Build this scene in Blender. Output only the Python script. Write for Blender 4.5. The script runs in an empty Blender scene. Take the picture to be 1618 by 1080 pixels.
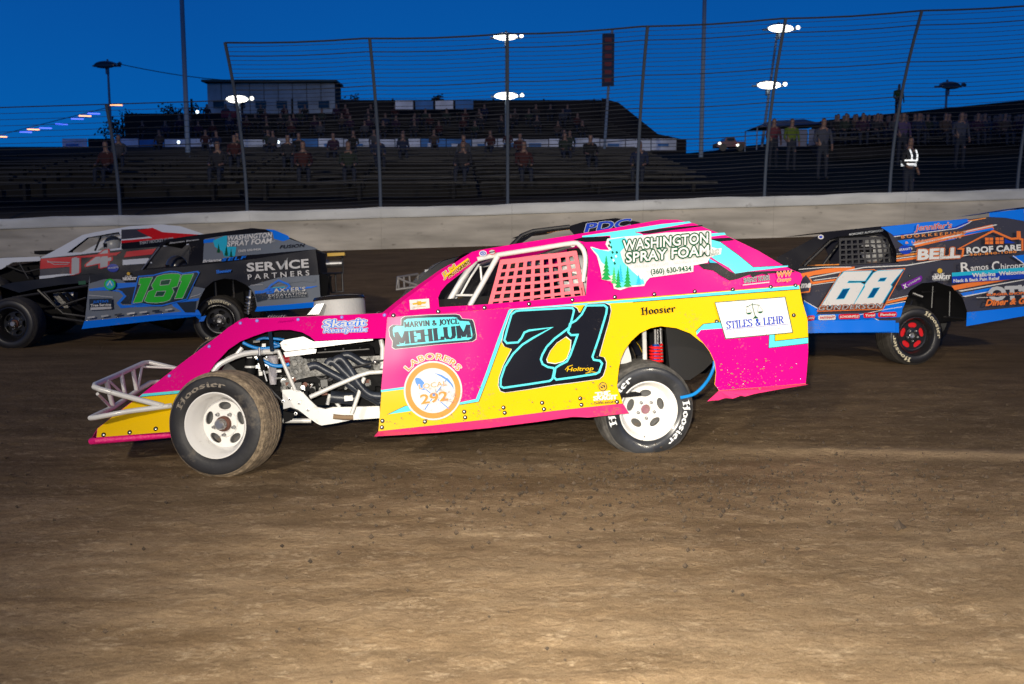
import bpy, bmesh, math, random
from mathutils import Vector, Matrix, noise
from mathutils.geometry import tessellate_polygon
R = math.radians
random.seed(7)
SC = bpy.context.scene
COL = SC.collection

# ------------------------------------------------------------------ camera
F = 1573.0                      # focal length in photo pixels (35 mm lens)
CAMH = 1.55
PITCH = math.atan(199.0 / F)
cam_d = bpy.data.cameras.new('camera')
cam_d.sensor_width = 36.0
cam_d.lens = 36.0 * F / 1618.0
cam_d.clip_start = 0.05
cam_d.clip_end = 2000.0
cam_d.dof.use_dof = True
cam_d.dof.focus_distance = 6.6
cam_d.dof.aperture_fstop = 3.6
cam = bpy.data.objects.new('camera', cam_d)
COL.objects.link(cam)
cam.location = (0, 0, CAMH)
cam.rotation_euler = (math.pi / 2 - PITCH, 0, 0)
SC.camera = cam

# ------------------------------------------------------------------ sky: blue hour
world = bpy.data.worlds.new("World")
SC.world = world
world.use_nodes = True
wn = world.node_tree
wn.nodes.clear()
w_out = wn.nodes.new('ShaderNodeOutputWorld')
w_bg = wn.nodes.new('ShaderNodeBackground')
w_sky = wn.nodes.new('ShaderNodeTexSky')
w_sky.sky_type = 'NISHITA'
w_sky.sun_disc = False
w_sky.sun_elevation = R(-2.5)
w_sky.sun_rotation = R(180)
w_tc = wn.nodes.new('ShaderNodeTexCoord')
w_sep = wn.nodes.new('ShaderNodeSeparateXYZ')
w_rmp = wn.nodes.new('ShaderNodeValToRGB')
w_rmp.color_ramp.elements[0].position = 0.0
w_rmp.color_ramp.elements[0].color = (0.001, 0.125, 0.46, 1)
w_rmp.color_ramp.elements[1].position = 0.75
w_rmp.color_ramp.elements[1].color = (0.001, 0.014, 0.07, 1)
e = w_rmp.color_ramp.elements.new(0.22)
e.color = (0.001, 0.075, 0.33, 1)
e = w_rmp.color_ramp.elements.new(0.36)
e.color = (0.0008, 0.043, 0.215, 1)
w_mix = wn.nodes.new('ShaderNodeMixRGB')
w_mix.blend_type = 'ADD'
w_mix.inputs[0].default_value = 0.008
wn.links.new(w_tc.outputs['Generated'], w_sep.inputs[0])
w_noi = wn.nodes.new('ShaderNodeTexNoise')
w_noi.inputs['Scale'].default_value = 3.0
w_noi.inputs['Detail'].default_value = 6
wn.links.new(w_tc.outputs['Generated'], w_noi.inputs['Vector'])
w_off = wn.nodes.new('ShaderNodeMath')
w_off.operation = 'MULTIPLY_ADD'
w_off.inputs[1].default_value = 0.09
wn.links.new(w_noi.outputs[0], w_off.inputs[0])
w_sub = wn.nodes.new('ShaderNodeMath')
w_sub.operation = 'SUBTRACT'
w_sub.inputs[1].default_value = 0.045
wn.links.new(w_sep.outputs['Z'], w_sub.inputs[0])
wn.links.new(w_sub.outputs[0], w_off.inputs[2])
wn.links.new(w_off.outputs[0], w_rmp.inputs[0])
wn.links.new(w_rmp.outputs[0], w_mix.inputs[1])
wn.links.new(w_sky.outputs[0], w_mix.inputs[2])
wn.links.new(w_mix.outputs[0], w_bg.inputs[0])
w_bg.inputs[1].default_value = 1.0
wn.links.new(w_bg.outputs[0], w_out.inputs[0])

# the last of the daylight, from behind the photographer
sun_d = bpy.data.lights.new('sun', 'SUN')
sun_d.energy = 0.06
sun_d.angle = R(8)
sun_d.color = (1.0, 0.85, 0.7)
sun = bpy.data.objects.new('sun', sun_d)
COL.objects.link(sun)
sun.rotation_euler = (R(78), 0, 0)


def spot(name, loc, target, power, size, angle, blend, color):
    d = bpy.data.lights.new(name, 'SPOT')
    d.energy = power
    d.shadow_soft_size = size
    d.spot_size = R(angle)
    d.spot_blend = blend
    d.color = color
    o = bpy.data.objects.new(name, d)
    COL.objects.link(o)
    o.location = loc
    o.rotation_euler = (Vector(target) - Vector(loc)).to_track_quat('-Z', 'Y').to_euler()
    return o


# the photographer's flash gun, and the two infield floodlight towers behind the photographer
spot('flash_gun', (-0.12, 0.0, 1.66), (1.0, 3.1, 0.0), 3050, 0.04, 96, 1.0, (1.0, 0.92, 0.78))
spot('infield_floodlight', (-9, -16, 11), (-5, 17, 0.3), 14500, 0.5, 42, 0.35, (1.0, 0.88, 0.70))
spot('infield_floodlight', (14, -16, 11), (8, 17, 0.3), 14500, 0.5, 42, 0.35, (1.0, 0.88, 0.70))

SC.view_settings.view_transform = 'Standard'
SC.view_settings.look = 'None'
SC.view_settings.exposure = 0.0
SC.view_settings.gamma = 1.0
SC.view_settings.use_curve_mapping = False
SC.render.engine = 'CYCLES'
SC.cycles.max_bounces = 5
SC.cycles.diffuse_bounces = 2
SC.cycles.glossy_bounces = 3
SC.cycles.use_denoising = True

# ------------------------------------------------------------------ helpers
CPOS = Vector((0, 0, CAMH))
FWD = Vector((0, math.cos(PITCH), -math.sin(PITCH)))
UPV = Vector((0, math.sin(PITCH), math.cos(PITCH)))
RGT = Vector((1, 0, 0))


def ray(px, py):
    return FWD + RGT * ((px - 809) / F) + UPV * ((540 - py) / F)


def at(px, py, Y):
    """point at real distance Y that the photograph shows at that pixel"""
    r = ray(px, py)
    return CPOS + r * (Y / r.y)


def on_plane(px, py, p0, n, off=0.0):
    r = ray(px, py)
    return CPOS + r * (((p0 + n * off) - CPOS).dot(n) / r.dot(n))


MATS = {}


def lin(c):
    return tuple(((x / 255.0) / 12.92 if x / 255.0 <= 0.04045 else ((x / 255.0 + 0.055) / 1.055) ** 2.4) for x in c)


def mat(name, col, rough=0.5, metal=0.0, dirt=0.0, coat=0.0, bump=0.0, bscale=40.0, vary=0.0, vscale=6.0,
        dcol=(0.16, 0.115, 0.075), dscale=30.0, emit=0.0, spec=0.5, wave=0.0, stretch=(1, 1, 1)):
    if name in MATS:
        return MATS[name]
    m = bpy.data.materials.new(name)
    m.use_nodes = True
    nt = m.node_tree
    b = nt.nodes['Principled BSDF']
    b.inputs['Base Color'].default_value = (*col, 1)
    b.inputs['Roughness'].default_value = rough
    b.inputs['Metallic'].default_value = metal
    b.inputs['Specular IOR Level'].default_value = spec
    b.inputs['Coat Weight'].default_value = coat
    b.inputs['Coat Roughness'].default_value = 0.12
    if emit:
        b.inputs['Emission Color'].default_value = (*col, 1)
        b.inputs['Emission Strength'].default_value = emit
    tc = nt.nodes.new('ShaderNodeTexCoord')
    mp = nt.nodes.new('ShaderNodeMapping')
    mp.inputs['Scale'].default_value = stretch
    nt.links.new(tc.outputs['Object'], mp.inputs[0])
    cur = None
    if vary:
        n = nt.nodes.new('ShaderNodeTexNoise')
        n.inputs['Scale'].default_value = vscale
        n.inputs['Detail'].default_value = 6
        nt.links.new(mp.outputs[0], n.inputs['Vector'])
        mr = nt.nodes.new('ShaderNodeMapRange')
        mr.inputs[1].default_value = 0.3
        mr.inputs[2].default_value = 0.7
        mr.inputs[3].default_value = 1 - vary
        mr.inputs[4].default_value = 1 + vary
        nt.links.new(n.outputs[0], mr.inputs[0])
        mx = nt.nodes.new('ShaderNodeMixRGB')
        mx.blend_type = 'MULTIPLY'
        mx.inputs[0].default_value = 1
        mx.inputs[1].default_value = (*col, 1)
        nt.links.new(mr.outputs[0], mx.inputs[2])
        cur = mx.outputs[0]
    if dirt:
        n = nt.nodes.new('ShaderNodeTexNoise')
        n.inputs['Scale'].default_value = dscale
        n.inputs['Detail'].default_value = 8
        n.inputs['Roughness'].default_value = 0.7
        nt.links.new(mp.outputs[0], n.inputs['Vector'])
        n2 = nt.nodes.new('ShaderNodeTexNoise')
        n2.inputs['Scale'].default_value = 3.5
        n2.inputs['Detail'].default_value = 3
        nt.links.new(tc.outputs['Object'], n2.inputs['Vector'])
        ml = nt.nodes.new('ShaderNodeMath')
        ml.operation = 'MULTIPLY'
        nt.links.new(n.outputs[0], ml.inputs[0])
        nt.links.new(n2.outputs[0], ml.inputs[1])
        mr = nt.nodes.new('ShaderNodeMapRange')
        lo = 0.42 - 0.25 * dirt
        mr.inputs[1].default_value = lo
        mr.inputs[2].default_value = lo + 0.10
        mr.inputs[3].default_value = 0
        mr.inputs[4].default_value = min(1, 0.5 + dirt * 0.5)
        nt.links.new(ml.outputs[0], mr.inputs[0])
        mx = nt.nodes.new('ShaderNodeMixRGB')
        nt.links.new(mr.outputs[0], mx.inputs[0])
        if cur:
            nt.links.new(cur, mx.inputs[1])
        else:
            mx.inputs[1].default_value = (*col, 1)
        mx.inputs[2].default_value = (*dcol, 1)
        cur = mx.outputs[0]
        rr = nt.nodes.new('ShaderNodeMapRange')
        rr.inputs[3].default_value = rough
        rr.inputs[4].default_value = 0.85
        nt.links.new(mr.outputs[0], rr.inputs[0])
        nt.links.new(rr.outputs[0], b.inputs['Roughness'])
    if cur:
        nt.links.new(cur, b.inputs['Base Color'])
    if bump or wave:
        prev = None
        for s_, k in ((bscale, bump), (2.2, wave)):
            if not k:
                continue
            n = nt.nodes.new('ShaderNodeTexNoise')
            n.inputs['Scale'].default_value = s_
            n.inputs['Detail'].default_value = 5 if s_ != 2.2 else 1
            nt.links.new((mp if s_ != 2.2 else tc).outputs['Object' if s_ == 2.2 else 0], n.inputs['Vector'])
            bp = nt.nodes.new('ShaderNodeBump')
            bp.inputs['Strength'].default_value = min(1.0, k)
            bp.inputs['Distance'].default_value = 0.01 if s_ != 2.2 else 0.035
            nt.links.new(n.outputs[0], bp.inputs['Height'])
            if prev:
                nt.links.new(prev, bp.inputs['Normal'])
            prev = bp.outputs[0]
        nt.links.new(prev, b.inputs['Normal'])
    MATS[name] = m
    return m


def wrap(name, rgb, dirt=0.32, rough=0.22, wave=0.34):
    return mat('wrap_' + name, rgb, rough=rough, dirt=dirt, coat=0.06, spec=.25, wave=wave, dscale=55)


PINK = wrap('pink', (0.66, 0.001, 0.20))
YELLOW = wrap('yellow', (0.74, 0.47, 0.002))
CYAN = wrap('cyan', (0.10, 0.66, 0.72))
WHITE = wrap('white', (0.64, 0.64, 0.64))
BLACK = wrap('black', (0.006, 0.006, 0.009), dirt=.2)
NAVY = wrap('navy', (0.010, 0.02, 0.035))
BLUE = wrap('blue', (0.004, 0.17, 0.80))
RBLUE = wrap('royal', (0.01, 0.045, 0.42))
GREY = wrap('grey', (0.17, 0.20, 0.26))
CHAR = wrap('charcoal', (0.045, 0.045, 0.062), dirt=0.3)
GREEN = wrap('green', (0.01, 0.48, 0.012))
DGREEN = wrap('dark_green', (0.002, 0.075, 0.03))
ORANGE = wrap('orange', (0.78, 0.19, 0.035))
LORANGE = wrap('light_orange', (0.78, 0.27, 0.05))
RED = wrap('red', (0.62, 0.01, 0.015))
PURPLE = wrap('purple', (0.16, 0.012, 0.30))
GOLD = wrap('gold', (0.62, 0.38, 0.03))
SKYB = wrap('sky_blue', (0.02, 0.42, 0.62))
PALEG = wrap('pale_grey', (0.45, 0.46, 0.48))
SALMON = mat('net_webbing', (0.90, 0.16, 0.20), rough=0.75, bump=0.4, bscale=300, dirt=0.12)
FRAMEW = mat('white_frame_paint', (0.66, 0.66, 0.64), rough=0.3, dirt=0.40, coat=0.3)
FRAMEK = mat('black_frame_paint', (0.015, 0.015, 0.017), rough=0.4, dirt=0.25)
STEEL = mat('steel', (0.42, 0.42, 0.42), rough=0.35, metal=0.9, dirt=0.3)
CASTAL = mat('cast_aluminium', (0.17, 0.17, 0.165), rough=0.5, metal=0.5, bump=0.8, bscale=45, dirt=0.4, vary=.5, vscale=25)
PRIMER = mat('header_coating', (0.022, 0.028, 0.042), rough=0.38, vary=0.35, vscale=12, dirt=0.22, bump=0.2)
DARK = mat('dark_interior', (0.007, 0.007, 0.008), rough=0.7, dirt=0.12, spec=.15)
DARKSP = mat('mud_spattered_black', (0.012, 0.012, 0.013), rough=0.45, dirt=0.45, dscale=70)
HOSE = mat('blue_hose', (0.008, 0.22, 0.62), rough=0.3, dirt=0.12)
RUBBER = mat('tyre_rubber', (0.018, 0.018, 0.020), rough=0.55, vary=0.4, dirt=0.52, dscale=11, dcol=(0.15, 0.13, 0.105), bump=0.15)
RUBBERC = mat('clean_tyre_rubber', (0.013, 0.013, 0.015), rough=0.4, dirt=0.22, dscale=14, dcol=(0.09, 0.08, 0.07))
TREAD = mat('dirty_tread', (0.26, 0.20, 0.13), rough=0.9, vary=0.45, vscale=26, bump=0.9, bscale=70, dirt=0.45, dcol=(0.09, 0.075, 0.055))
TREADK = mat('dark_tread', (0.045, 0.040, 0.034), rough=0.85, vary=0.3, vscale=26, bump=0.7, bscale=70)
RIMW = mat('white_rim_paint', (0.80, 0.79, 0.76), rough=0.28, dirt=0.28, coat=0.3, dscale=40)
RIMK = mat('black_rim_paint', (0.012, 0.012, 0.013), rough=0.28, dirt=0.15, coat=0.4)
RIMR = mat('red_rim_paint', (0.62, 0.008, 0.012), rough=0.35)
RUSTY = mat('rusty_steel', (0.16, 0.07, 0.05), rough=0.6, metal=0.4, bump=0.4)
REDSPR = mat('red_spring_paint', (0.75, 0.012, 0.012), rough=0.3)


def mk(name, verts, faces, mats, idx=None, smooth=False, parent=None):
    me = bpy.data.meshes.new(name)
    me.from_pydata([tuple(v) for v in verts], [], faces)
    if not isinstance(mats, (list, tuple)):
        mats = [mats]
    for m in mats:
        me.materials.append(m)
    if idx:
        me.polygons.foreach_set('material_index', idx)
    if smooth:
        me.polygons.foreach_set('use_smooth', [True] * len(me.polygons))
    me.update()
    o = bpy.data.objects.new(name, me)
    COL.objects.link(o)
    if parent:
        o.parent = parent
    return o


def origin(parent):
    """world position of the thing a part belongs to (roots are never rotated unless built locally)"""
    v = Vector((0, 0, 0))
    while parent:
        v += Vector(parent.location)
        parent = parent.parent
    return v


def thing(name, label, cat, loc, group=None, rotz=0.0):
    o = bpy.data.objects.new(name, None)
    o.empty_display_size = 0.2
    COL.objects.link(o)
    o.location = loc
    o.rotation_euler = (0, 0, rotz)
    tag(o, label, cat, group)
    return o


def tag(o, label, cat, group=None, kind=None):
    if label:
        o['label'] = label
    if cat:
        o['category'] = cat
    if group:
        o['group'] = group
    if kind:
        o['kind'] = kind
    return o


class MB:
    """collects shapes given in world metres and links them as one mesh object"""

    def __init__(s):
        s.v = []; s.f = []; s.i = []; s.m = []

    def mi(s, m):
        if m not in s.m:
            s.m.append(m)
        return s.m.index(m)

    def add(s, vs, fs, m):
        k = len(s.v); q = s.mi(m)
        s.v += [Vector(v) for v in vs]
        for f in fs:
            s.f.append(tuple(a + k for a in f)); s.i.append(q)

    def box(s, c, sx, sy, sz, m, ax=None, taper=1.0):
        X, Y, Z = ax or (Vector((1, 0, 0)), Vector((0, 1, 0)), Vector((0, 0, 1)))
        c = Vector(c)
        vs = []
        for k in (-1, 1):
            tp = taper if k > 0 else 1.0
            for i, j in ((-1, -1), (1, -1), (1, 1), (-1, 1)):
                vs.append(c + X * (i * sx / 2 * tp) + Y * (j * sy / 2 * tp) + Z * (k * sz / 2))
        s.add(vs, [(0, 3, 2, 1), (4, 5, 6, 7), (0, 1, 5, 4), (1, 2, 6, 5), (2, 3, 7, 6), (3, 0, 4, 7)], m)

    def tube(s, pts, r, m, seg=8, cap=True, smooth_n=0):
        pts = [Vector(p) for p in pts]
        if smooth_n and len(pts) > 2:
            out = []
            n = len(pts)
            for i in range(n - 1):
                p0 = pts[max(i - 1, 0)]; p1 = pts[i]; p2 = pts[i + 1]; p3 = pts[min(i + 2, n - 1)]
                for k in range(smooth_n):
                    t = k / smooth_n
                    out.append(0.5 * ((2 * p1) + (p2 - p0) * t + (2 * p0 - 5 * p1 + 4 * p2 - p3) * t * t + (3 * p1 - p0 - 3 * p2 + p3) * t ** 3))
            out.append(pts[-1]); pts = out
        rs = r if isinstance(r, (list, tuple)) else [r] * len(pts)
        if len(rs) != len(pts):
            rs = [rs[0] + (rs[-1] - rs[0]) * i / (len(pts) - 1) for i in range(len(pts))]
        vs = []; fs = []
        prev = None
        for i, p in enumerate(pts):
            a = pts[max(i - 1, 0)]; b = pts[min(i + 1, len(pts) - 1)]
            d = (b - a)
            if d.length < 1e-7:
                d = Vector((1, 0, 0))
            d.normalize()
            if prev is None:
                q = Vector((0, 0, 1)) if abs(d.z) < 0.9 else Vector((1, 0, 0))
                u = d.cross(q).normalized()
            else:
                u = (prev - d * prev.dot(d)).normalized()
            prev = u
            w = d.cross(u)
            for k in range(seg):
                t = 2 * math.pi * k / seg
                vs.append(p + u * (math.cos(t) * rs[i]) + w * (math.sin(t) * rs[i]))
        for i in range(len(pts) - 1):
            for k in range(seg):
                k2 = (k + 1) % seg
                fs.append((i * seg + k, i * seg + k2, (i + 1) * seg + k2, (i + 1) * seg + k))
        if cap:
            fs.append(tuple(range(seg - 1, -1, -1)))
            fs.append(tuple((len(pts) - 1) * seg + k for k in range(seg)))
        s.add(vs, fs, m)

    def lathe(s, prof, m, c=(0, 0, 0), axis=(0, 0, 1), seg=32, mats=None, closed=False):
        """profile of (radius, height along axis)"""
        axis = Vector(axis).normalized(); c = Vector(c)
        q = Vector((1, 0, 0)) if abs(axis.x) < 0.9 else Vector((0, 0, 1))
        u = axis.cross(q).normalized(); w = axis.cross(u)
        k0 = len(s.v)
        for r_, h in prof:
            for k in range(seg):
                t = 2 * math.pi * k / seg
                s.v.append(c + axis * h + u * (math.cos(t) * r_) + w * (math.sin(t) * r_))
        for i in range(len(prof) - 1):
            mm = mats[i] if mats else m
            q_ = s.mi(mm)
            for k in range(seg):
                k2 = (k + 1) % seg
                s.f.append((k0 + i * seg + k, k0 + i * seg + k2, k0 + (i + 1) * seg + k2, k0 + (i + 1) * seg + k)); s.i.append(q_)

    def ball(s, c, r, m, sx=1, sy=1, sz=1, n=10):
        prof = []
        vs = []; fs = []
        c = Vector(c)
        for i in range(n + 1):
            a = math.pi * i / n
            for k in range(2 * n):
                t = math.pi * k / n
                vs.append(c + Vector((math.sin(a) * math.cos(t) * r * sx, math.sin(a) * math.sin(t) * r * sy, math.cos(a) * r * sz)))
        for i in range(n):
            for k in range(2 * n):
                k2 = (k + 1) % (2 * n)
                fs.append((i * 2 * n + k, i * 2 * n + k2, (i + 1) * 2 * n + k2, (i + 1) * 2 * n + k))
        s.add(vs, fs, m)

    def sheet(s, loops, back, m):
        """polygon (with holes) of 3-D points, given thickness by the vector 'back'"""
        tri = tess(loops)
        flat = [p for l in loops for p in l]
        n = len(flat)
        vs = flat + [p + back for p in flat]
        fs = [t for t in tri] + [(t[2] + n, t[1] + n, t[0] + n) for t in tri]
        k = 0
        for l in loops:
            for i in range(len(l)):
                j = (i + 1) % len(l)
                fs.append((k + i, k + j, k + j + n, k + i + n))
            k += len(l)
        s.add(vs, fs, m)

    def build(s, name, parent=None, smooth=False, local=False):
        o = Vector((0, 0, 0)) if local else origin(parent)
        ob = mk(name, [v - o for v in s.v], s.f, s.m, s.i, smooth, parent)
        if smooth:
            try:
                ob.data.set_sharp_from_angle(angle=R(38))
            except Exception:
                pass
        return ob


def tess(loops):
    if len(loops) == 1 and len(loops[0]) == 3:
        return [(0, 1, 2)]
    return [tuple(t) for t in tessellate_polygon([[Vector(p) for p in l] for l in loops])]


# ---- lettering: outlines of Blender's built-in font, and a broad-nib pen for serif and black-letter words
TXT = {}


def text_tris(body, off=0.0, spacing=1.0):
    key = (body, off, spacing)
    if key in TXT:
        return TXT[key]
    cu = bpy.data.curves.new('lettering', 'FONT')
    cu.body = body
    cu.offset = off
    cu.space_character = spacing
    cu.resolution_u = 3
    cu.fill_mode = 'FRONT'
    ob = bpy.data.objects.new('lettering', cu)
    me = bpy.data.meshes.new_from_object(ob)
    me.calc_loop_triangles()
    vs = [Vector(v.co) for v in me.vertices]
    ts = [tuple(t.vertices) for t in me.loop_triangles]
    bpy.data.objects.remove(ob); bpy.data.curves.remove(cu); bpy.data.meshes.remove(me)
    x0 = min(v.x for v in vs); x1 = max(v.x for v in vs)
    TXT[key] = (vs, ts, x0, x1)
    return TXT[key]


CAPH = 0.70
GL = {
 'H': (.74, [[(.16, 1), (.16, .05)], [(.56, .95), (.56, .05), (.44, -.10)], [(.48, .92), (.66, 1)], [(.16, .48), (.4, .62), (.56, .5)], [(0, .92), (.32, 1)], [(0, 0), (.3, .04)]]),
 'o': (.54, [[(.1, .5), (.1, .12), (.25, 0), (.42, .12), (.42, .5), (.25, .62), (.1, .5)]]),
 's': (.48, [[(.38, .55), (.2, .62), (.08, .48), (.36, .2), (.25, .02), (.05, .1)]]),
 'i': (.30, [[(.12, .6), (.12, .08), (.22, 0)], [(.1, .82), (.16, .86)]]),
 'e': (.48, [[(.1, .3), (.38, .42), (.25, .62), (.08, .45), (.08, .12), (.22, 0), (.38, .1)]]),
 'r': (.42, [[(.1, .6), (.1, 0)], [(.1, .48), (.28, .62), (.38, .5)]]),
}
SF = {
 'S': (.62, [[(.5, .8), (.42, .97), (.2, .97), (.08, .78), (.2, .56), (.42, .44), (.52, .22), (.4, .03), (.16, .03), (.06, .22)]]),
 'T': (.7, [[(.33, 0), (.33, .97)], [(.02, .97), (.64, .97)], [(.02, .97), (.02, .8)], [(.64, .97), (.64, .8)], [(.2, .02), (.46, .02)]]),
 'I': (.36, [[(.16, 0), (.16, 1)], [(.03, .02), (.3, .02)], [(.03, .98), (.3, .98)]]),
 'L': (.62, [[(.14, 0), (.14, 1)], [(.02, .02), (.52, .02)], [(.52, .02), (.55, .22)], [(.02, .98), (.28, .98)]]),
 'E': (.64, [[(.14, 0), (.14, 1)], [(.02, .02), (.54, .02), (.56, .2)], [(.02, .98), (.52, .98), (.52, .8)], [(.14, .52), (.4, .52)]]),
 'H': (.78, [[(.14, 0), (.14, 1)], [(.6, 0), (.6, 1)], [(.14, .52), (.6, .52)], [(.02, .02), (.27, .02)], [(.02, .98), (.27, .98)], [(.48, .02), (.73, .02)], [(.48, .98), (.73, .98)]]),
 'R': (.72, [[(.14, 0), (.14, 1)], [(.02, .98), (.4, .98), (.54, .85), (.54, .65), (.4, .5), (.14, .5)], [(.34, .5), (.58, .04), (.68, .02)], [(.02, .02), (.27, .02)]]),
 '&': (.76, [[(.66, .4), (.5, .12), (.3, .02), (.12, .1), (.1, .3), (.3, .52), (.42, .7), (.38, .92), (.24, .92), (.18, .75), (.5, .2), (.68, .04)]]),
 'M': (.92, [[(.14, 0), (.14, 1)], [(.14, 1), (.43, .1)], [(.43, .1), (.74, 1)], [(.74, 1), (.74, 0)], [(.02, .02), (.26, .02)], [(.6, .02), (.87, .02)], [(.02, .98), (.16, .98)], [(.74, .98), (.87, .98)]]),
 'A': (.74, [[(.08, 0), (.34, 1)], [(.34, 1), (.6, 0)], [(.16, .34), (.52, .34)], [(0, .02), (.2, .02)], [(.48, .02), (.72, .02)]]),
 'V': (.7, [[(.08, 1), (.33, 0)], [(.33, 0), (.58, 1)], [(0, .98), (.2, .98)], [(.48, .98), (.68, .98)]]),
 'N': (.8, [[(.14, 0), (.14, 1)], [(.14, 1), (.62, 0)], [(.62, 0), (.62, 1)], [(.02, .02), (.24, .02)], [(.5, .98), (.74, .98)], [(.02, .98), (.16, .98)]]),
 'J': (.46, [[(.3, 1), (.3, .1), (.2, -.08), (.04, 0)], [(.16, .98), (.44, .98)]]),
 'O': (.8, [[(.38, .98), (.14, .82), (.06, .5), (.14, .18), (.38, .02), (.6, .18), (.7, .5), (.6, .82), (.38, .98)]]),
 'Y': (.7, [[(.08, 1), (.33, .5)], [(.58, 1), (.33, .5), (.33, 0)], [(0, .98), (.2, .98)], [(.48, .98), (.68, .98)], [(.2, .02), (.46, .02)]]),
 'C': (.72, [[(.6, .76), (.5, .95), (.3, .98), (.12, .8), (.06, .5), (.12, .2), (.3, .02), (.5, .05), (.62, .24)]]),
 'K': (.76, [[(.14, 0), (.14, 1)], [(.6, 1), (.16, .46)], [(.28, .58), (.6, .02)], [(.02, .02), (.27, .02)], [(.02, .98), (.27, .98)], [(.48, .98), (.7, .98)], [(.5, .02), (.72, .02)]]),
 'G': (.78, [[(.62, .76), (.5, .95), (.3, .98), (.12, .8), (.06, .5), (.12, .2), (.3, .02), (.5, .04), (.6, .14), (.6, .42)], [(.46, .42), (.72, .42)]]),
 'U': (.78, [[(.14, 1), (.14, .28), (.24, .06), (.40, .02), (.54, .08), (.62, .28), (.62, 1)], [(.02, .98), (.27, .98)], [(.50, .98), (.74, .98)]]),
 'W': (.98, [[(.06, 1), (.26, 0)], [(.26, 0), (.47, .9)], [(.47, .9), (.68, 0)], [(.68, 0), (.88, 1)], [(0, .98), (.18, .98)], [(.78, .98), (.96, .98)]]),
 'Q': (.82, [[(.38, .98), (.14, .82), (.06, .5), (.14, .18), (.38, .02), (.6, .18), (.7, .5), (.6, .82), (.38, .98)], [(.4, .2), (.74, -.12)]]),
 "'": (.24, [[(.12, 1), (.08, .75)]]),
}


def nib(word, font, nx, ny, thin=0.03):
    """convex quads of a broad pen (half-width vector nx, ny) drawing the word; returns (list of quads, width)"""
    out = []; x = 0.0
    for ch in word:
        if ch == ' ':
            x += .35
            continue
        w, strokes = font[ch]
        for st in strokes:
            for a, b in zip(st[:-1], st[1:]):
                ax, ay = a[0] + x, a[1]; bx, by = b[0] + x, b[1]
                d = math.hypot(bx - ax, by - ay) or 1e-6
                dx, dy = (bx - ax) / d, (by - ay) / d
                px_, py_ = -dy, dx
                hw = abs(px_ * nx + py_ * ny) + thin
                ex, ey = dx * hw * .35, dy * hw * .35
                out.append([(ax - ex - px_ * hw, ay - ey - py_ * hw), (bx + ex - px_ * hw, by + ey - py_ * hw),
                            (bx + ex + px_ * hw, by + ey + py_ * hw), (ax - ex + px_ * hw, ay - ey + py_ * hw)])
        x += w
    return out, x


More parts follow.
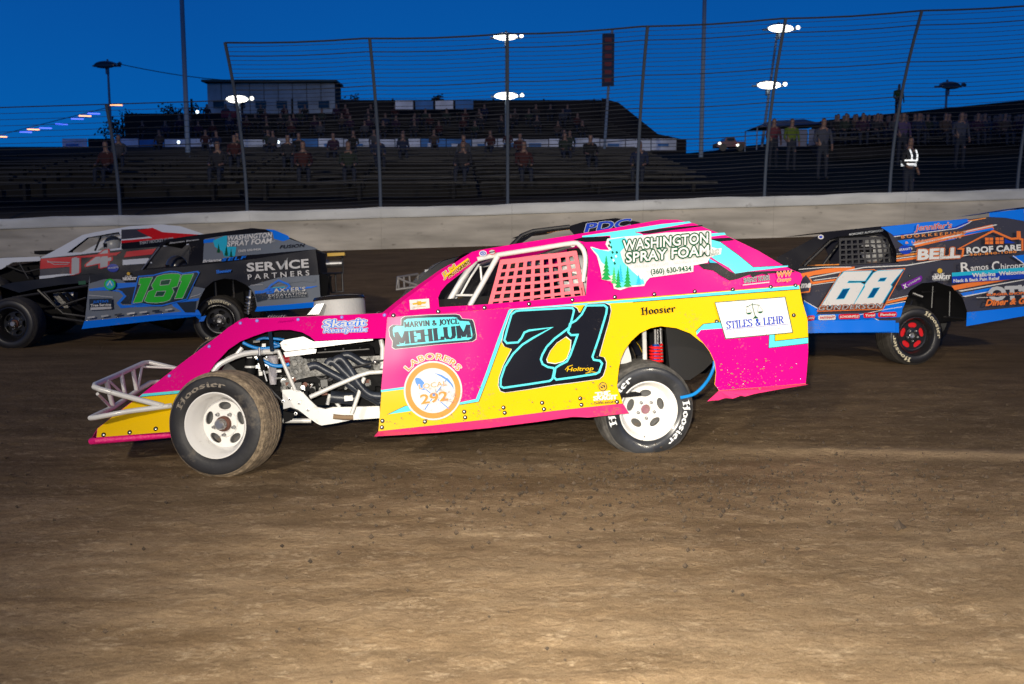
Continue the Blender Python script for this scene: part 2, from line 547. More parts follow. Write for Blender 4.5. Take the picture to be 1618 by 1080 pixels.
class Decal:
    """flat print on a body panel: layers of polygons, ribbons and letters, each a fraction of a millimetre proud"""

    def __init__(s, proj, step=0.0012, base=0.0012):
        s.proj = proj; s.step = step; s.k = base; s.mb = MB()

    def poly(s, pts, m, holes=(), keep=False):
        s.k += s.step
        loops = [[Vector((p[0], p[1], 0)) for p in l] for l in [pts, *holes]]
        tri = tess(loops)
        flat = [s.proj(p.x, p.y, s.k) for l in loops for p in l]
        s.mb.add(flat, tri, m)
        return s

    def ribbon(s, pts, w, m, closed=False):
        s.k += s.step
        n = len(pts); L = []; Rr = []
        for i in range(n):
            a = pts[(i - 1) % n] if (closed or i > 0) else pts[i]
            b = pts[(i + 1) % n] if (closed or i < n - 1) else pts[i]
            p = pts[i]
            d1 = Vector((p[0] - a[0], p[1] - a[1])); d2 = Vector((b[0] - p[0], b[1] - p[1]))
            if d1.length < 1e-6: d1 = d2
            if d2.length < 1e-6: d2 = d1
            d1.normalize(); d2.normalize()
            t = (d1 + d2)
            if t.length < 1e-3: t = d1.copy()
            t.normalize()
            nrm = Vector((-t.y, t.x))
            c = max(0.55, nrm.dot(Vector((-d1.y, d1.x))))
            h = w / 2 / c
            L.append((p[0] + nrm.x * h, p[1] + nrm.y * h)); Rr.append((p[0] - nrm.x * h, p[1] - nrm.y * h))
        vs = [s.proj(q[0], q[1], s.k) for q in L] + [s.proj(q[0], q[1], s.k) for q in Rr]
        fs = [(i, (i + 1) % n, n + (i + 1) % n, n + i) for i in range(n if closed else n - 1)]
        s.mb.add(vs, fs, m)
        return s

    def circle(s, cx, cy, rx, m, ry=None, n=28, rin=None, rot=0.0):
        ry = ry or rx
        s.k += s.step
        def pt(i, a, b):
            t = 2 * math.pi * i / n
            x, y = math.cos(t) * a, math.sin(t) * b
            return (cx + x * math.cos(rot) - y * math.sin(rot), cy + x * math.sin(rot) + y * math.cos(rot))
        o = [s.proj(*pt(i, rx, ry), s.k) for i in range(n)]
        if rin is None:
            s.mb.add(o, [tuple(range(n))], m)
        else:
            q = [s.proj(*pt(i, rin, rin * ry / rx), s.k) for i in range(n)]
            s.mb.add(o + q, [(i, (i + 1) % n, n + (i + 1) % n, n + i) for i in range(n)], m)
        return s

    def text(s, body, p0, p1, h, layers, slant=0.0, spacing=1.0, arc=None):
        """baseline from p0 to p1, cap height h, all in picture units; layers = [(outline offset, material), ...]
        arc=(cx,cy,r,a0,a1): letters stand on a circle instead, from angle a0 to a1 (degrees, clockwise from the right)"""
        _, _, x0, x1 = text_tris(body, 0.0, spacing)
        W = x1 - x0
        dx, dy = p1[0] - p0[0], p1[1] - p0[1]
        L = math.hypot(dx, dy) or 1
        ux, uy = dx / L, dy / L
        nx_, ny_ = uy, -ux
        if dx < 0 and False:
            nx_, ny_ = -nx_, -ny_
        for off0, m in layers:
          ring = [(0, 0)] if off0 <= .035 else [(0, 0)] + [(math.cos(q * .785) * (off0 - .02), math.sin(q * .785) * (off0 - .02)) for q in range(8)]
          off = min(off0, .035) if off0 <= .035 else .02
          s.k += s.step
          for qi, (ox, oy) in enumerate(ring):
            kk = s.k + .00006 * qi
            vs, ts, _, _ = text_tris(body, off, spacing)
            out = []
            for v in vs:
                a = (v.x + ox - x0) / W; b = (v.y + oy) / CAPH * h
                if arc:
                    cx, cy, r_, a0, a1 = arc
                    t = R(a0 + (a1 - a0) * a)
                    out.append(s.proj(cx + math.cos(t) * (r_ + b), cy + math.sin(t) * (r_ + b), kk))
                else:
                    out.append(s.proj(p0[0] + dx * a + nx_ * b + ux * b * slant, p0[1] + dy * a + ny_ * b + uy * b * slant, kk))
            s.mb.add(out, ts, m)
        return s

    def pen(s, word, font, p0, p1, h, m, nx=.05, ny=0.0, thin=0.03, slant=0.0):
        quads, W = nib(word, font, nx, ny, thin)
        dx, dy = p1[0] - p0[0], p1[1] - p0[1]
        L = math.hypot(dx, dy); ux, uy = dx / L, dy / L
        s.k += s.step
        for i, q in enumerate(quads):
            kk = s.k + 0.00012 * (i % 7)
            s.mb.add([s.proj(p0[0] + dx * x / W + uy * y * h + ux * y * h * slant, p0[1] + dy * x / W - ux * y * h + uy * y * h * slant, kk) for x, y in q], [(0, 1, 2, 3)], m)
        return s

    def build(s, name, parent, label=None):
        o = s.mb.build(name, parent)
        if label:
            o['label'] = label
        return o


def Z(x0, y0, k):
    """reading points off an enlarged crop"""
    return lambda pts: [(x0 + x / k, y0 + y / k) for x, y in pts]


class Car:
    """a car's own axes: S towards its tail, T across it away from the trackside, U up"""

    def __init__(s, px, py, Y, yaw, roll, pitch):
        s.O = at(px, py, Y)
        a, b, c = R(yaw), R(roll), R(pitch)
        S = Vector((math.cos(a) * math.cos(c), math.sin(a) * math.cos(c), math.sin(c)))
        T0 = Vector((-math.sin(a), math.cos(a), 0))
        U0 = S.cross(T0)
        if U0.z < 0: U0 = -U0
        s.S = S
        s.T = (T0 * math.cos(b) - U0 * math.sin(b)).normalized()
        s.U = (U0 * math.cos(b) + T0 * math.sin(b)).normalized()
        s.ax = (s.S, s.T, s.U)
        s.lean = 0.0

    def w(s, a, t, u):
        return s.O + s.S * a + s.T * t + s.U * u

    def p(s, px, py, t=0.0):
        return on_plane(px, py, s.O + s.T * t, -s.T)

    def P(s, pts, t=0.0):
        return [s.p(q[0], q[1], (q[2] if len(q) > 2 else 0) + t) for q in pts]

    def su(s, px, py, t=0.0):
        d = s.p(px, py, t) - s.O
        return d.dot(s.S), d.dot(s.U)

    def proj(s, t=0.0):
        return lambda x, y, k: on_plane(x, y, s.O + s.T * t, -s.T, k)


class Tilted:
    """a flat panel through three points of a car"""

    def __init__(s, a, b, c):
        s.p0 = a
        n = (b - a).cross(c - a).normalized()
        if n.dot(CPOS - a) < 0: n = -n
        s.n = n

    def p(s, x, y):
        return on_plane(x, y, s.p0, s.n)

    def proj(s):
        return lambda x, y, k: on_plane(x, y, s.p0, s.n, k)


RIVET = {}


def rivets(pts, proj, nrm, parent, r=0.011, mats=None):
    """one fastener object per point, its mesh shared"""
    key = (round(r, 4), id(parent))
    o = origin(parent)
    nrm = nrm.normalized()
    me = None
    for i, (x, y) in enumerate(pts):
        if me is None:
            mb = MB()
            a, b = mats or (mat('black_washer', (.006, .006, .006), rough=.5, spec=.2), STEEL)
            mb.lathe([(0, .0045), (r * .42, .004), (r * .5, .0035)], b, axis=nrm, seg=10)
            mb.lathe([(r * .5, .0035), (r * .85, .0032), (r, 0.0012), (r, -0.002)], a, axis=nrm, seg=14)
            ob = mb.build('rivet', parent, smooth=True, local=True)
            me = ob.data
        else:
            ob = bpy.data.objects.new('rivet', me)
            COL.objects.link(ob); ob.parent = parent
        ob.location = proj(x, y, 0.003) - o
# ================================================================== wheels
def wheel(root, rim_c, n, Rt=0.335, w=0.25, style='white', front=False, flat=0.0, letters=(), lcol=None, spin=0.0, detail=True, rb=0.2025, tread=None, rubber=None):
    n = Vector(n).normalized()
    o = bpy.data.objects.new('wheel', None)
    o.empty_display_size = 0.1
    COL.objects.link(o)
    o.parent = root
    yax = -n
    xax = yax.cross(Vector((0, 0, 1))).normalized()
    zax = xax.cross(yax).normalized()
    if xax.x < 0 and n.y < 0:
        pass
    M = Matrix((xax, yax, zax)).transposed()
    o.rotation_euler = M.to_euler()
    h = w / 2
    o.location = Vector(rim_c) - n * (h + 0.005) - origin(root)
    tread = tread or TREAD; rubber = rubber or RUBBER
    t = MB()
    k = Rt / 0.335
    prof = [(rb, -h + .02), (rb + .004, -h - .004), (.222 * k, -h - .014), (.236 * k, -h - .019), (.262 * k, -h - .020), (.290 * k, -h - .017), (.304 * k, -h - .010), (.3085 * k, -h - .004),
            (.314 * k, -h + .006), (.3165 * k, -h + .012)]
    mats = [rubber] * 6 + [tread] * 3
    ng = 6
    for i in range(ng):
        y0 = -h + .018 + (2 * h - .036) * i / ng
        y1 = -h + .018 + (2 * h - .036) * (i + 1) / ng
        cr = lambda y: Rt - .012 * (y / h) ** 2
        prof += [(cr(y0) - .004, y0), (cr(y0), y0 + .004), (cr(y1), y1 - .004)]
        mats += [tread] * 3
    n0 = len(prof)
    prof += [(.3165 * k, h - .012), (.304 * k, h + .010), (.262 * k, h + .02), (rb, h - .02)]
    mats += [tread] + [rubber] * 3
    seg = 72 if detail else 40
    t.lathe(prof, rubber, axis=(0, 1, 0), seg=seg, mats=mats)
    if flat:
        for v in t.v:
            if v.z < -(Rt - flat):
                d = -(Rt - flat) - v.z
                v.z = -(Rt - flat) - d * 0.05
            if v.z < -0.16:
                q = min(1.0, (-.16 - v.z) / .16)
                v.x += -0.020 * q * math.sin(v.x * 16)
                v.y += -0.030 * q * q * math.exp(-((v.x + .03) / .12) ** 2)
                v.z += 0.014 * q * q * math.exp(-((v.x + .01) / .05) ** 2) * (1 if v.y < 0 else 0)
    t.build('tyre', o, smooth=True, local=True)
    # rim
    rm, cm = {'white': (RIMW, RIMW), 'black': (RIMK, RIMK), 'red': (RIMK, RIMK)}[style]
    r = MB()
    r.lathe([(rb - .001, -h + .012), (rb + .004, -h - .002), (rb + .003, -h - .008), (rb - .003, -h - .009), (rb - .008, -h - .004), (rb - .014, -h + .012), (rb - .022, -h + .02),
             (rb - .026, -h + .04), (rb - .040, -h + .06), (.150, -h + (.115 if front else .062)), (.148, -h + (.125 if front else .07))], rm, axis=(0, 1, 0), seg=seg)
    if detail:
        r.lathe([(.146, -h + (.125 if front else .07)), (.17, h - .05), (.19, h)], rm, axis=(0, 1, 0), seg=seg)
    yd = -h + (.122 if front else .066)
    nslot = 5
    holes = []
    a_in, a_out = .052, .150
    for i in range(nslot):
        a = spin + 2 * math.pi * i / nslot
        hole = []
        for q in range(14):
            b = -2 * math.pi * q / 14
            rr = .112 + (.030 if style == 'red' else .025) * math.cos(b); tt = (.052 if style == 'red' else .043) * math.sin(b)
            hole.append(Vector((math.cos(a) * rr - math.sin(a) * tt, yd, math.sin(a) * rr + math.cos(a) * tt)))
        holes.append(hole)
    outer = [Vector((math.cos(2 * math.pi * i / 48) * a_out, yd, math.sin(2 * math.pi * i / 48) * a_out)) for i in range(48)]
    inner = [Vector((math.cos(-2 * math.pi * i / 24) * .032, yd, math.sin(-2 * math.pi * i / 24) * .032)) for i in range(24)]
    flat3 = [outer, *holes, inner]
    tri = tess([[Vector((p.x, p.z, 0)) for p in l] for l in flat3])
    fl = [p for l in flat3 for p in l]
    nn = len(fl)
    r.add(fl + [p + Vector((0, .012, 0)) for p in fl], tri + [(c + nn, b + nn, a + nn) for a, b, c in tri], cm)
    kk = 0
    for l in flat3:
        m_ = len(l)
        r.add(l + [p + Vector((0, .012, 0)) for p in l], [(i, (i + 1) % m_, (i + 1) % m_ + m_, i + m_) for i in range(m_)], cm)
    r.lathe([(.086, yd - .001), (.082, yd - .007), (.060, yd - .011), (.036, yd - .011), (.032, yd)], cm, axis=(0, 1, 0), seg=36)
    r.build('rim', o, smooth=True, local=True)
    # what shows through the slots: drum / disc, and the hub
    b = MB()
    b.lathe([(0, yd + .045), (.140, yd + .045), (.140, yd + .07)], RIMR if style == 'red' else (mat('grey_drum', (.10, .10, .10), rough=.7, dirt=.5) if style == 'white' else DARK), axis=(0, 1, 0), seg=30)
    if style == 'red':
        b.lathe([(.09, yd + .014), (.138, yd + .014)], RIMR, axis=(0, 1, 0), seg=30)
    b.build('brake_drum', o, smooth=True, local=True)
    hb = MB()
    if front:
        hb.lathe([(.050, yd), (.047, yd - .035), (.036, yd - .045), (.034, yd - .075), (.026, yd - .082), (0, yd - .082)], RUSTY, axis=(0, 1, 0), seg=20,
                 mats=[RUSTY, RUSTY, STEEL, STEEL, STEEL])
    else:
        hb.lathe([(.032, yd + .002), (.026, yd - .002), (0, yd + .0)], mat('hub_pink', (.26, .12, .15), rough=.5, dirt=.4) if style == 'white' else STEEL, axis=(0, 1, 0), seg=20)
    hb.build('hub', o, smooth=True, local=True)
    if detail:
        for i in range(5):
            a = spin + math.pi / 5 + 2 * math.pi * i / 5
            ln = MB()
            c = Vector((math.cos(a) * (.070 if front else .060), yd - .010, math.sin(a) * (.070 if front else .060)))
            ln.lathe([(.013, 0), (.013, .006), (.010, .010), (.009, .026 if front else .018), (.004, .030 if front else .020), (0, .030 if front else .020)], STEEL, c=c, axis=(0, -1, 0), seg=6)
            ln.build('lug_nut', o, local=True)
    # raised lettering on the outer sidewall, bent along the tyre
    for word, a0, arc_deg, r0, hh in letters:
        quads, W = nib(word, GL, .045, .03, .035)
        lb = MB()
        lb.m = [lcol]
        for i, q in enumerate(quads):
            vs = []
            for x, y in q:
                a = R(a0 - arc_deg * x / W)
                rr = r0 + y * hh
                yy = -h - .0215 - .0002 * (i % 5)
                vs.append(Vector((math.cos(a) * rr, yy, math.sin(a) * rr)))
            lb.add(vs, [(0, 1, 2, 3)], lcol)
        lb.build('tyre_lettering', o, local=True)
    return o


LETW = mat('white_tyre_lettering', (.75, .78, .80), rough=.6, dirt=.2, dscale=60)
LETC = mat('cream_tyre_lettering', (.60, .54, .38), rough=.6, dirt=.2, dscale=60)
LETD = mat('dirty_tyre_lettering', (.24, .21, .17), rough=.7, dirt=.78, dscale=45, dcol=(.02, .02, .022))


# ================================================================== people
def skin_mesh(name, joints, bones, root=0, sub=1):
    me = bpy.data.meshes.new(name)
    me.from_pydata([j[0] for j in joints], bones, [])
    ob = bpy.data.objects.new(name, me)
    COL.objects.link(ob)
    ob.modifiers.new('s', 'SKIN')
    for i, j in enumerate(joints):
        me.skin_vertices[0].data[i].radius = (j[1], j[1] if len(j) < 3 else j[2])
    me.skin_vertices[0].data[root].use_root = True
    sb = ob.modifiers.new('d', 'SUBSURF'); sb.levels = sub; sb.render_levels = sub
    dg = bpy.context.evaluated_depsgraph_get()
    out = bpy.data.meshes.new_from_object(ob.evaluated_get(dg))
    bpy.data.objects.remove(ob); bpy.data.meshes.remove(me)
    for p in out.polygons: p.use_smooth = True
    return out


# bodies face +x, hips at the origin
SEATED = ([((0, 0, 0), .14, .17), ((.02, 0, .22), .12, .16), ((.03, 0, .44), .12, .19), ((.05, 0, .56), .055), ((.07, 0, .66), .075, .07), ((.075, 0, .76), .09, .08), ((.07, 0, .85), .05, .05),
           ((.02, .09, -.02), .09), ((.42, .13, .04), .07), ((.44, .13, -.38), .045), ((.56, .13, -.43), .04),
           ((.02, -.09, -.02), .09), ((.42, -.13, .04), .07), ((.44, -.13, -.38), .045), ((.56, -.13, -.43), .04),
           ((.03, .19, .47), .06), ((.12, .24, .22), .045), ((.34, .16, .16), .032), ((.41, .14, .15), .035),
           ((.03, -.19, .47), .06), ((.12, -.24, .22), .045), ((.34, -.16, .16), .032), ((.41, -.14, .15), .035)],
          [(0, 1), (1, 2), (2, 3), (3, 4), (4, 5), (5, 6), (0, 7), (7, 8), (8, 9), (9, 10), (0, 11), (11, 12), (12, 13), (13, 14), (2, 15), (15, 16), (16, 17), (17, 18), (2, 19), (19, 20), (20, 21), (21, 22)])
STANDING = ([((0, 0, .92), .12, .16), ((.0, 0, 1.12), .11, .15), ((0, 0, 1.36), .11, .18), ((.01, 0, 1.48), .055), ((.03, 0, 1.58), .075, .07), ((.035, 0, 1.67), .09, .08), ((.02, 0, 1.76), .05, .05),
             ((0, .09, .86), .09), ((.02, .11, .48), .062), ((-.02, .12, .09), .042), ((.13, .13, .035), .038),
             ((0, -.09, .86), .09), ((.04, -.11, .48), .062), ((.02, -.12, .09), .042), ((.17, -.13, .035), .038),
             ((0, .19, 1.40), .06), ((-.02, .25, 1.12), .045), ((.10, .24, .90), .032), ((.14, .22, .82), .035),
             ((0, -.19, 1.40), .06), ((.02, -.25, 1.12), .045), ((.20, -.2, .98), .032), ((.28, -.18, 1.0), .035)],
            SEATED[1])
DRIVING = ([((0, 0, 0), .14, .17), ((-.02, 0, .22), .13, .17), ((-.04, 0, .44), .13, .20), ((-.03, 0, .56), .07), ((-.02, 0, .64), .09, .085), ((-.02, 0, .70), .09, .085), ((-.02, 0, .76), .06),
            ((.02, .1, -.02), .09), ((.42, .13, .12), .075), ((.72, .13, -.08), .055), ((.82, .13, -.02), .045),
            ((.02, -.1, -.02), .09), ((.42, -.13, .12), .075), ((.72, -.13, -.08), .055), ((.82, -.13, -.02), .045),
            ((-.03, .20, .46), .075), ((.10, .27, .26), .055), ((.36, .17, .36), .042), ((.43, .14, .38), .045),
            ((-.03, -.20, .46), .075), ((.10, -.27, .26), .055), ((.36, -.17, .36), .042), ((.43, -.14, .38), .045)],
           SEATED[1])
BODY = {}


def body(kind, cols):
    key = (kind,) + cols
    if key in BODY: return BODY[key]
    J = {'seated': SEATED, 'standing': STANDING, 'driving': DRIVING}[kind]
    if kind not in BODY:
        BODY[kind] = skin_mesh('person', *J, sub=1)
    me = BODY[kind].copy()
    me.materials.clear()
    for m in cols: me.materials.append(m)
    js = J[0]
    shirt = {1, 2, 15, 16, 19, 20} | ({17, 21} if kind == 'driving' else set())
    trous = {0, 7, 8, 9, 11, 12, 13}
    shoe = {10, 14}
    hair = {6}
    idx = []
    for p in me.polygons:
        c = p.center
        b = min(range(len(js)), key=lambda i: (Vector(js[i][0]) - c).length)
        q = 0
        if b in shirt: q = 1
        elif b in trous: q = 2
        elif b in shoe: q = 3
        elif b in hair or (b == 5 and c.x < js[5][0][0] - .01): q = 4
        idx.append(q)
    me.polygons.foreach_set('material_index', idx)
    BODY[key] = me
    return me


SKINM = mat("skin", (.22, .12, .08), rough=.5)
HAIRM = mat('dark_hair', (.02, .014, .01), rough=.6)
TROUS = mat('dark_denim', (.015, .02, .035), rough=.8)
SHOE = mat('black_shoe', (.01, .01, .01), rough=.6)


def person(name, kind, cols, loc, rotz, label=None, group=None):
    o = bpy.data.objects.new(name, body(kind, cols))
    COL.objects.link(o)
    o.location = loc
    o.rotation_euler = (0, 0, rotz)
    tag(o, label, 'person', group)
    return o


def driver(hip, rotz, suit, hel, label):
    o = person('person', 'driving', (SKINM, suit, suit, SHOE, SHOE), hip, rotz, label)
    h = MB()
    c = Vector((-.02, 0, .73))
    h.ball(c, .145, hel, 1.0, .9, 1.05, n=10)
    hm = h.build('helmet', o, smooth=True, local=True)
    v = MB()
    vs = []; fs = []
    for i in range(9):
        a = R(-62 + 124 * i / 8)
        for z, rr in ((-.028, .150), (.035, .150)):
            vs.append(c + Vector((math.cos(a) * rr, math.sin(a) * rr * .92, z)))
    fs = [(2 * i, 2 * i + 2, 2 * i + 3, 2 * i + 1) for i in range(8)]
    v.add(vs, fs, mat('dark_visor', (.01, .01, .012), rough=.1))
    v.build('visor', hm, local=True)
    return o
# ================================================================== ground
def smooth(t):
    t = max(0.0, min(1.0, t))
    return t * t * (3 - 2 * t)


def wall_base(x):
    return .54 + .029 * (max(-30, min(30, x)) + 11.8)


WALLY = 23.0


def ground_z(x, y):
    z = -.045 + (wall_base(x) + .045) * smooth((y - 13.8) / (WALLY - 13.8))
    return z


def ridge(x, y):
    """the low berm of loose dirt thrown up behind the rear wheel"""
    yc = 6.72 - .10 * (x - 1.3)
    return math.exp(-((y - yc) / .10) ** 2) * smooth((x - 1.2) / .8)


dm = bpy.data.materials.new('track_dirt')
dm.use_nodes = True
nt = dm.node_tree
bs = nt.nodes['Principled BSDF']
bs.inputs['Roughness'].default_value = .9
bs.inputs['Specular IOR Level'].default_value = .25


def N(t, **kw):
    n = nt.nodes.new(t)
    for k, v in kw.items():
        if k in n.inputs: n.inputs[k].default_value = v
        else: setattr(n, k, v)
    return n


def LK(a, b): nt.links.new(a, b)


tc = N('ShaderNodeTexCoord')
def noise_(scale, detail=6, stretch=(1, 1, 1), rough=.6, rot=0):
    mp = N('ShaderNodeMapping'); mp.inputs['Scale'].default_value = stretch; mp.inputs['Rotation'].default_value = (0, 0, rot)
    LK(tc.outputs['Object'], mp.inputs[0])
    n = N('ShaderNodeTexNoise'); n.inputs['Scale'].default_value = scale; n.inputs['Detail'].default_value = detail; n.inputs['Roughness'].default_value = rough
    LK(mp.outputs[0], n.inputs['Vector'])
    return n.outputs[0]
def ramp_(src, a, b, lo=0.0, hi=1.0):
    m = N('ShaderNodeMapRange'); m.inputs[1].default_value = a; m.inputs[2].default_value = b; m.inputs[3].default_value = lo; m.inputs[4].default_value = hi
    LK(src, m.inputs[0]); return m.outputs[0]
def math_(op, a, b=None, v=0.0):
    m = N('ShaderNodeMath'); m.operation = op
    LK(a, m.inputs[0])
    if b is not None: LK(b, m.inputs[1])
    else: m.inputs[1].default_value = v
    return m.outputs[0]
def mixc(f, a, b, t='MIX'):
    m = N('ShaderNodeMixRGB'); m.blend_type = t
    if isinstance(f, float): m.inputs[0].default_value = f
    else: LK(f, m.inputs[0])
    for k, q in ((1, a), (2, b)):
        if isinstance(q, tuple): m.inputs[k].default_value = (*q, 1)
        else: LK(q, m.inputs[k])
    return m.outputs[0]
sepn = N('ShaderNodeSeparateXYZ'); LK(tc.outputs['Object'], sepn.inputs[0])
big = noise_(.55, 4, (.35, 1.2, 1))
streak = noise_(2.0, 9, (.45, 1.6, 1), .75, R(-2))
fine = noise_(30, 9, (.9, 1.1, 1), .8)
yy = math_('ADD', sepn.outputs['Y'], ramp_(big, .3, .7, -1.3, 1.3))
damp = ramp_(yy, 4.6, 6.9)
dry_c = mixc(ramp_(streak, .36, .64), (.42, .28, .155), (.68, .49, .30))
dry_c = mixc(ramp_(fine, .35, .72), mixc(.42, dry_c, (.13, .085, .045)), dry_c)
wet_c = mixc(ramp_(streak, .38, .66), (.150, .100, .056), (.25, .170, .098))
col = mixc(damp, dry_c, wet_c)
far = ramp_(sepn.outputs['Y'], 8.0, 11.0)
grit = noise_(150, 6, (1, 1, 1), .8)
col = mixc(ramp_(grit, .30, .70, .0, .85), mixc(.45, col, (.06, .04, .022)), mixc(.12, col, (.75, .58, .38)))
lane = noise_(1.6, 5, (.06, 3.2, 1), .6, R(-3))
col = mixc(1.0, col, mixc(ramp_(lane, .40, .60), (.90, .90, .90), (1.05, 1.05, 1.05)), 'MULTIPLY')
patchn = noise_(1.7, 9, (.7, 1.5, 1), .72)
col = mixc(1.0, col, mixc(ramp_(patchn, .36, .64), (.74, .72, .70), (1.16, 1.16, 1.14)), 'MULTIPLY')
mott = noise_(7, 12, (.75, 1.4, 1), .82, R(-4))
mott2 = noise_(38, 8, (.8, 1.2, 1), .8)
col = mixc(math_('MULTIPLY', ramp_(math_('ADD', math_('MULTIPLY', mott, None, .6), math_('MULTIPLY', mott2, None, .4)), .52, .61, 0, .52), ramp_(damp, 0, 1, 1, .45)), col, (.80, .62, .41))
col = mixc(ramp_(mott2, .30, .44, .55, 0), col, (.12, .08, .045))
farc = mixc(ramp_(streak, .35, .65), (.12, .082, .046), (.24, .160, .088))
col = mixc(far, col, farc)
# crumbs of pale dry soil and dark clods
vor = N('ShaderNodeTexVoronoi'); vor.inputs['Scale'].default_value = 34; LK(tc.outputs['Object'], vor.inputs['Vector'])
sp = math_('MULTIPLY', ramp_(vor.outputs['Distance'], .10, .22, 1, 0), ramp_(noise_(5, 3), .52, .62))
col = mixc(math_('MULTIPLY', sp, None, .7), col, (.46, .36, .25))
# the thrown ridge
yc = math_('ADD', math_('MULTIPLY', sepn.outputs['X'], None, .10), None, -6.85)
dd = math_('ABSOLUTE', math_('ADD', sepn.outputs['Y'], yc))
band = math_('MULTIPLY', ramp_(dd, .05, .22, 1, 0), ramp_(sepn.outputs['X'], 1.0, 2.4))
col = mixc(math_('MULTIPLY', band, None, .75), col, (.46, .33, .20))
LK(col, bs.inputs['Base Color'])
b1_ = N('ShaderNodeBump'); b1_.inputs['Strength'].default_value = .8; b1_.inputs['Distance'].default_value = .022
LK(fine, b1_.inputs['Height'])
b2_ = N('ShaderNodeBump'); b2_.inputs['Strength'].default_value = .7; b2_.inputs['Distance'].default_value = .05
LK(noise_(10, 9, (.85, 1.15, 1), .75), b2_.inputs['Height']); LK(b1_.outputs[0], b2_.inputs['Normal'])
LK(b2_.outputs[0], bs.inputs['Normal'])
bs.inputs['Roughness'].default_value = .95; bs.inputs['Specular IOR Level'].default_value = .08

X0, X1, Y0, Y1, ST = -7.0, 8.0, 2.2, 10.4, .04
nx = int(round((X1 - X0) / ST)); ny = int(round((Y1 - Y0) / ST))
vs = []; fs = []
for j in range(ny + 1):
    y = Y0 + j * ST
    for i in range(nx + 1):
        x = X0 + i * ST
        e = min(1.0, min(x - X0, X1 - x, y - Y0, Y1 - y) / .5)
        h = noise.noise(Vector((x * .9, y * 1.3, 0))) * .007 + noise.noise(Vector((x * 3.3, y * 4, 3))) * .003 + noise.noise(Vector((x * 9, y * 10, 5))) * .004 + max(0, noise.noise(Vector((x * 11, y * 12, 7))) - .12) * .022
        vs.append((x, y, ground_z(x, y) + (h + .020 * ridge(x, y)) * e))
fs = [(j * (nx + 1) + i, j * (nx + 1) + i + 1, (j + 1) * (nx + 1) + i + 1, (j + 1) * (nx + 1) + i) for j in range(ny) for i in range(nx)]
# the rest of the sheet, joined to the fine part along its edge
gx = [-400, -120, -50, -25, -14, -10] ; gx2 = [11, 15, 26, 50, 120, 400]
ys_far = [Y1 + .6, 11.5, 13, 14, 15, 16, 17, 18, 19, 20, 21, 22, 22.8, 23.05]
def patch(xs, ys):
    k = len(vs)
    for y in ys:
        for x in xs: vs.append((x, y, ground_z(x, y)))
    w_ = len(xs)
    for j in range(len(ys) - 1):
        for i in range(w_ - 1):
            fs.append((k + j * w_ + i, k + j * w_ + i + 1, k + (j + 1) * w_ + i + 1, k + (j + 1) * w_ + i))
allx = gx + [X0 + (X1 - X0) * i / 8 for i in range(9)] + gx2
patch(allx, [Y1] + ys_far)
patch(gx + [X0], [Y0, 6, Y1]); patch([X1] + gx2, [Y0, 6, Y1])
patch(allx, [-60, -10, Y0])
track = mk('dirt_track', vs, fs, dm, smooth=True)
track['kind'] = 'structure'
track['label'] = 'brown clay race track, dry and pale near the camera and damp further out'

# loose crumbs behind the rear wheel
rg = random.Random(21)
mb = MB()
clodm = mat('dirt_crumb', (.065, .045, .028), rough=.95, vary=.5, vscale=9)
def lump(m, c, r, rnd):
    o6 = [Vector((1, 0, 0)), Vector((-1, 0, 0)), Vector((0, 1, 0)), Vector((0, -1, 0)), Vector((0, 0, 1)), Vector((0, 0, -1))]
    vv = [c + v * r * rnd.uniform(.6, 1.15) for v in o6]
    m.add(vv, [(0, 2, 4), (2, 1, 4), (1, 3, 4), (3, 0, 4), (2, 0, 5), (1, 2, 5), (3, 1, 5), (0, 3, 5)], clodm)
for i in range(2600):
    x = rg.gauss(1.2, 1.3); y = rg.gauss(5.7, .45) if i % 3 else rg.uniform(3, 9)
    if i % 3 == 0: x = rg.uniform(-5, 6)
    if y < 2.6 or y > 10: continue
    r = .0035 + .014 * rg.random() ** 3
    lump(mb, Vector((x, y, ground_z(x, y) + .006 + r * .4)), r, rg)
tag(mb.build('dirt_crumbs'), 'scatter of small dark crumbs of clay thrown over the track', None, None, 'stuff')
# clay sprayed up by the rear wheel, still in the air
mb = MB()
for i in range(170):
    x = rg.uniform(.8, 3.4); y = rg.uniform(5.6, 6.6); t = (x - .8) / 2.6
    z = .05 + rg.random() ** 2 * (.10 + .45 * t)
    lump(mb, Vector((x, y, z)), .002 + .006 * rg.random() ** 2, rg)
tag(mb.build('dirt_spray'), 'specks of clay sprayed into the air behind the pink car', None, None, 'stuff')
for i, (px, py, r) in enumerate(((1226, 650, .030), (1334, 652, .018), (1204, 690, .014), (1418, 850, .035), (838, 752, .02), (1300, 708, .016))):
    g = at(px, py, 1.6 * F / (py - 341))
    q = MB(); lump(q, Vector((0, 0, 0)), r, rg); lump(q, Vector((r * .6, r * .2, -r * .2)), r * .7, rg)
    o = q.build('dirt_clod', smooth=False); o.location = (g.x, g.y, ground_z(g.x, g.y) + r * .5)
    tag(o, ['clod of clay lying right of the pink tail skirt', 'small clod of clay on the damp track below the blue car', 'small clod beside the pale ridge of dirt behind the rear wheel',
            'dark clod on the pale dirt at the right, nearest the camera', 'small clod under the yellow door of the pink car', 'tiny clod on the pale ridge of dirt at the right'][i], 'dirt clod', 'clods of clay on the track')

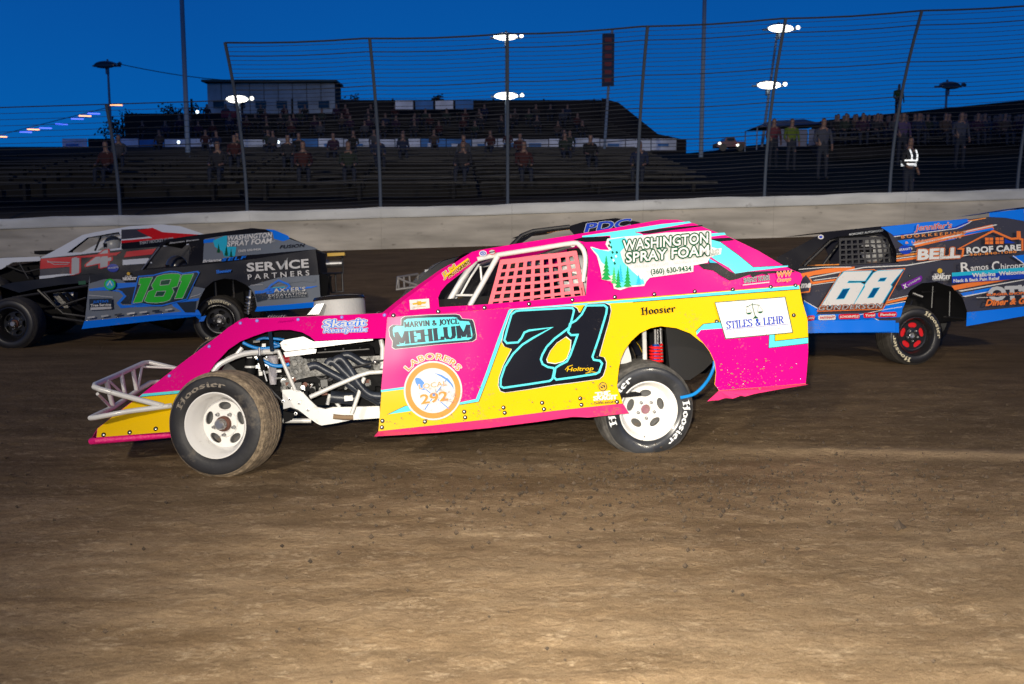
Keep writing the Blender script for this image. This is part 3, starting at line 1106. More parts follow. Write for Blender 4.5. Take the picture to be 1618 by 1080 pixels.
# ================================================================== concrete wall
CONC = mat('stained_concrete', (.50, .46, .38), rough=.85, vary=.35, vscale=1.6, bump=.3, bscale=14, dirt=.34, dscale=5, dcol=(.10, .08, .06), stretch=(.35, 1, 2.2))
CAPM = mat('pale_wall_cap', (.66, .67, .63), rough=.7, vary=.2, vscale=3, dirt=.2, dscale=6, dcol=(.14, .12, .10), stretch=(.3, 1, 1))
wl = thing('concrete_wall', 'long grey concrete track wall with a pale cap behind the cars', 'wall', (0, WALLY, wall_base(0)))
wr_ = random.Random(5)
L_ = 3.0
wall_top = {}
for i in range(-9, 10):
    xa, xb = i * L_, (i + 1) * L_ - .003
    dz = wr_.uniform(-.003, .003); dy = wr_.uniform(-.003, .003)
    def row(x, yo, zo): return Vector((x, WALLY + yo + dy, wall_base(x) + zo + dz))
    prof = [(-.02, -.25), (0, .55), (.0, .71), (.26, .71), (.26, -.25)]
    vs_ = [row(xa, a, b) for a, b in prof] + [row(xb, a, b) for a, b in prof]
    q = MB(); q.add(vs_, [(j, (j + 1) % 5, (j + 1) % 5 + 5, j + 5) for j in range(5)] + [(4, 3, 2, 1, 0), (5, 6, 7, 8, 9)], CONC)
    q.build('wall_panel', wl)
    # cap, a little bent from years of knocks
    q = MB()
    n_ = 6
    prof = [(-.045, .712), (-.055, .74), (-.05, .90), (-.02, .945), (.28, .945), (.28, .712)]
    vv = []
    for k in range(n_ + 1):
        x = xa + (xb - xa) * k / n_
        wob = .012 * math.sin(x * 1.7) + .008 * math.sin(x * 4.1 + 1)
        for a, b in prof: vv.append(row(x, a + wob * .5, b + (wob if b > .72 else wob * .3)))
    fsx = []
    for k in range(n_):
        for j in range(6):
            fsx.append((k * 6 + j, k * 6 + (j + 1) % 6, (k + 1) * 6 + (j + 1) % 6, (k + 1) * 6 + j))
    fsx += [(5, 4, 3, 2, 1, 0), tuple(n_ * 6 + j for j in range(6))]
    q.add(vv, fsx, CAPM)
    q.build('wall_cap', wl)

# ================================================================== bank behind the wall
def bank_z(x, y):
    z0 = wall_base(x) + .80
    t = (y - 23.3) / 36.0
    z1 = 5.2 + (.6 * smooth((x - 9) / 7) if y > 30 else 0)
    return z0 + (z1 - z0) * min(1, max(0, t)) ** .9 + .05 * noise.noise(Vector((x * .3, y * .5, 0)))
bm_ = bpy.data.materials.new('dark_bank_soil'); bm_.use_nodes = True
nt = bm_.node_tree; bs = nt.nodes['Principled BSDF']; bs.inputs['Roughness'].default_value = .95; bs.inputs['Specular IOR Level'].default_value = .1
tc = N('ShaderNodeTexCoord'); sepn = N('ShaderNodeSeparateXYZ'); LK(tc.outputs['Object'], sepn.inputs[0])
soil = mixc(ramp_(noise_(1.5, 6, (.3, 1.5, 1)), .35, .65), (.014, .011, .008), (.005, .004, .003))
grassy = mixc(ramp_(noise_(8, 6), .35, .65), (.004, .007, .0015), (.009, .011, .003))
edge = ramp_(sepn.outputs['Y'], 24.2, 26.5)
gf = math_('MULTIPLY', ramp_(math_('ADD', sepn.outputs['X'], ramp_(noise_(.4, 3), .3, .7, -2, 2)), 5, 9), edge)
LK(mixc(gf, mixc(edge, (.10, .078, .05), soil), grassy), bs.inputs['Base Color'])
xs = [-400, -150, -70, -40] + [-30 + 1.5 * i for i in range(41)] + [40, 70, 150, 400]
ysb = [23.24, 23.28, 23.8, 24.6, 25.5, 27, 29, 31, 34, 37, 40, 44, 48, 52, 56, 60, 70, 90, 150, 400, 900]
vs = [(x, y, -1.0 if y < 23.26 else (bank_z(x, min(y, 60)) if y <= 70 else 5.0)) for y in ysb for x in xs]
w_ = len(xs)
fs = [(j * w_ + i, j * w_ + i + 1, (j + 1) * w_ + i + 1, (j + 1) * w_ + i) for j in range(len(ysb) - 1) for i in range(w_ - 1)]
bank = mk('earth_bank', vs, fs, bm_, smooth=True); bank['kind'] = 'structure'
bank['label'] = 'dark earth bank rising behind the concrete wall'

# ================================================================== catch fence
CABLE = mat('fence_wire', (.045, .048, .055), rough=.6)
POSTM = mat('fence_post_steel', (.07, .09, .12), rough=.6)
def fence_pt(x, f, hi=True):
    """f = 0 at the wall, 1 at the top, which leans out over the track"""
    zb = wall_base(x) + .95
    top = (5.42 + .03 * x + (.025 * x if x > 0 else 0)) if hi else 3.95 + .03 * (x + 12)
    z = zb + (top - zb) * f
    y = WALLY + .32 - (1.35 * f ** 2 if hi else .5 * f * f)
    return Vector((x, y, z))
fe = thing('catch_fence', 'tall dark wire catch fence leaning over the track wall', 'fence', (0, WALLY + .32, wall_base(0)))
posts = [-6.15, -3.05, -.1, 2.9, 5.85, 8.75, 11.7, 14.7]
for x in posts:
    q = MB(); q.tube([fence_pt(x, -.42)] + [fence_pt(x, k / 8) for k in range(9)], .036, POSTM, seg=8)
    q.build('fence_post', fe)
for k in range(44):
    f = k / 43
    q = MB()
    pts = []
    for i in range(29):
        x = -6.15 + (20.85) * i / 28
        p = fence_pt(x, f); s = (x + 6.15) / 2.975
        p.z -= .035 * math.sin(math.pi * (s % 1.0)) * (1 if k % 7 else .3)
        pts.append(p)
    q.tube(pts, .019 if k == 43 else (.011 if k % 8 == 0 else .0055), CABLE, seg=4, cap=False)
    q.build('fence_wire', fe)
fl_ = thing('catch_fence', 'lower section of wire fence above the wall left of the tall fence', 'fence', (-10, WALLY + .32, wall_base(-10)))
for x in (-21, -18, -15.1, -12.1, -9.1):
    q = MB(); q.tube([fence_pt(x, -.4, False)] + [fence_pt(x, k / 5, False) for k in range(6)], .04, POSTM, seg=8); q.build('fence_post', fl_)
for k in range(20):
    q = MB(); q.tube([fence_pt(-24 + 17.8 * i / 12, k / 19, False) for i in range(13)], .012 if k in (19, 12) else .0055, CABLE, seg=4, cap=False); q.build('fence_wire', fl_)

# ================================================================== stands
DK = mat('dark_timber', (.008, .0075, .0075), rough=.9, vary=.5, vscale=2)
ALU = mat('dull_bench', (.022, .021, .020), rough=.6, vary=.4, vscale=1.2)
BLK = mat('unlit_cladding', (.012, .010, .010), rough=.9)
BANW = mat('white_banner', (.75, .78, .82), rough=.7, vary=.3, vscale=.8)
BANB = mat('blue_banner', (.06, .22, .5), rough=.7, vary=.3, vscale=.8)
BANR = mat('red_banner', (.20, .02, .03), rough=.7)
def Xp(px, Y): return (px - 809) / F * (Y / 1.0)
# terraced benches on the bank
tr = thing('terrace_benches', 'rows of dark plank benches stepping up the bank behind the fence', 'benches', (-4, 28, 2.2))
for k in range(15):
    Y = 26.5 + k * 2.1
    xa, xb = -26 - k, (5.5 + .1 * k)
    zz = bank_z(-3, Y)
    n = 5
    for j in range(n):
        a = xa + (xb - xa) * j / n; b = a + (xb - xa) / n - .12
        q = MB()
        q.box(((a + b) / 2, Y, zz + .42), b - a, .30, .05, ALU)
        q.box(((a + b) / 2, Y + .18, zz + .16), b - a, .04, .22, DK)
        for f in (.1, .5, .9):
            q.box((a + (b - a) * f, Y, zz + .18), .08, .25, .44, DK)
        q.build('bench', tr)
# main grandstand
GY = 60.0
gx0, gx1 = Xp(196, GY), Xp(1005, GY)
gs = thing('grandstand', 'long unlit grandstand with white and blue banners along its front', 'grandstand', ((gx0 + gx1) / 2, GY, 5.2))
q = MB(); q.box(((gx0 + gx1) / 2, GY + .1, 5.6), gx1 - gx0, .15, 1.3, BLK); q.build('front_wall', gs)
br = random.Random(8)
nb = 24
bx0, bx1 = Xp(112, GY), Xp(1065, GY)
for i in range(nb):
    a = bx0 + (bx1 - bx0) * i / nb; b = a + (bx1 - bx0) / nb - .05
    m = BANW if i not in (3, 9, 15, 14) else BANB
    if i in (1, 6): m = DK
    q = MB(); q.box(((a + b) / 2, GY - .12 + .02 * (i % 2), 5.72 + .05 * br.random()), b - a, .03, .62 + .1 * br.random(), m)
    if m in (BANW, BANB):
        m2 = BANB if m is BANW else BANW
        q.box(((a + b) / 2 + br.uniform(-.2, .2), GY - .145, 5.72), (b - a) * br.uniform(.35, .6), .012, br.uniform(.12, .22), m2 if br.random() < .6 else m)
    q.build('banner', gs)
for k in range(8):
    Y = GY + .7 + k * .95; z = 5.9 + k * .24
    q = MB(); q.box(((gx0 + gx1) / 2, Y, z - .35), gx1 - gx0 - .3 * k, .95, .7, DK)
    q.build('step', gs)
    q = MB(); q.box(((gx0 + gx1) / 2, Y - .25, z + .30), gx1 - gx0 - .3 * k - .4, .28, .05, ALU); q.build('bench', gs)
bx = Xp(952, 68)
q = MB(); q.box(((Xp(540, 68) + bx) / 2, 68.6, 7.2), bx - Xp(540, 68), .2, 4.2, BLK); q.build('back_wall', gs)
q = MB(); q.box(((Xp(205, 68) + Xp(540, 68)) / 2, 68.5, 6.7), Xp(540, 68) - Xp(205, 68), .2, 3.4, BLK); q.build('back_wall', gs)
q = MB()
y_ = 66.5
q.sheet([[Vector((bx - .3, y_, 9.2)), Vector((bx + .8, y_, 8.9)), Vector((Xp(1035, y_), y_, 6.9)), Vector((Xp(1080, y_), y_, 6.5)), Vector((Xp(1080, y_), y_, 5.0)), Vector((bx - .3, y_, 5.0))]], Vector((0, .3, 0)), BLK)
q.build('stair_wall', gs)
q = MB()
for i in range(4):
    a = Xp(628 + i * 31, 66); q.box((a + .6, 66, 8.7), 1.15, .05, .55, BANB if i % 2 else BANW)
q.build('sponsor_board', gs)
for i in range(9):
    q = MB(); q.box((gx0 + 2 + i * (gx1 - gx0 - 4) / 8, 67.9, 8.2), .12, .12, 2.2, DK); q.build('post', gs)
# press box and red sign
PB = mat('pale_cladding', (.42, .46, .46), rough=.8, vary=.25, vscale=1)
pb = thing('press_box', 'pale grey boxy press building standing above the left of the grandstand', 'building', (Xp(437, 72), 72, 5.0))
xa, xb = Xp(340, 72), Xp(537, 72)
q = MB(); q.box(((xa + xb) / 2, 73, 8.9), xb - xa, 2.4, 3.9, BLK); q.build('wall', pb)
npn_ = 9
for i in range(npn_):
    a = xa + (xb - xa) * i / npn_
    q = MB(); q.box((a + (xb - xa) / npn_ / 2, 71.75, 9.75), (xb - xa) / npn_ - .05, .06, 2.1, PB); q.build('cladding_panel', pb)
for i in range(6):
    a = xa + .8 + (xb - xa - 1.6) * i / 5
    q = MB(); q.box((a, 71.68, 9.35), .75, .04, .5, mat('dark_window', (.02, .03, .04), rough=.1)); q.build('window', pb)
q = MB(); q.box(((xa + xb) / 2, 72.6, 10.92), xb - xa + .4, 3.0, .14, mat('greenish_roof', (.05, .09, .08), rough=.7)); q.build('roof', pb)
rs = MB(); rs.box((Xp(372, 66), 66, 8.1), 1.1, .06, .42, BANR); rs.box((Xp(372, 66), 66.1, 6.9), .08, .08, 2.2, DK)
tag(rs.build('sign'), 'small red sign in front of the pale press building', 'sign')

# right-hand stand on the hill
rsx0, rsx1 = Xp(1262, 50), Xp(1760, 50)
hs = thing('hillside_stand', 'dark stepped stand full of people at the right behind the fence', 'grandstand', ((rsx0 + rsx1) / 2, 48, 4.8))
for k in range(9):
    Y = 40 + k * 1.35; z = 4.15 + k * .12
    x0_ = Xp(1290 - k * 2, Y)
    q = MB(); q.box(((x0_ + rsx1) / 2, Y, z - .5), rsx1 - x0_, 1.35, 1.0, DK); q.build('step', hs)
    q = MB(); q.box(((x0_ + rsx1) / 2, Y - .3, z + .40), rsx1 - x0_ - .4, .3, .05, ALU); q.build('bench', hs)
q = MB()
q.sheet([[Vector((Xp(1275, 53), 53, 5)), Vector((rsx1, 53, 5)), Vector((rsx1, 53, 8.0)), Vector((Xp(1618, 53), 53, 7.6)), Vector((Xp(1290, 53), 53, 6.5)), Vector((Xp(1275, 53), 53, 6.3))]], Vector((0, .2, 0)), BLK)
q.build('back_wall', hs)

# ---- spectators
pal = []
for c_ in ((.02, .02, .025), (.05, .012, .012), (.012, .02, .05), (.06, .06, .065), (.01, .01, .01), (.03, .01, .03), (.02, .03, .02), (.06, .04, .03)):
    pal.append(mat('shirt_%d' % len(pal), c_, rough=.9))
pr_ = random.Random(33)
def crowd_row(x0, x1, Y, z, n, group, label):
    for i in range(n):
        if pr_.random() < .22: continue
        x = x0 + (x1 - x0) * (i + pr_.uniform(.1, .9)) / n
        person('person', 'seated', (SKINM, pr_.choice(pal), TROUS, SHOE, HAIRM), (x, Y, z), -math.pi / 2 + pr_.uniform(-.3, .3), label, group)
for k in (0, 2, 3, 5, 7):
    crowd_row(gx0 + .5, gx1 - 2.5, GY + .45 + k * .95, 5.9 + k * .24 + .46, 19, 'spectators in the main grandstand', 'spectator in dark clothes seated in the unlit main grandstand behind the banners')
for k in range(0, 9):
    Y = 40 + k * 1.35
    crowd_row(Xp(1300, Y), Xp(1640, Y), Y - .3, 4.15 + k * .12 + .56, 11, 'spectators in the hillside stand', 'spectator in dark clothes seated in the stand on the right hillside')
for k in (1, 4, 7, 10, 12):
    Y = 26.5 + k * 2.1
    crowd_row(-11 - k * .8, 4, Y, bank_z(-3, Y) + .58, 7, 'spectators on the terrace benches', 'spectator in dark clothes sitting on the dark plank benches behind the fence')
LIME = mat('lime_shirt', (.10, .15, .006), rough=.8)
WORN = mat('white_shirt', (.05, .055, .08), rough=.8)
MAUVE = mat('mauve_jacket', (.08, .05, .12), rough=.8)
PLAIDR = mat('dull_red_shirt', (.12, .02, .03), rough=.8)
def bystander(px, Y, m, lab, dz=0):
    x = Xp(px, Y)
    person('person', 'standing', (SKINM, m, TROUS, SHOE, HAIRM), (x, Y, bank_z(x, Y) + dz), -math.pi / 2, lab)
bystander(1243, 34, LIME, 'spectator in lime yellow shirt standing on the bank right of the pink car roof')
bystander(1215, 35, PLAIDR, 'spectator in dull red shirt next to the one in lime yellow')
bystander(1292, 29, WORN, 'spectator in pale blue shirt standing low on the bank by the wall')
bystander(1415, 33, MAUVE, 'spectator in mauve jacket standing on the bank above the marshal')
bystander(1505, 31, WORN, 'spectator in whitish shirt on the bank at the far right')
x = Xp(1424, 50)
person('person', 'standing', (SKINM, mat('lime_jacket', (.08, .13, .01), rough=.8), TROUS, SHOE, HAIRM), (x, 51.5, 6.4), -math.pi / 2, 'spectator in green jacket standing at the top of the right hillside stand')
# marshal with reflective tape
mx_ = Xp(1427, 25.2)
mo = person('person', 'standing', (SKINM, mat('black_jacket', (.01, .01, .012), rough=.8), TROUS, SHOE, HAIRM), (mx_, 25.2, bank_z(mx_, 25.2) - .42), -math.pi / 2 + .5, 'track marshal in black with bright reflective bands behind the wall at right')
TAPE = mat('glowing_reflective_tape', (.95, .97, .95), rough=.3, emit=.9)  # light thrown back by the tape is put in as its own glow
for (z0, r0, ya) in ((1.16, .185, 1.45), (1.07, .18, 1.45)):
    q = MB(); ring = [Vector((math.cos(a) * r0 * .86, math.sin(a) * r0 * ya * .82, z0)) for a in [2 * math.pi * i / 20 for i in range(21)]]
    q.add([p + Vector((0, 0, .028)) for p in ring] + [p - Vector((0, 0, .028)) for p in ring], [(i, i + 1, 22 + i, 21 + i) for i in range(20)], TAPE); q.build('reflective_band', mo, local=True)
q = MB()
for s_ in (-1, 1):
    pts = [Vector((.165, s_ * .09, 1.16)), Vector((.165, s_ * .10, 1.30)), Vector((.10, s_ * .11, 1.45))]
    q.add([p + Vector((0, -.03, 0)) for p in pts] + [p + Vector((0, .03, 0)) for p in pts], [(0, 1, 4, 3), (1, 2, 5, 4)], TAPE)
q.build('reflective_band', mo, local=True)

# ================================================================== light poles
LAMP = mat('lit_floodlight', (1.0, .97, .86), emit=4)
POLEM = mat('galvanised_pole', (.20, .26, .32), rough=.6)
def light_pole(px, Y, heads, lean=0.0, label='', top=None, r=.085, group=None):
    x = Xp(px, Y)
    z0 = 4.9
    zt_ = top or (CAMH + (341 - heads[0][1]) / F * Y + .4)
    lp = thing('light_pole', label, 'light pole', (x, Y, z0), group)
    q = MB(); q.tube([Vector((x, Y, z0)), Vector((x + lean, Y, zt_))], [r, r * .7], POLEM, seg=10); q.build('pole', lp, smooth=True)
    for hx, hy, w, lit in heads:
        c = Vector((Xp(hx, Y), Y - .45, CAMH + (341 - hy) / F * Y))
        q = MB(); q.box(c + Vector((0, .30, -.02)), w + .3, .10, .10, POLEM); q.box(c + Vector((0, .35, -.25)), .1, .35, .5, POLEM)
        arm = q.build('cross_arm', lp)
        for cc, ww, hh in ((c, w * .92, .40), (c + Vector((w * .62, 0, .05)), .22, .20)):
            q = MB(); k_ = len(q.v)
            q.ball(cc + Vector((0, .12, .04)), .5, POLEM, ww * 1.04, .3, hh * 1.1, n=10)
            h_ = q.build('lamp_housing', lp, smooth=True)
            q = MB(); q.ball(cc - Vector((0, .06, .02)), .5, LAMP if lit else mat('unlit_glass', (.03, .04, .05), rough=.2), ww, .12, hh, n=12)
            q.build('lamp_face', h_, smooth=True)
    return lp
light_pole(800, 60, [(799, 70, 1.5, 1), (800, 158, 1.5, 1)], 0, 'light pole with two lit floodlight rows at the picture centre')
light_pole(1196, 56, [(1217, 58, 1.5, 1), (1202, 142, 1.4, 1)], .75, 'slightly leaning light pole with two lit floodlight rows at the right')
light_pole(388, 58, [(388, 163, 1.35, 1)], 0, 'short light pole with one lit floodlight row before the press building')
light_pole(187, 62, [(187, 112, 1.4, 0)], 0, 'light pole with unlit lamps at the left')
light_pole(1480, 60, [(1480, 143, 1.3, 0)], 0, 'light pole with unlit lamps above the right hillside stand')
for px, Y, lab, r in ((305, 46, 'tall bare pole rising out of the picture at the left', .11), (1103, 50, 'tall bare pole rising out of the picture right of centre', .11)):
    q = MB(); x = Xp(px, Y); q.tube([Vector((x, Y, 4.0)), Vector((x, Y, 22))], [r, r * .8], mat('faint_pole', (.25, .32, .38), rough=.7), seg=12)
    tag(q.build('pole', None, smooth=True), lab, 'pole')
# pole with a hanging red-lettered banner
q = MB(); x = Xp(952, 52); q.tube([Vector((x, 52, 4.6)), Vector((x + .35, 52, 10.9))], .07, POLEM, seg=8)
fp = thing('banner_pole', 'pole carrying a narrow dark banner with red marks above the grandstand end', 'banner pole', (x, 52, 4.6)); q.build('pole', fp)
q = MB(); q.box((x + .15, 51.9, 9.4), .62, .03, 2.6, mat('dark_blue_cloth', (.015, .03, .07), rough=.8)); ban_ = q.build('banner', fp)
q = MB()
for i in range(6):
    q.box((x + .15, 51.87, 10.4 - i * .40), .34, .01, .2, BANR)
q.build('red_print', ban_)
# power line and little lights along the stair at far left
q = MB()
a = Vector((Xp(190, 62), 62, CAMH + (341 - 106) / F * 62)); b = Vector((Xp(470, 62), 62, CAMH + (341 - 136) / F * 62))
q.tube([a + (b - a) * (i / 10) - Vector((0, 0, .35 * math.sin(math.pi * i / 10))) for i in range(11)], .025, CABLE, seg=5)
tag(q.build('power_line'), 'thin power line running right from the unlit light pole', 'cable')
EO = mat('orange_bulb', (1.0, .42, .18), emit=3.0); EB = mat('blue_bulb', (.08, .12, 1.0), emit=3.0)
sl = thing('string_lights', 'ascending string of small orange and blue lights at the far left', 'lights', (Xp(110, 58), 58, 6.6))
q = MB(); q.tube([Vector((Xp(-10, 58), 58, CAMH + (341 - 222) / F * 58)), Vector((Xp(210, 58), 58, CAMH + (341 - 168) / F * 58))], .02, CABLE, seg=4); q.build('wire', sl)
for px, py, m in ((17, 219, EO), (68, 208, EO), (56, 212, EB), (87, 206, EB), (112, 200, EB), (137, 192, EB), (149, 187.5, EO), (163, 184, EB), (198, 171, EO)):
    c = Vector((Xp(px, 58), 58 - .1, CAMH + (341 - py) / F * 58))
    q = MB(); q.tube([c - Vector((.34, 0, -.01)), c + Vector((.34, 0, -.01))], .032, m, seg=6); q.build('bulb', sl)
WL = mat('small_white_lamp', (.8, .95, 1), emit=3)
for px, py, lab in ((291, 227, 'small white lamp on the banner row at the left'), (446, 227, 'small white lamp on the banner row below the press building'), (962 - 640, 181, 'small lamp on the roof left of the press building')):
    c = Vector((Xp(px, 59.5), 59.5, CAMH + (341 - py) / F * 59.5))
    q = MB(); q.lathe([(.0, -.06), (.06, -.05), (.09, 0)], WL, c=c, axis=(0, 1, 0), seg=12); q.lathe([(.09, 0), (.07, .1), (0, .12)], DK, c=c, axis=(0, 1, 0), seg=12)
    tag(q.build('lamp', None), lab, 'lamp')

# canopy tent and red vehicle right of centre
ty = 50
tx0, tx1 = Xp(1188, ty), Xp(1292, ty)
tn = thing('canopy_tent', 'blue roofed canopy with white side sheets left of the hillside stand', 'tent', ((tx0 + tx1) / 2, ty, 5.0))
def yz(py, Y): return CAMH + (341 - py) / F * Y
BC = mat('blue_canopy', (.015, .06, .16), rough=.7)
q = MB(); zr = yz(204, ty)
q.add([Vector((tx0, ty, zr)), Vector((tx1, ty, zr + .15)), Vector((tx1, ty + 2.6, zr + .15)), Vector((tx0, ty + 2.6, zr)), Vector((tx0 + 1.0, ty + 1.3, zr + .42)), Vector((tx1 - .6, ty + 1.3, zr + .5))],
      [(0, 1, 5, 4), (1, 2, 5), (2, 3, 4, 5), (3, 0, 4)], BC); q.build('roof', tn)
for x in (tx0 + .05, tx1 - .05):
    for y in (ty + .05, ty + 2.55):
        q = MB(); q.box((x, y, (zr + 4.8) / 2), .05, .05, zr - 4.8, POLEM); q.build('leg', tn)
for i in range(3):
    a = Xp(1222 + i * 24, ty); q = MB(); q.box((a + .36, ty + .1 + .05 * (i % 2), zr - .52), .70, .02, .85, mat('white_sheet', (.22, .24, .32), rough=.8)); q.build('side_sheet', tn)
rv = thing('red_pickup', 'red pickup with small headlights parked left of the canopy', 'pickup', (Xp(1147, 54), 54, 5.0))
q = MB(); x0_ = Xp(1128, 54); z0 = yz(239, 54)
RP = mat('red_car_paint', (.12, .008, .015), rough=.3, coat=.5)
prof = [(0, .25), (.02, .62), (.45, .70), (.62, 1.05), (1.15, 1.08), (1.3, .72), (1.95, .70), (1.97, .3)]
q.sheet([[Vector((x0_ + a * .78, 54, z0 + b * .62)) for a, b in prof]], Vector((0, 1.3, 0)), RP); q.build('body', rv)
for a in (.4, 1.55):
    q = MB(); q.lathe([(0, -.02), (.2, -.02), (.21, .1), (.2, .2)], RUBBERC, c=Vector((x0_ + a * .78, 54, z0 + .14)), axis=(0, 1, 0), seg=14); q.build('wheel', rv)
for a, b in ((.02, .55), (1.25, .42)):
    q = MB(); q.lathe([(0, -.05), (.07, -.04), (.08, .02)], mat('headlight_glow', (1, 1, .85), emit=2), c=Vector((x0_ + a * .78 + .1, 53.95, z0 + b * .62)), axis=(0, 1, 0), seg=10); q.build('headlight', rv)
q = MB(); q.box((x0_ + .70, 53.98, z0 + .55), .38, .02, .13, mat('dark_window', (.02, .03, .04), rough=.1)); q.build('window', rv)

# trees beyond the stands
LEAF = mat('dark_leaf', (.012, .02, .010), rough=.8)
LEAF2 = mat('darker_leaf', (.006, .010, .006), rough=.8)
def tree(px, Y, ytop, w, lab):
    x = Xp(px, Y); zt2 = yz(ytop, Y)
    t = thing('tree', lab, 'tree', (x, Y, 5.0), 'trees beyond the stands')
    q = MB(); q.tube([Vector((x, Y, 5)), Vector((x + .1, Y, 6.5)), Vector((x, Y, zt2 - .8))], [.18, .05], DK, seg=7)
    for a in range(4): q.tube([Vector((x, Y, 6.2 + a * .3)), Vector((x + math.cos(a * 1.7) * w * .3, Y + math.sin(a * 1.7) * w * .3, 7.2 + a * .3))], [.07, .02], DK, seg=5)
    q.build('trunk', t)
    q = MB(); rt = random.Random(px)
    lo = 5.8
    for i in range(900):
        cl = i % 18
        rc = random.Random(px * 31 + cl)
        cc = Vector((x + rc.uniform(-.5, .5) * w * .75, Y + rc.uniform(-.4, .4) * w, lo + (zt2 - lo) * rc.uniform(.2, .9)))
        p = cc + Vector((rt.gauss(0, .16), rt.gauss(0, .16), rt.gauss(0, .13))) * w * .6
        if p.z > zt2: p.z = zt2
        u = Vector((rt.uniform(-1, 1), rt.uniform(-1, 1), rt.uniform(-1, 1))).normalized(); v = u.cross(Vector((.3, .5, .8))).normalized()
        s_ = .13
        q.add([p - u * s_, p + v * s_ * .6, p + u * s_, p - v * s_ * .6], [(0, 1, 2, 3)], LEAF if cl % 2 else LEAF2)
    q.build('crown', t)
tree(305, 74, 163, 3.2, 'dark round tree just left of the press building')
tree(552, 78, 152, 2.0, 'small dark tree right of the press building')
tree(700, 84, 146, 1.6, 'small dark tree rising over the middle of the grandstand')
tree(205, 76, 172, 3.0, 'low dark tree at the left end of the grandstand')
# ================================================================== the pink car, number 71
A = Car(595, 690, 6.2, 10.0, 6.0, 3.2)
WID = 1.62
root = thing('race_car', 'pink and yellow dirt modified race car numbered 71, sideways and closest to the trackside', 'race car',
             (A.w(1.5, .8, 0).x, A.w(1.5, .8, 0).y, 0.0))
z590 = Z(590, 480, 4.91); z770 = Z(770, 460, 4.696); z920 = Z(920, 340, 4.494); z930 = Z(930, 500, 4.909)
z1100 = Z(1100, 440, 5.145); z400 = Z(400, 480, 4.909); z130 = Z(130, 560, 6.75); z340 = Z(340, 490, 9.82)
z690 = Z(690, 370, 6.223); z600 = Z(600, 340, 5.393)

arch = [(1136, 617), (1129, 607), (1131, 588), (1129, 572), (1121, 555), (1112, 543), (1104, 537), (1091, 526.5), (1068.5, 518), (1044, 515), (1028, 518), (1011, 526), (997, 539),
        (987, 553), (981, 567), (978, 581), (976, 598), (975, 610), (979, 622), (984, 637)]
side = [(612, 501), (700, 494.2), (900, 478.5), (1100, 462.8), (1263, 450), (1267.5, 475), (1276, 504), (1277, 533), (1277, 557), (1275, 584), (1273, 606)] + arch + \
       [(877, 648.5), (780, 661), (690, 671), (598, 681)]
mb = MB()
mb.sheet([A.P(side)], A.T * .004, YELLOW)
body_side = mb.build('side_panel', root)
pr = A.proj()

# printed pattern of the wrap
d = Decal(pr, step=.0006)
d.poly([(612, 501), (806, 486), (789, 537), (770, 591), (752.5, 631.5), (700, 640), (690, 606), (636, 611), (602, 616)], PINK)
d.poly([(806, 485.8), (905, 478.1), (905, 479.5), (804, 490)], PINK)
d.ribbon([(602, 617.5), (637, 613), (690, 606)], 3.4, CYAN)
d.poly([(807, 487.5), (803.5, 490), (786, 537), (767, 591), (752, 630), (726, 635.5), (726, 639), (756, 634), (772, 593), (792, 537), (808, 492)], CYAN)
d.ribbon([(809, 491), (793, 537), (772.5, 593), (756.7, 634.5), (726, 639.5)], .8, NAVY)
d.poly([(612, 654.5), (640, 641), (662, 640), (650, 649)], CYAN)
d.ribbon([(612, 654.5), (640, 641), (662, 640)], .7, NAVY)
d.poly([(805, 488), (900, 480.2), (1000, 472.5), (1262.5, 450.8), (1263.5, 456), (1100, 468.5), (1000, 476.8), (900, 482.6), (806, 490)], CYAN)
d.ribbon([(1000, 477), (1100, 469), (1263.5, 456.4)], 1.0, NAVY)
d.poly([(1100, 529), (1108, 520.5), (1140, 518), (1216, 512), (1214.7, 549), (1276.8, 542), (1277, 557), (1275, 584), (1273, 605.5), (1200, 611.5), (1136.3, 616.7), (1129.5, 607), (1131.5, 588), (1129.5, 572), (1121.5, 555), (1112.5, 543)], PINK)
d.poly([(1100, 523), (1111.7, 512), (1139, 509), (1160, 507.5), (1160, 516.5), (1140, 518.5), (1108, 521), (1101, 528.5)], CYAN)
d.ribbon([(1099, 523.5), (1111.3, 511.5), (1139, 508.5), (1160, 507)], .9, NAVY)
d.poly([(1216, 515), (1224, 515), (1224, 538.7), (1276.8, 533), (1276.8, 542), (1214.7, 549.5)], CYAN)
d.ribbon([(1224.3, 520), (1224.3, 538.5), (1276.6, 532.8)], 1.0, NAVY)
d.ribbon([(1215.8, 520), (1214.4, 549.6), (1276.6, 542.3)], 1.0, NAVY)
d.build('wrap_pattern', body_side)

# number 71
d = Decal(pr, base=.012)
sil = z770([(165, 165), (195, 132), (300, 124), (600, 105), (640, 107), (668, 122), (682, 152), (692, 152), (715, 108), (750, 88), (880, 84), (912, 100), (921, 140), (905, 220), (868, 350), (833, 480),
            (870, 490), (886, 525), (882, 570), (862, 628), (835, 652), (640, 680), (500, 697), (300, 730), (130, 753), (95, 742), (78, 700), (84, 640), (115, 550), (178, 428), (125, 410), (104, 375), (118, 300)])
hole = z770([(582, 340), (618, 368), (612, 430), (588, 495), (560, 518), (505, 533), (450, 524), (443, 500), (470, 440), (515, 385)])
d.poly(sil, WHITE, [list(reversed(hole))])
ins = [(p[0] + (827 - p[0]) * .004 + (0), p[1]) for p in sil]
cx, cy = 874, 562
shr = lambda pts, k: [(p[0] + (cx - p[0]) / math.hypot(p[0] - cx, p[1] - cy) * k, p[1] + (cy - p[1]) / math.hypot(p[0] - cx, p[1] - cy) * k) for p in pts]
hc = (882, 553)
hole2 = [(p[0] + (p[0] - hc[0]) * .07, p[1] + (p[1] - hc[1]) * .07) for p in hole]
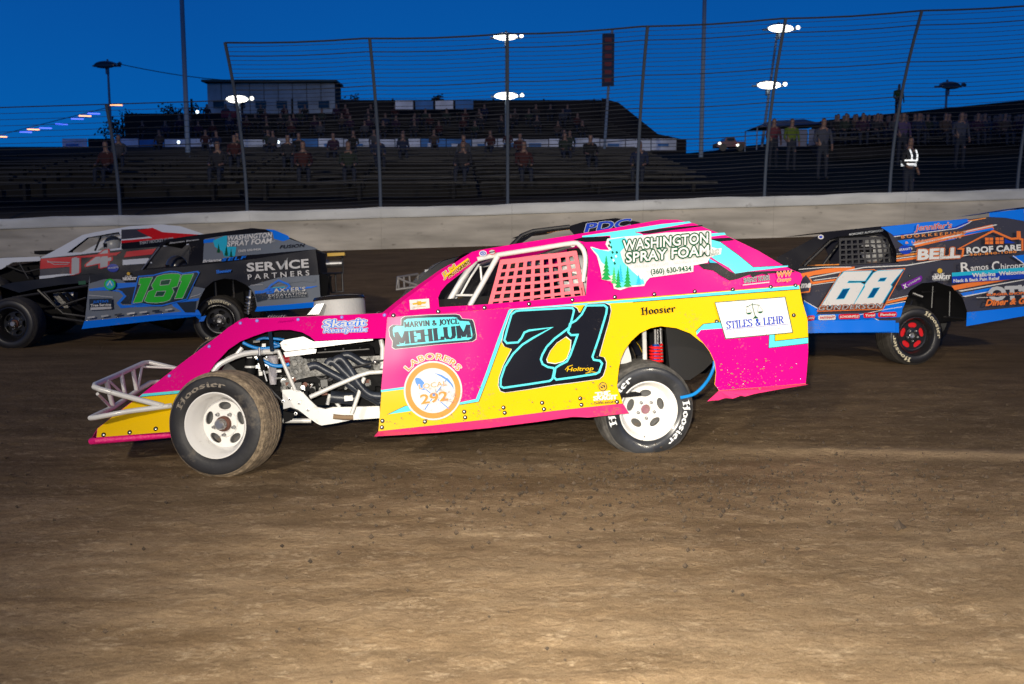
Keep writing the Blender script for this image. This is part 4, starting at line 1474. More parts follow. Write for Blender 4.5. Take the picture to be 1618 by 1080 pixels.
d.poly(shr(sil, 1.0), BLACK, [list(reversed(hole2))])
d.ribbon(z770([(210, 148), (240, 142), (600, 122), (632, 124), (643, 140), (638, 165), (612, 265), (560, 305), (500, 350), (440, 412), (408, 470), (397, 505), (410, 540), (450, 562), (488, 568), (498, 582),
               (482, 650), (462, 665), (300, 690), (120, 716), (98, 703), (100, 650), (130, 560), (190, 465), (260, 395), (340, 345), (480, 268), (310, 290), (275, 305), (255, 345), (228, 378), (145, 384), (126, 362), (150, 270), (180, 170)]), 3.2, CYAN, closed=True)
d.ribbon(z770([(735, 105), (868, 103), (888, 120), (882, 165), (830, 340), (780, 485), (790, 508), (835, 514), (852, 535), (830, 598), (805, 612), (650, 636), (512, 655), (494, 636), (506, 568), (535, 548), (590, 520), (615, 475),
               (670, 322), (622, 325), (600, 302), (613, 240), (655, 218), (700, 172)]), 3.2, CYAN, closed=True)
d.text('Holtrop', (895.5, 586.5), (937, 584.5), 6.3, [(.012, YELLOW)], slant=.35)
d.ribbon([(893, 584), (897, 579), (905, 576.5)], 1.0, YELLOW)
d.ribbon([(925, 589.5), (935, 587), (942, 588)], 1.0, YELLOW)
d.build('door_number', body_side, 'large black number 71 with a turquoise inline')

# Marvin & Joyce Mehlum
d = Decal(pr, base=.012)
ms = z590([(118, 200), (122, 178), (150, 160), (212, 163), (213, 112), (240, 94), (420, 82), (640, 76), (672, 84), (690, 112), (770, 118), (782, 140), (792, 185), (802, 240), (798, 275), (770, 292), (620, 305), (480, 318), (330, 335), (165, 352), (142, 338), (146, 290), (124, 250)])
d.poly(ms, LORANGE if False else WHITE)
c2 = (682, 523)
sh2 = lambda pts, k: [(p[0] + (c2[0] - p[0]) * k, p[1] + (c2[1] - p[1]) * k * 1.9) for p in pts]
d.poly(sh2(ms, .014), NAVY)
d.poly(sh2(ms, .095), CYAN)
d.pen('MARVIN & JOYCE', SF, (639, 517), (725.5, 511), 8.4, NAVY, nx=.075, thin=.045)
d.pen('MEHLUM', SF, (624.5, 544), (746, 531.5), 18.5, NAVY, nx=.078, thin=.048)
d.build('sponsor_decal', body_side, 'MARVIN & JOYCE MEHLUM decal')

# Laborers Local 292
d = Decal(pr, base=.012)
cx_, cy_ = 684.2, 616.8
d.text('LABORERS', (0, 0), (1, 0), 9.6, [(.075, WHITE), (.012, LORANGE)], arc=(cx_, cy_, 49.5, -141, -39), spacing=1.12)
d.circle(cx_, cy_, 46.2, WHITE, ry=46.8, n=48)
d.circle(cx_, cy_, 43.6, LORANGE, ry=44.2, n=48)
d.circle(cx_, cy_, 35.2, WHITE, ry=35.6, n=48)
LB = wrap('logo_blue', (.10, .26, .62))
d.poly(z590([(322, 580), (335, 570), (365, 577), (392, 605), (408, 650), (395, 668), (370, 665), (345, 640), (326, 608)]), LB)
d.ribbon(z590([(405, 660), (500, 740), (585, 812)]), 1.5, LB)
d.ribbon(z590([(398, 820), (440, 755), (540, 620), (575, 575)]), 1.5, LB)
d.poly(z590([(468, 533), (530, 550), (585, 585), (615, 625), (628, 668), (600, 625), (565, 590), (520, 562)]), LB)
d.text('LOCAL', (662.5, 614.5), (706.5, 608.5), 7.6, [(.06, WHITE), (.0, LORANGE)], spacing=1.05)
d.text('292', (666, 638), (708, 631.5), 14.5, [(.055, WHITE), (.025, LORANGE)], spacing=1.0)
d.circle(685.5, 623, 2.2, LB)
d.build('union_decal', body_side, 'round LABORERS LOCAL 292 decal')

# small print
d = Decal(pr, base=.012)
d.pen('Hoosier', GL, (1013.5, 497), (1067.5, 492), 11, BLACK, nx=.05, ny=.03, thin=.035)
d.build('tyre_maker_lettering', body_side)
d = Decal(pr, base=.012)
d.pen('THE', SF, (942, 625.5), (964.5, 623), 6.0, WHITE, nx=.11, thin=.05)
d.pen('SKAGIT', SF, (938, 632.5), (975, 630), 6.6, WHITE, nx=.11, thin=.05)
d.text('CASINO.RESORT', (938.5, 638.5), (972, 636), 2.8, [(.03, NAVY)])
d.circle(952.5, 610.5, 6.6, NAVY, ry=7.2, n=20)
d.circle(952.5, 610.5, 5.6, GOLD, ry=6.2, n=20, rin=3.6)
d.text('S', (950, 614.5), (955, 614.2), 7.5, [(.02, GOLD)])
d.build('sponsor_decal', body_side, 'THE SKAGIT decal with a gold medallion')

# Stiles & Lehr
d = Decal(pr, base=.012)
wp = z1100([(155, 190), (725, 145), (788, 438), (236, 490)])
d.poly([(1129, 477), (1241, 468.2), (1253.3, 525.5), (1146, 535.8)], DGREEN)
d.poly([(1130.3, 478), (1240, 469.4), (1252, 524.6), (1147, 534.4)], WHITE)
d.pen('STILES & LEHR', SF, (1148, 519), (1239, 510.2), 11.5, RBLUE, nx=.045, thin=.042)
d.ribbon([(1146, 520.7), (1246, 511.6)], .6, RBLUE)
LG = wrap('light_grey', (.40, .42, .44), dirt=.1)
d.text('Attorneys at Law', (1158.5, 527), (1234, 519.5), 4.6, [(-.01, LG)], spacing=1.35)
d.ribbon(z1100([(456, 198), (462, 240), (482, 310)]), 1.0, DGREEN)
d.poly(z1100([(460, 325), (482, 300), (508, 320)]), DGREEN)
d.ribbon(z1100([(408, 230), (455, 208), (515, 215)]), .8, DGREEN)
for cxx, cyy in ((430, 280), (522, 270)):
    d.poly(z1100([(cxx - 24, cyy - 2), (cxx + 24, cyy - 7), (cxx + 12, cyy + 8), (cxx - 10, cyy + 10)]), DGREEN)
    d.ribbon(z1100([(cxx - 24, cyy - 2), (cxx - 14, cyy - 58), (cxx + 24, cyy - 7)]), .5, DGREEN)
d.build('sponsor_decal', body_side, 'white STILES & LEHR decal with green scales')

# skirt along the sill, kicked outwards, and behind the rear wheel
mb = MB()
top = [(598, 681), (690, 671), (780, 661), (877, 648.5), (984, 637)]
bot = [(591, 689.5), (690, 683.5), (770, 676), (850, 666), (908, 657.8), (928, 659.3), (941, 658.2), (993.5, 652.5)]
SKIRT = mat('pink_skirt', (.80, .035, .17), rough=.35, dirt=.38, coat=.2, bump=.3, bscale=18)
mb.sheet([[A.p(x, y, 0.0015) for x, y in top] + [A.p(x, y, -.05) for x, y in reversed(bot)]], A.T * .006, SKIRT)
mb.build('side_skirt', root)
mb = MB()
top = [(1136, 617), (1200, 611.5), (1273, 605.8)]
bot = [(1117.5, 634), (1124, 632.5), (1135, 632), (1146, 628.5), (1158, 629.5), (1170, 625), (1178, 626), (1192, 622), (1230, 615), (1277.5, 607.3)]
mb.sheet([[A.p(x, y, 0.0015) for x, y in top] + [A.p(x, y, -.04) for x, y in reversed(bot)]], A.T * .006, SKIRT)
mb.build('side_skirt', root)
rivets([(765.5, 485.7), (621.6, 498), (692.4, 491.8), (836, 479.8), (904.5, 473.3), (971.6, 469), (1034, 464.5), (1098, 460), (1158, 457), (1218, 453), (1257, 450.6)] +
       z590([(70, 907), (66, 957), (387, 868), (399, 913), (705, 836), (712, 880)]) +
       z770([(120, 862), (129, 901), (407, 827), (421, 874), (690, 794), (699, 842), (963, 820)]) +
       z1100([(168, 348), (794, 297), (253, 744), (392, 732), (549, 717), (683, 703), (815, 692), (380, 856), (677, 825), (846, 815), (176, 885)]), pr, -A.T, body_side, r=.014)
# clay thrown up over the lower panels, mostly round the rear wheel
ms_ = random.Random(77)
q = MB()
MUD = mat('dried_mud', (.20, .14, .085), rough=.95, vary=.3, vscale=40)
n_s = 0
while n_s < 420:
    k_ = ms_.random()
    if k_ < .45: x = ms_.gauss(1160, 45); y = 618 - abs(ms_.gauss(0, 34)) - (x - 1120) * .05
    elif k_ < .7: x = ms_.gauss(960, 22); y = 640 - abs(ms_.gauss(0, 40))
    else: x = ms_.uniform(605, 985); y = 683 - (x - 600) * .115 - abs(ms_.gauss(0, 16))
    if not (600 < x < 1268) or (965 < x < 1142 and y > 500 and (x - 1053) ** 2 / 82 ** 2 + (y - 600) ** 2 / 90 ** 2 < 1.05): continue
    n_s += 1
    rr0 = .25 + 1.1 * ms_.random() ** 4
    st = ms_.uniform(1, 2.2)
    pts = []
    for i in range(7):
        a = 2 * math.pi * i / 7
        pts.append((x + math.cos(a) * rr0 * st * ms_.uniform(.6, 1.2), y + math.sin(a) * rr0 * ms_.uniform(.6, 1.2)))
    q.add([pr(*p_, .0215) for p_ in pts], [tuple(range(7))], MUD)
mo_ = q.build('mud_spatter', body_side); mo_['kind'] = 'stuff'

# ---- sail panel with the window opening
s0 = A.p(612, 501, .004); s1 = A.p(1263, 450, .004)
s2 = A.p(900, 371.5, .10)
B = Tilted(s0, s1, s2)
win = [(692.4, 469.6), (696.4, 460), (706, 448.7), (730, 430), (757.5, 408.6), (773.6, 403), (820, 395.5), (883, 384.5), (911.8, 381), (921.4, 385), (927.8, 394), (930, 412), (928, 434), (926, 466.4), (850, 473.5), (773.6, 480), (694, 485)]
roof_edge = [(756, 395), (808, 386), (900, 371.5), (975.6, 359), (1020, 351), (1044.6, 346.5), (1071, 347), (1098, 353)]
sail = [(612, 500.7), (615.8, 493), (646, 468), (693, 433), (730, 407), (746.5, 397.5)] + roof_edge + \
       [(1120, 362), (1153.6, 374.5), (1198, 395.6), (1231.5, 415.6), (1254, 427), (1265, 431), (1268, 438), (1264, 449.5)]
bp = lambda pts: [B.p(*q) for q in pts]
mb = MB()
mb.sheet([bp(sail), list(reversed(bp(win)))], -B.n * .004, PINK)
sailp = mb.build('sail_panel', root)
d = Decal(B.proj(), step=.0006)
d.poly(z920([(0, 145), (320, 100), (560, 62), (760, 42), (775, 52), (590, 85), (430, 112), (200, 142), (0, 158)]), CYAN)
d.poly([(905, 378.5), (920, 374.5), (962, 373), (967, 380), (945, 381.5), (925, 382)], BLACK)
d.poly(z920([(405, 118), (560, 92), (850, 68), (858, 76), (640, 105), (480, 130), (430, 130)]), BLACK)
d.poly(z920([(905, 128), (1010, 122), (1022, 137), (915, 150)]), CYAN)
d.poly(z920([(905, 165), (1045, 157), (1085, 175), (960, 188), (915, 182)]), BLACK)
d.poly(z920([(200, 130), (340, 108), (430, 135), (430, 160), (200, 160)]), CYAN)
d.poly(z920([(915, 172), (985, 190), (1115, 285), (1215, 365), (1460, 352), (1462, 364), (1180, 398), (1085, 413), (1040, 370), (960, 325), (900, 285)]), CYAN)
d.ribbon(z920([(985, 190), (1115, 285), (1215, 367), (1460, 354)]), .9, NAVY)
d.poly(z920([(895, 318), (955, 335), (1045, 395), (1085, 413), (1180, 400), (1490, 388), (1515, 402), (1190, 420), (1100, 452), (1045, 463), (985, 430), (930, 392), (860, 380), (820, 345), (900, 340)]), BLACK)
d.poly(z920([(895, 300), (905, 335), (960, 338)]), SKYB)
d.build('wrap_pattern', sailp)
# Washington Spray Foam
d = Decal(B.proj(), base=.010)
d.poly(z920([(55, 225), (68, 222), (130, 243), (190, 245), (165, 205), (178, 165), (300, 150), (440, 140), (590, 122), (700, 118), (890, 107), (915, 112), (918, 225), (960, 235), (990, 232), (985, 275), (940, 285), (905, 300), (890, 335), (790, 355), (788, 400), (640, 420), (480, 442), (455, 470), (440, 500), (330, 510), (270, 530), (225, 520), (215, 470), (140, 455), (128, 380), (105, 290)]), WHITE)
GRAD = [(SKYB, 0)]
d.poly(z920([(62, 228), (185, 255), (205, 245), (232, 290), (245, 330), (260, 400), (240, 420), (190, 430), (160, 350), (135, 330), (112, 280)]), CYAN)
d.poly(z920([(190, 172), (300, 155), (330, 190), (270, 260), (290, 330), (360, 400), (440, 470), (420, 492), (330, 500), (270, 515), (232, 440), (250, 380), (235, 300), (205, 240)]), CYAN)
for x, y in ((180, 200), (205, 225), (190, 215), (215, 262), (240, 290), (222, 318), (208, 300), (230, 340), (245, 262), (196, 190)):
    d.poly(z920([(x - 9, y - 4), (x + 2, y - 11), (x + 9, y + 3), (x - 1, y + 12)]), DGREEN if x % 3 else WHITE)
TG = wrap('tree_green', (.01, .30, .06)); TG2 = wrap('tree_green_light', (.06, .45, .10))


def fir(dd, x, yb, yt, w, m, zz=z920):
    n = 6
    L = []; Rr = []
    for i in range(n):
        y0 = yt + (yb - yt) * i / n; y1 = yt + (yb - yt) * (i + .9) / n
        w1 = w * (i + 1) / n
        L += [(x - w1 * .35, y0), (x - w1, y1)]; Rr += [(x + w1 * .35, y0), (x + w1, y1)]
    dd.poly(zz([(x, yt - 6)] + Rr + [(x, yb + 4)] + list(reversed(L))), m)


fir(d, 225, 480, 365, 22, TG2); fir(d, 272, 470, 352, 24, SKYB); fir(d, 400, 490, 420, 22, SKYB); fir(d, 430, 485, 440, 14, CYAN)
fir(d, 255, 510, 385, 26, TG); fir(d, 170, 455, 290, 36, TG); fir(d, 322, 505, 362, 30, TG)
d.text('WASHINGTON', z920([(290, 248)])[0], z920([(892, 192)])[0], 15.6, [(.115, DGREEN), (.022, WHITE)], slant=.1, spacing=1.04)
d.text('SPRAY FOAM', z920([(312, 334)])[0], z920([(898, 280)])[0], 15.6, [(.115, DGREEN), (.022, WHITE)], slant=.1, spacing=1.04)
d.text('LLC', z920([(906, 278)])[0], z920([(970, 272)])[0], 7.5, [(.05, DGREEN), (.0, WHITE)])
d.text('SPRAYING THE FUTURE  .  RESTORING THE PAST', z920([(365, 372)])[0], z920([(885, 322)])[0], 4.0, [(-.008, LG)])
d.text('(360) 630-9434', z920([(488, 418)])[0], z920([(775, 392)])[0], 8.0, [(.022, DGREEN)])
d.build('sponsor_decal', sailp, 'WASHINGTON SPRAY FOAM decal with fir trees')
d = Decal(B.proj(), base=.010)
d.text('SNEAKY HORSE', z920([(1150, 478)])[0], z920([(1330, 455)])[0], 7.0, [(.10, BLACK), (.06, PALEG), (.0, BLACK)])
d.poly(z920([(1190, 425), (1225, 405), (1270, 398), (1310, 402), (1320, 425), (1280, 415), (1240, 425), (1215, 440)]), BLACK)
d.poly(z920([(1140, 490), (1330, 470), (1328, 478), (1140, 498)]), PALEG)
d.text('WW', z920([(1380, 440)])[0], z920([(1485, 428)])[0], 8.5, [(.07, PALEG), (.035, ORANGE)], slant=.2)
d.text('Orange', z920([(1382, 474)])[0], z920([(1480, 462)])[0], 5.6, [(.06, PALEG), (.03, ORANGE)], slant=.3)
d.text('JLM', z600([(545, 535)])[0], z600([(650, 450)])[0], 7.5, [(.10, WHITE), (.06, BLACK), (.03, GOLD)], slant=.2)
d.text('PHOTOGRAPHY', z600([(590, 532)])[0], z600([(775, 405)])[0], 6.2, [(.12, WHITE), (.09, YELLOW), (.035, BLACK)], slant=.1)
d.ribbon(z600([(560, 520), (665, 435), (755, 368)]), 2.6, YELLOW)
d.circle(763, 400, 6.0, WHITE, ry=4.6, rot=-.1); d.circle(763, 400, 4.6, RBLUE, ry=3.4, rin=3.2)
d.text('S', (761, 401.6), (765, 401.2), 3.2, [(.03, RBLUE)])
d.circle(777.5, 397.8, 5.6, RED, ry=4.2); d.circle(777.5, 397.8, 4.6, PALEG, ry=3.3); d.ribbon([(773, 398.6), (782, 397)], 1.6, NAVY)
d.build('sponsor_decal', sailp, 'small sponsor stickers')
d = Decal(B.proj(), base=.010)
d.poly(z600([(252, 720), (420, 708), (426, 790), (260, 804)]), WHITE)
d.poly(z600([(278, 748), (318, 742), (320, 732), (352, 730), (354, 738), (398, 734), (388, 752), (356, 754), (354, 764), (322, 767), (320, 758), (282, 762)]), GOLD)
d.ribbon(z600([(290, 782), (392, 774)]), .8, GOLD)
d.build('sponsor_decal', sailp, 'white sticker with a gold cross emblem')

# ---- roof, far side, deck, windscreen pillar
top_near = [B.p(*q) for q in [(746.5, 397.5)] + roof_edge]
back = A.T * 1.22
mb = MB()
vs = []; fs = []
n_ = len(top_near)
for k in range(5):
    f = k / 4
    for p in top_near:
        vs.append(p + back * f + A.U * (.022 * math.sin(math.pi * f)) + Vector((0, 0, -.002)))
for k in range(4):
    for i in range(n_ - 1):
        fs.append((k * n_ + i, k * n_ + i + 1, (k + 1) * n_ + i + 1, (k + 1) * n_ + i))
mb.add(vs, fs, PINK)
mb.add([v - A.U * .006 for v in vs], [tuple(reversed(f)) for f in fs], DARK)
mb.build('roof', root, smooth=True)
mb = MB()
n_far = (B.n - A.T * 2 * B.n.dot(A.T))
far = [p + A.T * (WID - 2 * (p - A.O).dot(A.T)) for p in bp(sail)]
farw = [p + A.T * (WID - 2 * (p - A.O).dot(A.T)) for p in bp(win)]
mb.sheet([far, list(reversed(farw))], -A.T * .004, PINK)
mb.build('sail_panel', root)
mb = MB()
mb.sheet([[p + A.T * WID for p in A.P(side)]], -A.T * .004, YELLOW)
mb.build('side_panel', root)
mb = MB(); mb.sheet([[p + A.T * (WID - .02) for p in A.P(side)]], -A.T * .003, DARK); mb.build('inner_shade_sheet', root)  # dark sheet added over the far panel's inside, in place of shade
# rear deck and tail panel, cockpit floor, firewalls
mb = MB()
a0, u0 = A.su(930, 474); a1, u1 = A.su(1263, 450)
mb.sheet([[A.w(a0, .02, u0 - .02), A.w(a1, .02, u1 - .01), A.w(a1, WID - .02, u1 - .01), A.w(a0, WID - .02, u0 - .02)]], -A.U * .004, DARK)
mb.build('rear_deck', root)
mb = MB()
b0, v0 = A.su(600, 676); b1, v1 = A.su(1270, 600)
mb.sheet([[A.w(b0 + .05, .06, v0 + .06), A.w(b0 + 1.75, .06, v0 + .07), A.w(b0 + 1.75, WID - .06, v0 + .07), A.w(b0 + .05, WID - .06, v0 + .06)]], -A.U * .02, DARK)
mb.build('floor_pan', root)
mb = MB()
mb.sheet([[A.w(b0 + .12, .05, v0 + .07), A.w(b0 + .12, WID - .05, v0 + .07), A.w(b0 + .12, WID - .05, v0 + .70), A.w(b0 + .12, .05, v0 + .70)]], A.S * .004, DARK)
mb.build('firewall', root)
mb = MB()
sc, uc = A.su(935, 640)
mb.sheet([[A.w(sc, .05, v0 + .07), A.w(sc, WID - .05, v0 + .07), A.w(sc, WID - .05, v0 + .95), A.w(sc, .05, v0 + .80)]], A.S * .004, DARK)
mb.build('seat_bulkhead', root)
# inner wheel tub behind the rear wheel (spattered black sheet)
mb = MB()
tub = [(1046, 500), (1150, 490), (1150, 600), (1122, 578), (1078, 610), (1052, 560)]
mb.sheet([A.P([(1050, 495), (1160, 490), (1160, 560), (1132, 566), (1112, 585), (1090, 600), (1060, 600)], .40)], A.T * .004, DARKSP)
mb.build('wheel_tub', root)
mb = MB()
mb.sheet([A.P([(1112, 540), (1270, 470), (1270, 575), (1150, 600)], .9)], A.T * .004, DARK)
mb.sheet([[A.w(b1 - .02, .03, v1 + .02), A.w(b1 - .02, WID - .03, v1 + .02), A.w(b1 - .02, WID - .03, u1 - .02), A.w(b1 - .02, .03, u1 - .02)]], -A.S * .004, PINK)
mb.build('tail_panel', root)
# chassis tubes seen in the wheel well
mb = MB()
mb.tube([A.p(1018, 522, .28), A.p(1019, 575, .28)], .016, FRAMEW)
mb.tube([A.p(1044, 518, .33), A.p(1046, 572, .33)], .011, STEEL)
mb.sheet([A.P([(975, 578), (992, 545), (997, 563), (998, 572), (980, 575)], .26)], A.T * .02, FRAMEW)
mb.build('rear_frame', root, smooth=True)
mb = MB()
c0 = A.p(1036, 520, .30); c1 = A.p(1037, 572, .30)
mb.tube([c0, c0 + (c1 - c0) * .5], .016, STEEL); mb.tube([c0 + (c1 - c0) * .45, c1], .026, mat('blue_anodised', (.03, .12, .5), rough=.3, metal=.7))
coil = MB()
pts = [c0 + (c1 - c0) * (.48 + .5 * i / 60) + A.S * (.043 * math.cos(i * .52)) + A.T * (.043 * math.sin(i * .52)) for i in range(61)]
sh = mb.build('shock_absorber', root, smooth=True)
coil.tube(pts, .0085, REDSPR, seg=6)
coil.build('coil_spring', sh, smooth=True)
mb = MB()
mb.tube([A.p(1129, 570, .12), A.p(1128, 580, .12), A.p(1120.5, 597, .11), A.p(1109, 612, .1), A.p(1095, 623, .1), A.p(1075, 628, .12)], .0115, HOSE, smooth_n=5)
mb.build('blue_hose', root, smooth=True)

# ---- roll cage
mb = MB()
FT = .07


def tb(pts, r, t=FT, m=FRAMEW, sm=0, seg=10):
    mb.tube([A.p(x, y, t) for x, y in pts], r, m, smooth_n=sm, seg=seg)


tb([(786, 405), (766, 441), (742, 483)], .018, .085)
tb([(752, 410), (730, 440), (706, 482)], .019, .12)
tb([(757, 417), (742, 440), (728, 466)], .008, .15)
tb([(759, 420), (761, 442), (763, 447)], .008, .15)
tb([(718, 466), (748, 466)], .008, .14)
tb([(754, 409.5), (772, 405), (786, 402.5), (850, 392.5), (905, 383.8), (915, 386.5), (922, 395), (925, 408), (924, 425), (921, 445)], .0165, .085, sm=3)
tb([(905, 400), (912, 412), (916, 425)], .012, .2)
mb.build('roll_cage', root, smooth=True)
mb = MB()
tb([(700, 478), (722, 470), (724, 473), (706, 481)], .012, .18, STEEL)
mb.build('dash_bracket', root, smooth=True)
mb = MB()
mb.ball(A.p(728, 476, .2), .035, GOLD, 1.5, 1, .8, n=8)
mb.box(A.p(738, 480, .45), .5, .7, .08, DARK, A.ax)
mb.build('dashboard', root)
# far cage + seat
mb = MB()
for t in (WID - .2,):
    mb.tube([A.p(786, 405, .085) + A.T * (t - .1), A.p(742, 483, .085) + A.T * (t - .05)], .018, FRAMEW)
    mb.tube([A.p(786, 404, .085) + A.T * (t - .1), A.p(905, 386, .085) + A.T * (t - .1), A.p(925, 410, .085) + A.T * (t - .1), A.p(925, 480, .085) + A.T * t], .018, FRAMEW)
mb.tube([A.p(905, 386, .1), A.p(905, 386, .1) + A.T * (WID - .35)], .018, FRAMEW)
mb.tube([A.p(786, 405, .1), A.p(786, 405, .1) + A.T * (WID - .35)], .018, FRAMEW)
mb.tube([A.p(925, 440, .1), A.p(880, 395, .1) + A.T * (WID - .35)], .016, FRAMEW)
mb.build('roll_cage', root, smooth=True)
ss, su_ = A.su(905, 600, .35)
mb = MB()
mb.box(A.w(ss, .62, su_ + .16), .46, .44, .08, DARK, A.ax)
mb.box(A.w(ss + .26, .62, su_ + .50), .07, .46, .72, DARK, A.ax)
for q in (-.24, .24):
    mb.box(A.w(ss + .12, .62 + q, su_ + .30), .34, .03, .30, DARK, A.ax)
    mb.box(A.w(ss + .16, .62 + q * .75, su_ + .82), .22, .03, .18, DARK, A.ax)
mb.build('seat', root)
mb = MB()
sw = A.w(ss - .50, .62, su_ + .55)
ring = [sw + A.T * (.17 * math.cos(i * .3927)) + (A.U * .9 + A.S * .3) * (.17 * math.sin(i * .3927)) for i in range(17)]
mb.tube(ring, .014, DARK); mb.tube([sw, sw - A.S * .3 - A.U * .1], .02, STEEL)
mb.build('steering_wheel', root, smooth=True)

# ---- window net: every strap by itself
c = dict(tl=(793, 407.5), tr=(910.5, 393.0), br=(926, 466.5), bl=(773.6, 481.5))


def bil(u, v):
    x = (c['tl'][0] * (1 - u) + c['tr'][0] * u) * (1 - v) + (c['bl'][0] * (1 - u) + c['br'][0] * u) * v
    y = (c['tl'][1] * (1 - u) + c['tr'][1] * u) * (1 - v) + (c['bl'][1] * (1 - u) + c['br'][1] * u) * v
    return x, y


netroot = MB()


def strap(a, b, w0, off, mbx, n=8):
    """webbing from a to b in net coordinates"""
    L = []; Q = []
    for i in range(n + 1):
        f = i / n
        u = a[0] + (b[0] - a[0]) * f; v = a[1] + (b[1] - a[1]) * f
        x, y = bil(u, v)
        sag = math.sin(math.pi * u) * math.sin(math.pi * v) * 1.6 + .35 * math.sin(9 * u + 5 * v)
        wv = .5 * math.sin(7 * u + 3 * v + 3 * off * 100)
        t = .03 + .018 * math.sin(3 * u + 4 * v)
        if abs(b[0] - a[0]) > abs(b[1] - a[1]):
            L.append(B.p(x, y - w0 / 2 + sag)); Q.append(B.p(x, y + w0 / 2 + sag))
        else:
            L.append(B.p(x - w0 / 2 + wv, y + sag)); Q.append(B.p(x + w0 / 2 + wv, y + sag))
    o_ = -B.n * (.035 + off)
    L = [p + o_ for p in L]; Q = [p + o_ for p in Q]
    th = -B.n * .002
    k = len(L)
    vs = L + Q + [p + th for p in L] + [p + th for p in Q]
    fs = []
    for i in range(k - 1):
        fs += [(i, i + 1, k + i + 1, k + i), (2 * k + i, 3 * k + i, 3 * k + i + 1, 2 * k + i + 1), (i, 2 * k + i, 2 * k + i + 1, i + 1), (k + i, k + i + 1, 3 * k + i + 1, 3 * k + i)]
    mbx.add(vs, fs, SALMON)


top_s = MB(); strap((0, .055), (1, .055), 8.0, .0, top_s)
net = top_s.build('window_net', root)
for v in (.245, .405, .565, .725, .885):
    q = MB(); strap((0.0, v), (1, v), 4.4, .0, q); q.build('net_strap', net)
q = MB(); strap((0, .985), (1, .985), 3.2, .0, q); q.build('net_strap', net)
for i in range(10):
    u = .012 + i * .1085
    q = MB(); strap((u, .0), (u, 1.0), 5.6 if i not in (0, 9) else 7.0, .003, q); q.build('net_strap', net)

SUIT = mat('pink_white_race_suit', (.80, .80, .80), rough=.7)
hip = A.w(ss + .06, .50, su_ + .24); hip.z = .40
driver(hip, math.atan2(-A.S.y, -A.S.x), wrap('suit_pink', (.7, .02, .28), dirt=0), WHITE,
       'driver in pink suit and white helmet behind the pink window net of the pink car')

# ---- nose and hood side, set inboard of the wheels
NT = .30
nose = [(152, 691), (153.5, 677), (176, 659), (207, 635.6), (225, 621.5), (278, 580), (305, 560), (344, 530.7), (360, 517.5), (374.6, 508), (383, 503), (391, 501.5), (396, 503.5), (404, 503), (480, 500), (613, 494), (612, 515), (611, 533.5),
        (560, 535.5), (498, 538.5), (489.6, 531), (477, 524.5), (459, 520.7), (441, 520.7), (420, 524), (400, 531), (378.7, 539.5), (360.4, 552), (348, 565.4), (340, 573.5), (322, 600), (312, 640), (306, 678), (271, 682)]
NP = Tilted(A.p(150, 690, .26), A.p(613, 494, .10), A.p(383, 503, .34))
mb = MB()
mb.sheet([[NP.p(*q) for q in nose]], -NP.n * .004, PINK)
nosep = mb.build('nose_side_panel', root)
d = Decal(NP.proj())
d.poly([(219.6, 626.8), (279, 621), (314, 618), (310, 650), (306, 677.6), (271, 681.7), (152.5, 690.7), (154, 677), (176.3, 659.2), (207.2, 636)], YELLOW)
d.poly([(225.3, 622), (279, 617), (315, 614), (314, 618.4), (279, 621.5), (220, 626.8)], CYAN)
d.ribbon([(219.8, 627), (279, 621.8), (314, 618.5)], .8, NAVY)
d.build('wrap_pattern', nosep)
d = Decal(NP.proj(), base=.01)
d.text('Skagit', z400([(545, 182)])[0], z400([(868, 165)])[0], 11.5, [(.13, WHITE), (.075, BLUE), (.02, WHITE)], slant=.25)
d.text('Readymix', z400([(550, 222)])[0], z400([(880, 212)])[0], 7.0, [(.13, WHITE), (.08, BLUE), (.015, WHITE)], slant=.25)
d.build('sponsor_decal', nosep, 'SKAGIT READYMIX decal')
rivets(z400([(30, 130), (348, 120), (688, 102), (1018, 86)]) + z340([(390, 198), (648, 160)]) + [(267.5, 593.5), (330.5, 547)], NP.proj(), NP.n, nosep, r=.011, mats=(mat('blue_rivet', (.2, .22, .75), rough=.3), mat('lilac_rivet', (.45, .3, .8), rough=.3)))
rivets([(163.6, 686.5), (204.8, 682.8), (246, 677.2)], NP.proj(), NP.n, nosep, r=.015)
# hood top and nose top
hl = [(383, 503), (396, 503.5), (480, 500), (613, 494)]
mb = MB()
hp = [NP.p(*q) for q in hl]
mb.sheet([hp + [p + A.T * (.98 if i else .75) for i, p in reversed(list(enumerate(hp)))]], -A.U * .004, mat('dusty_pink', (.42, .10, .16), rough=.5, dirt=.6))
mb.build('hood', root)
nl = [(383, 503), (344, 530.7), (278, 580), (225, 621.5), (176, 659), (153.5, 677), (146, 690)]
mb = MB()
npn = [NP.p(*q) for q in nl]
mb.sheet([npn + [p + A.T * .72 for p in reversed(npn)]], -A.U * .004, PINK)
mb.build('nose_cover', root)
mb = MB()
mb.sheet([[p + A.T * .80 for p in [NP.p(*q) for q in nose]]], -A.T * .004, PINK)
mb.build('nose_side_panel', root)
# lip under the nose
mb = MB()
lp0 = [(273, 686, .22), (200, 692.5, .22), (152, 696.5, .22), (145, 696.8, .25)]
pts = [A.p(x, y, t) for x, y, t in lp0]
pts += [pts[-1] + A.T * .7, pts[-1] + A.T * .75 + A.S * .1]
mb.tube(pts, .0215, mat('scuffed_pink_plastic', (.80, .01, .19), rough=.45, dirt=.3, bump=.8, bscale=60), seg=10)
mb.build('nose_lip', root, smooth=True)
# front bumper
fb = {}


def btube(name, pts, r):
    q = MB(); q.tube([A.p(x, y, t) for x, y, t in pts], r, FRAMEW, seg=10); q.build('bumper_tube', fb['o'], smooth=True)


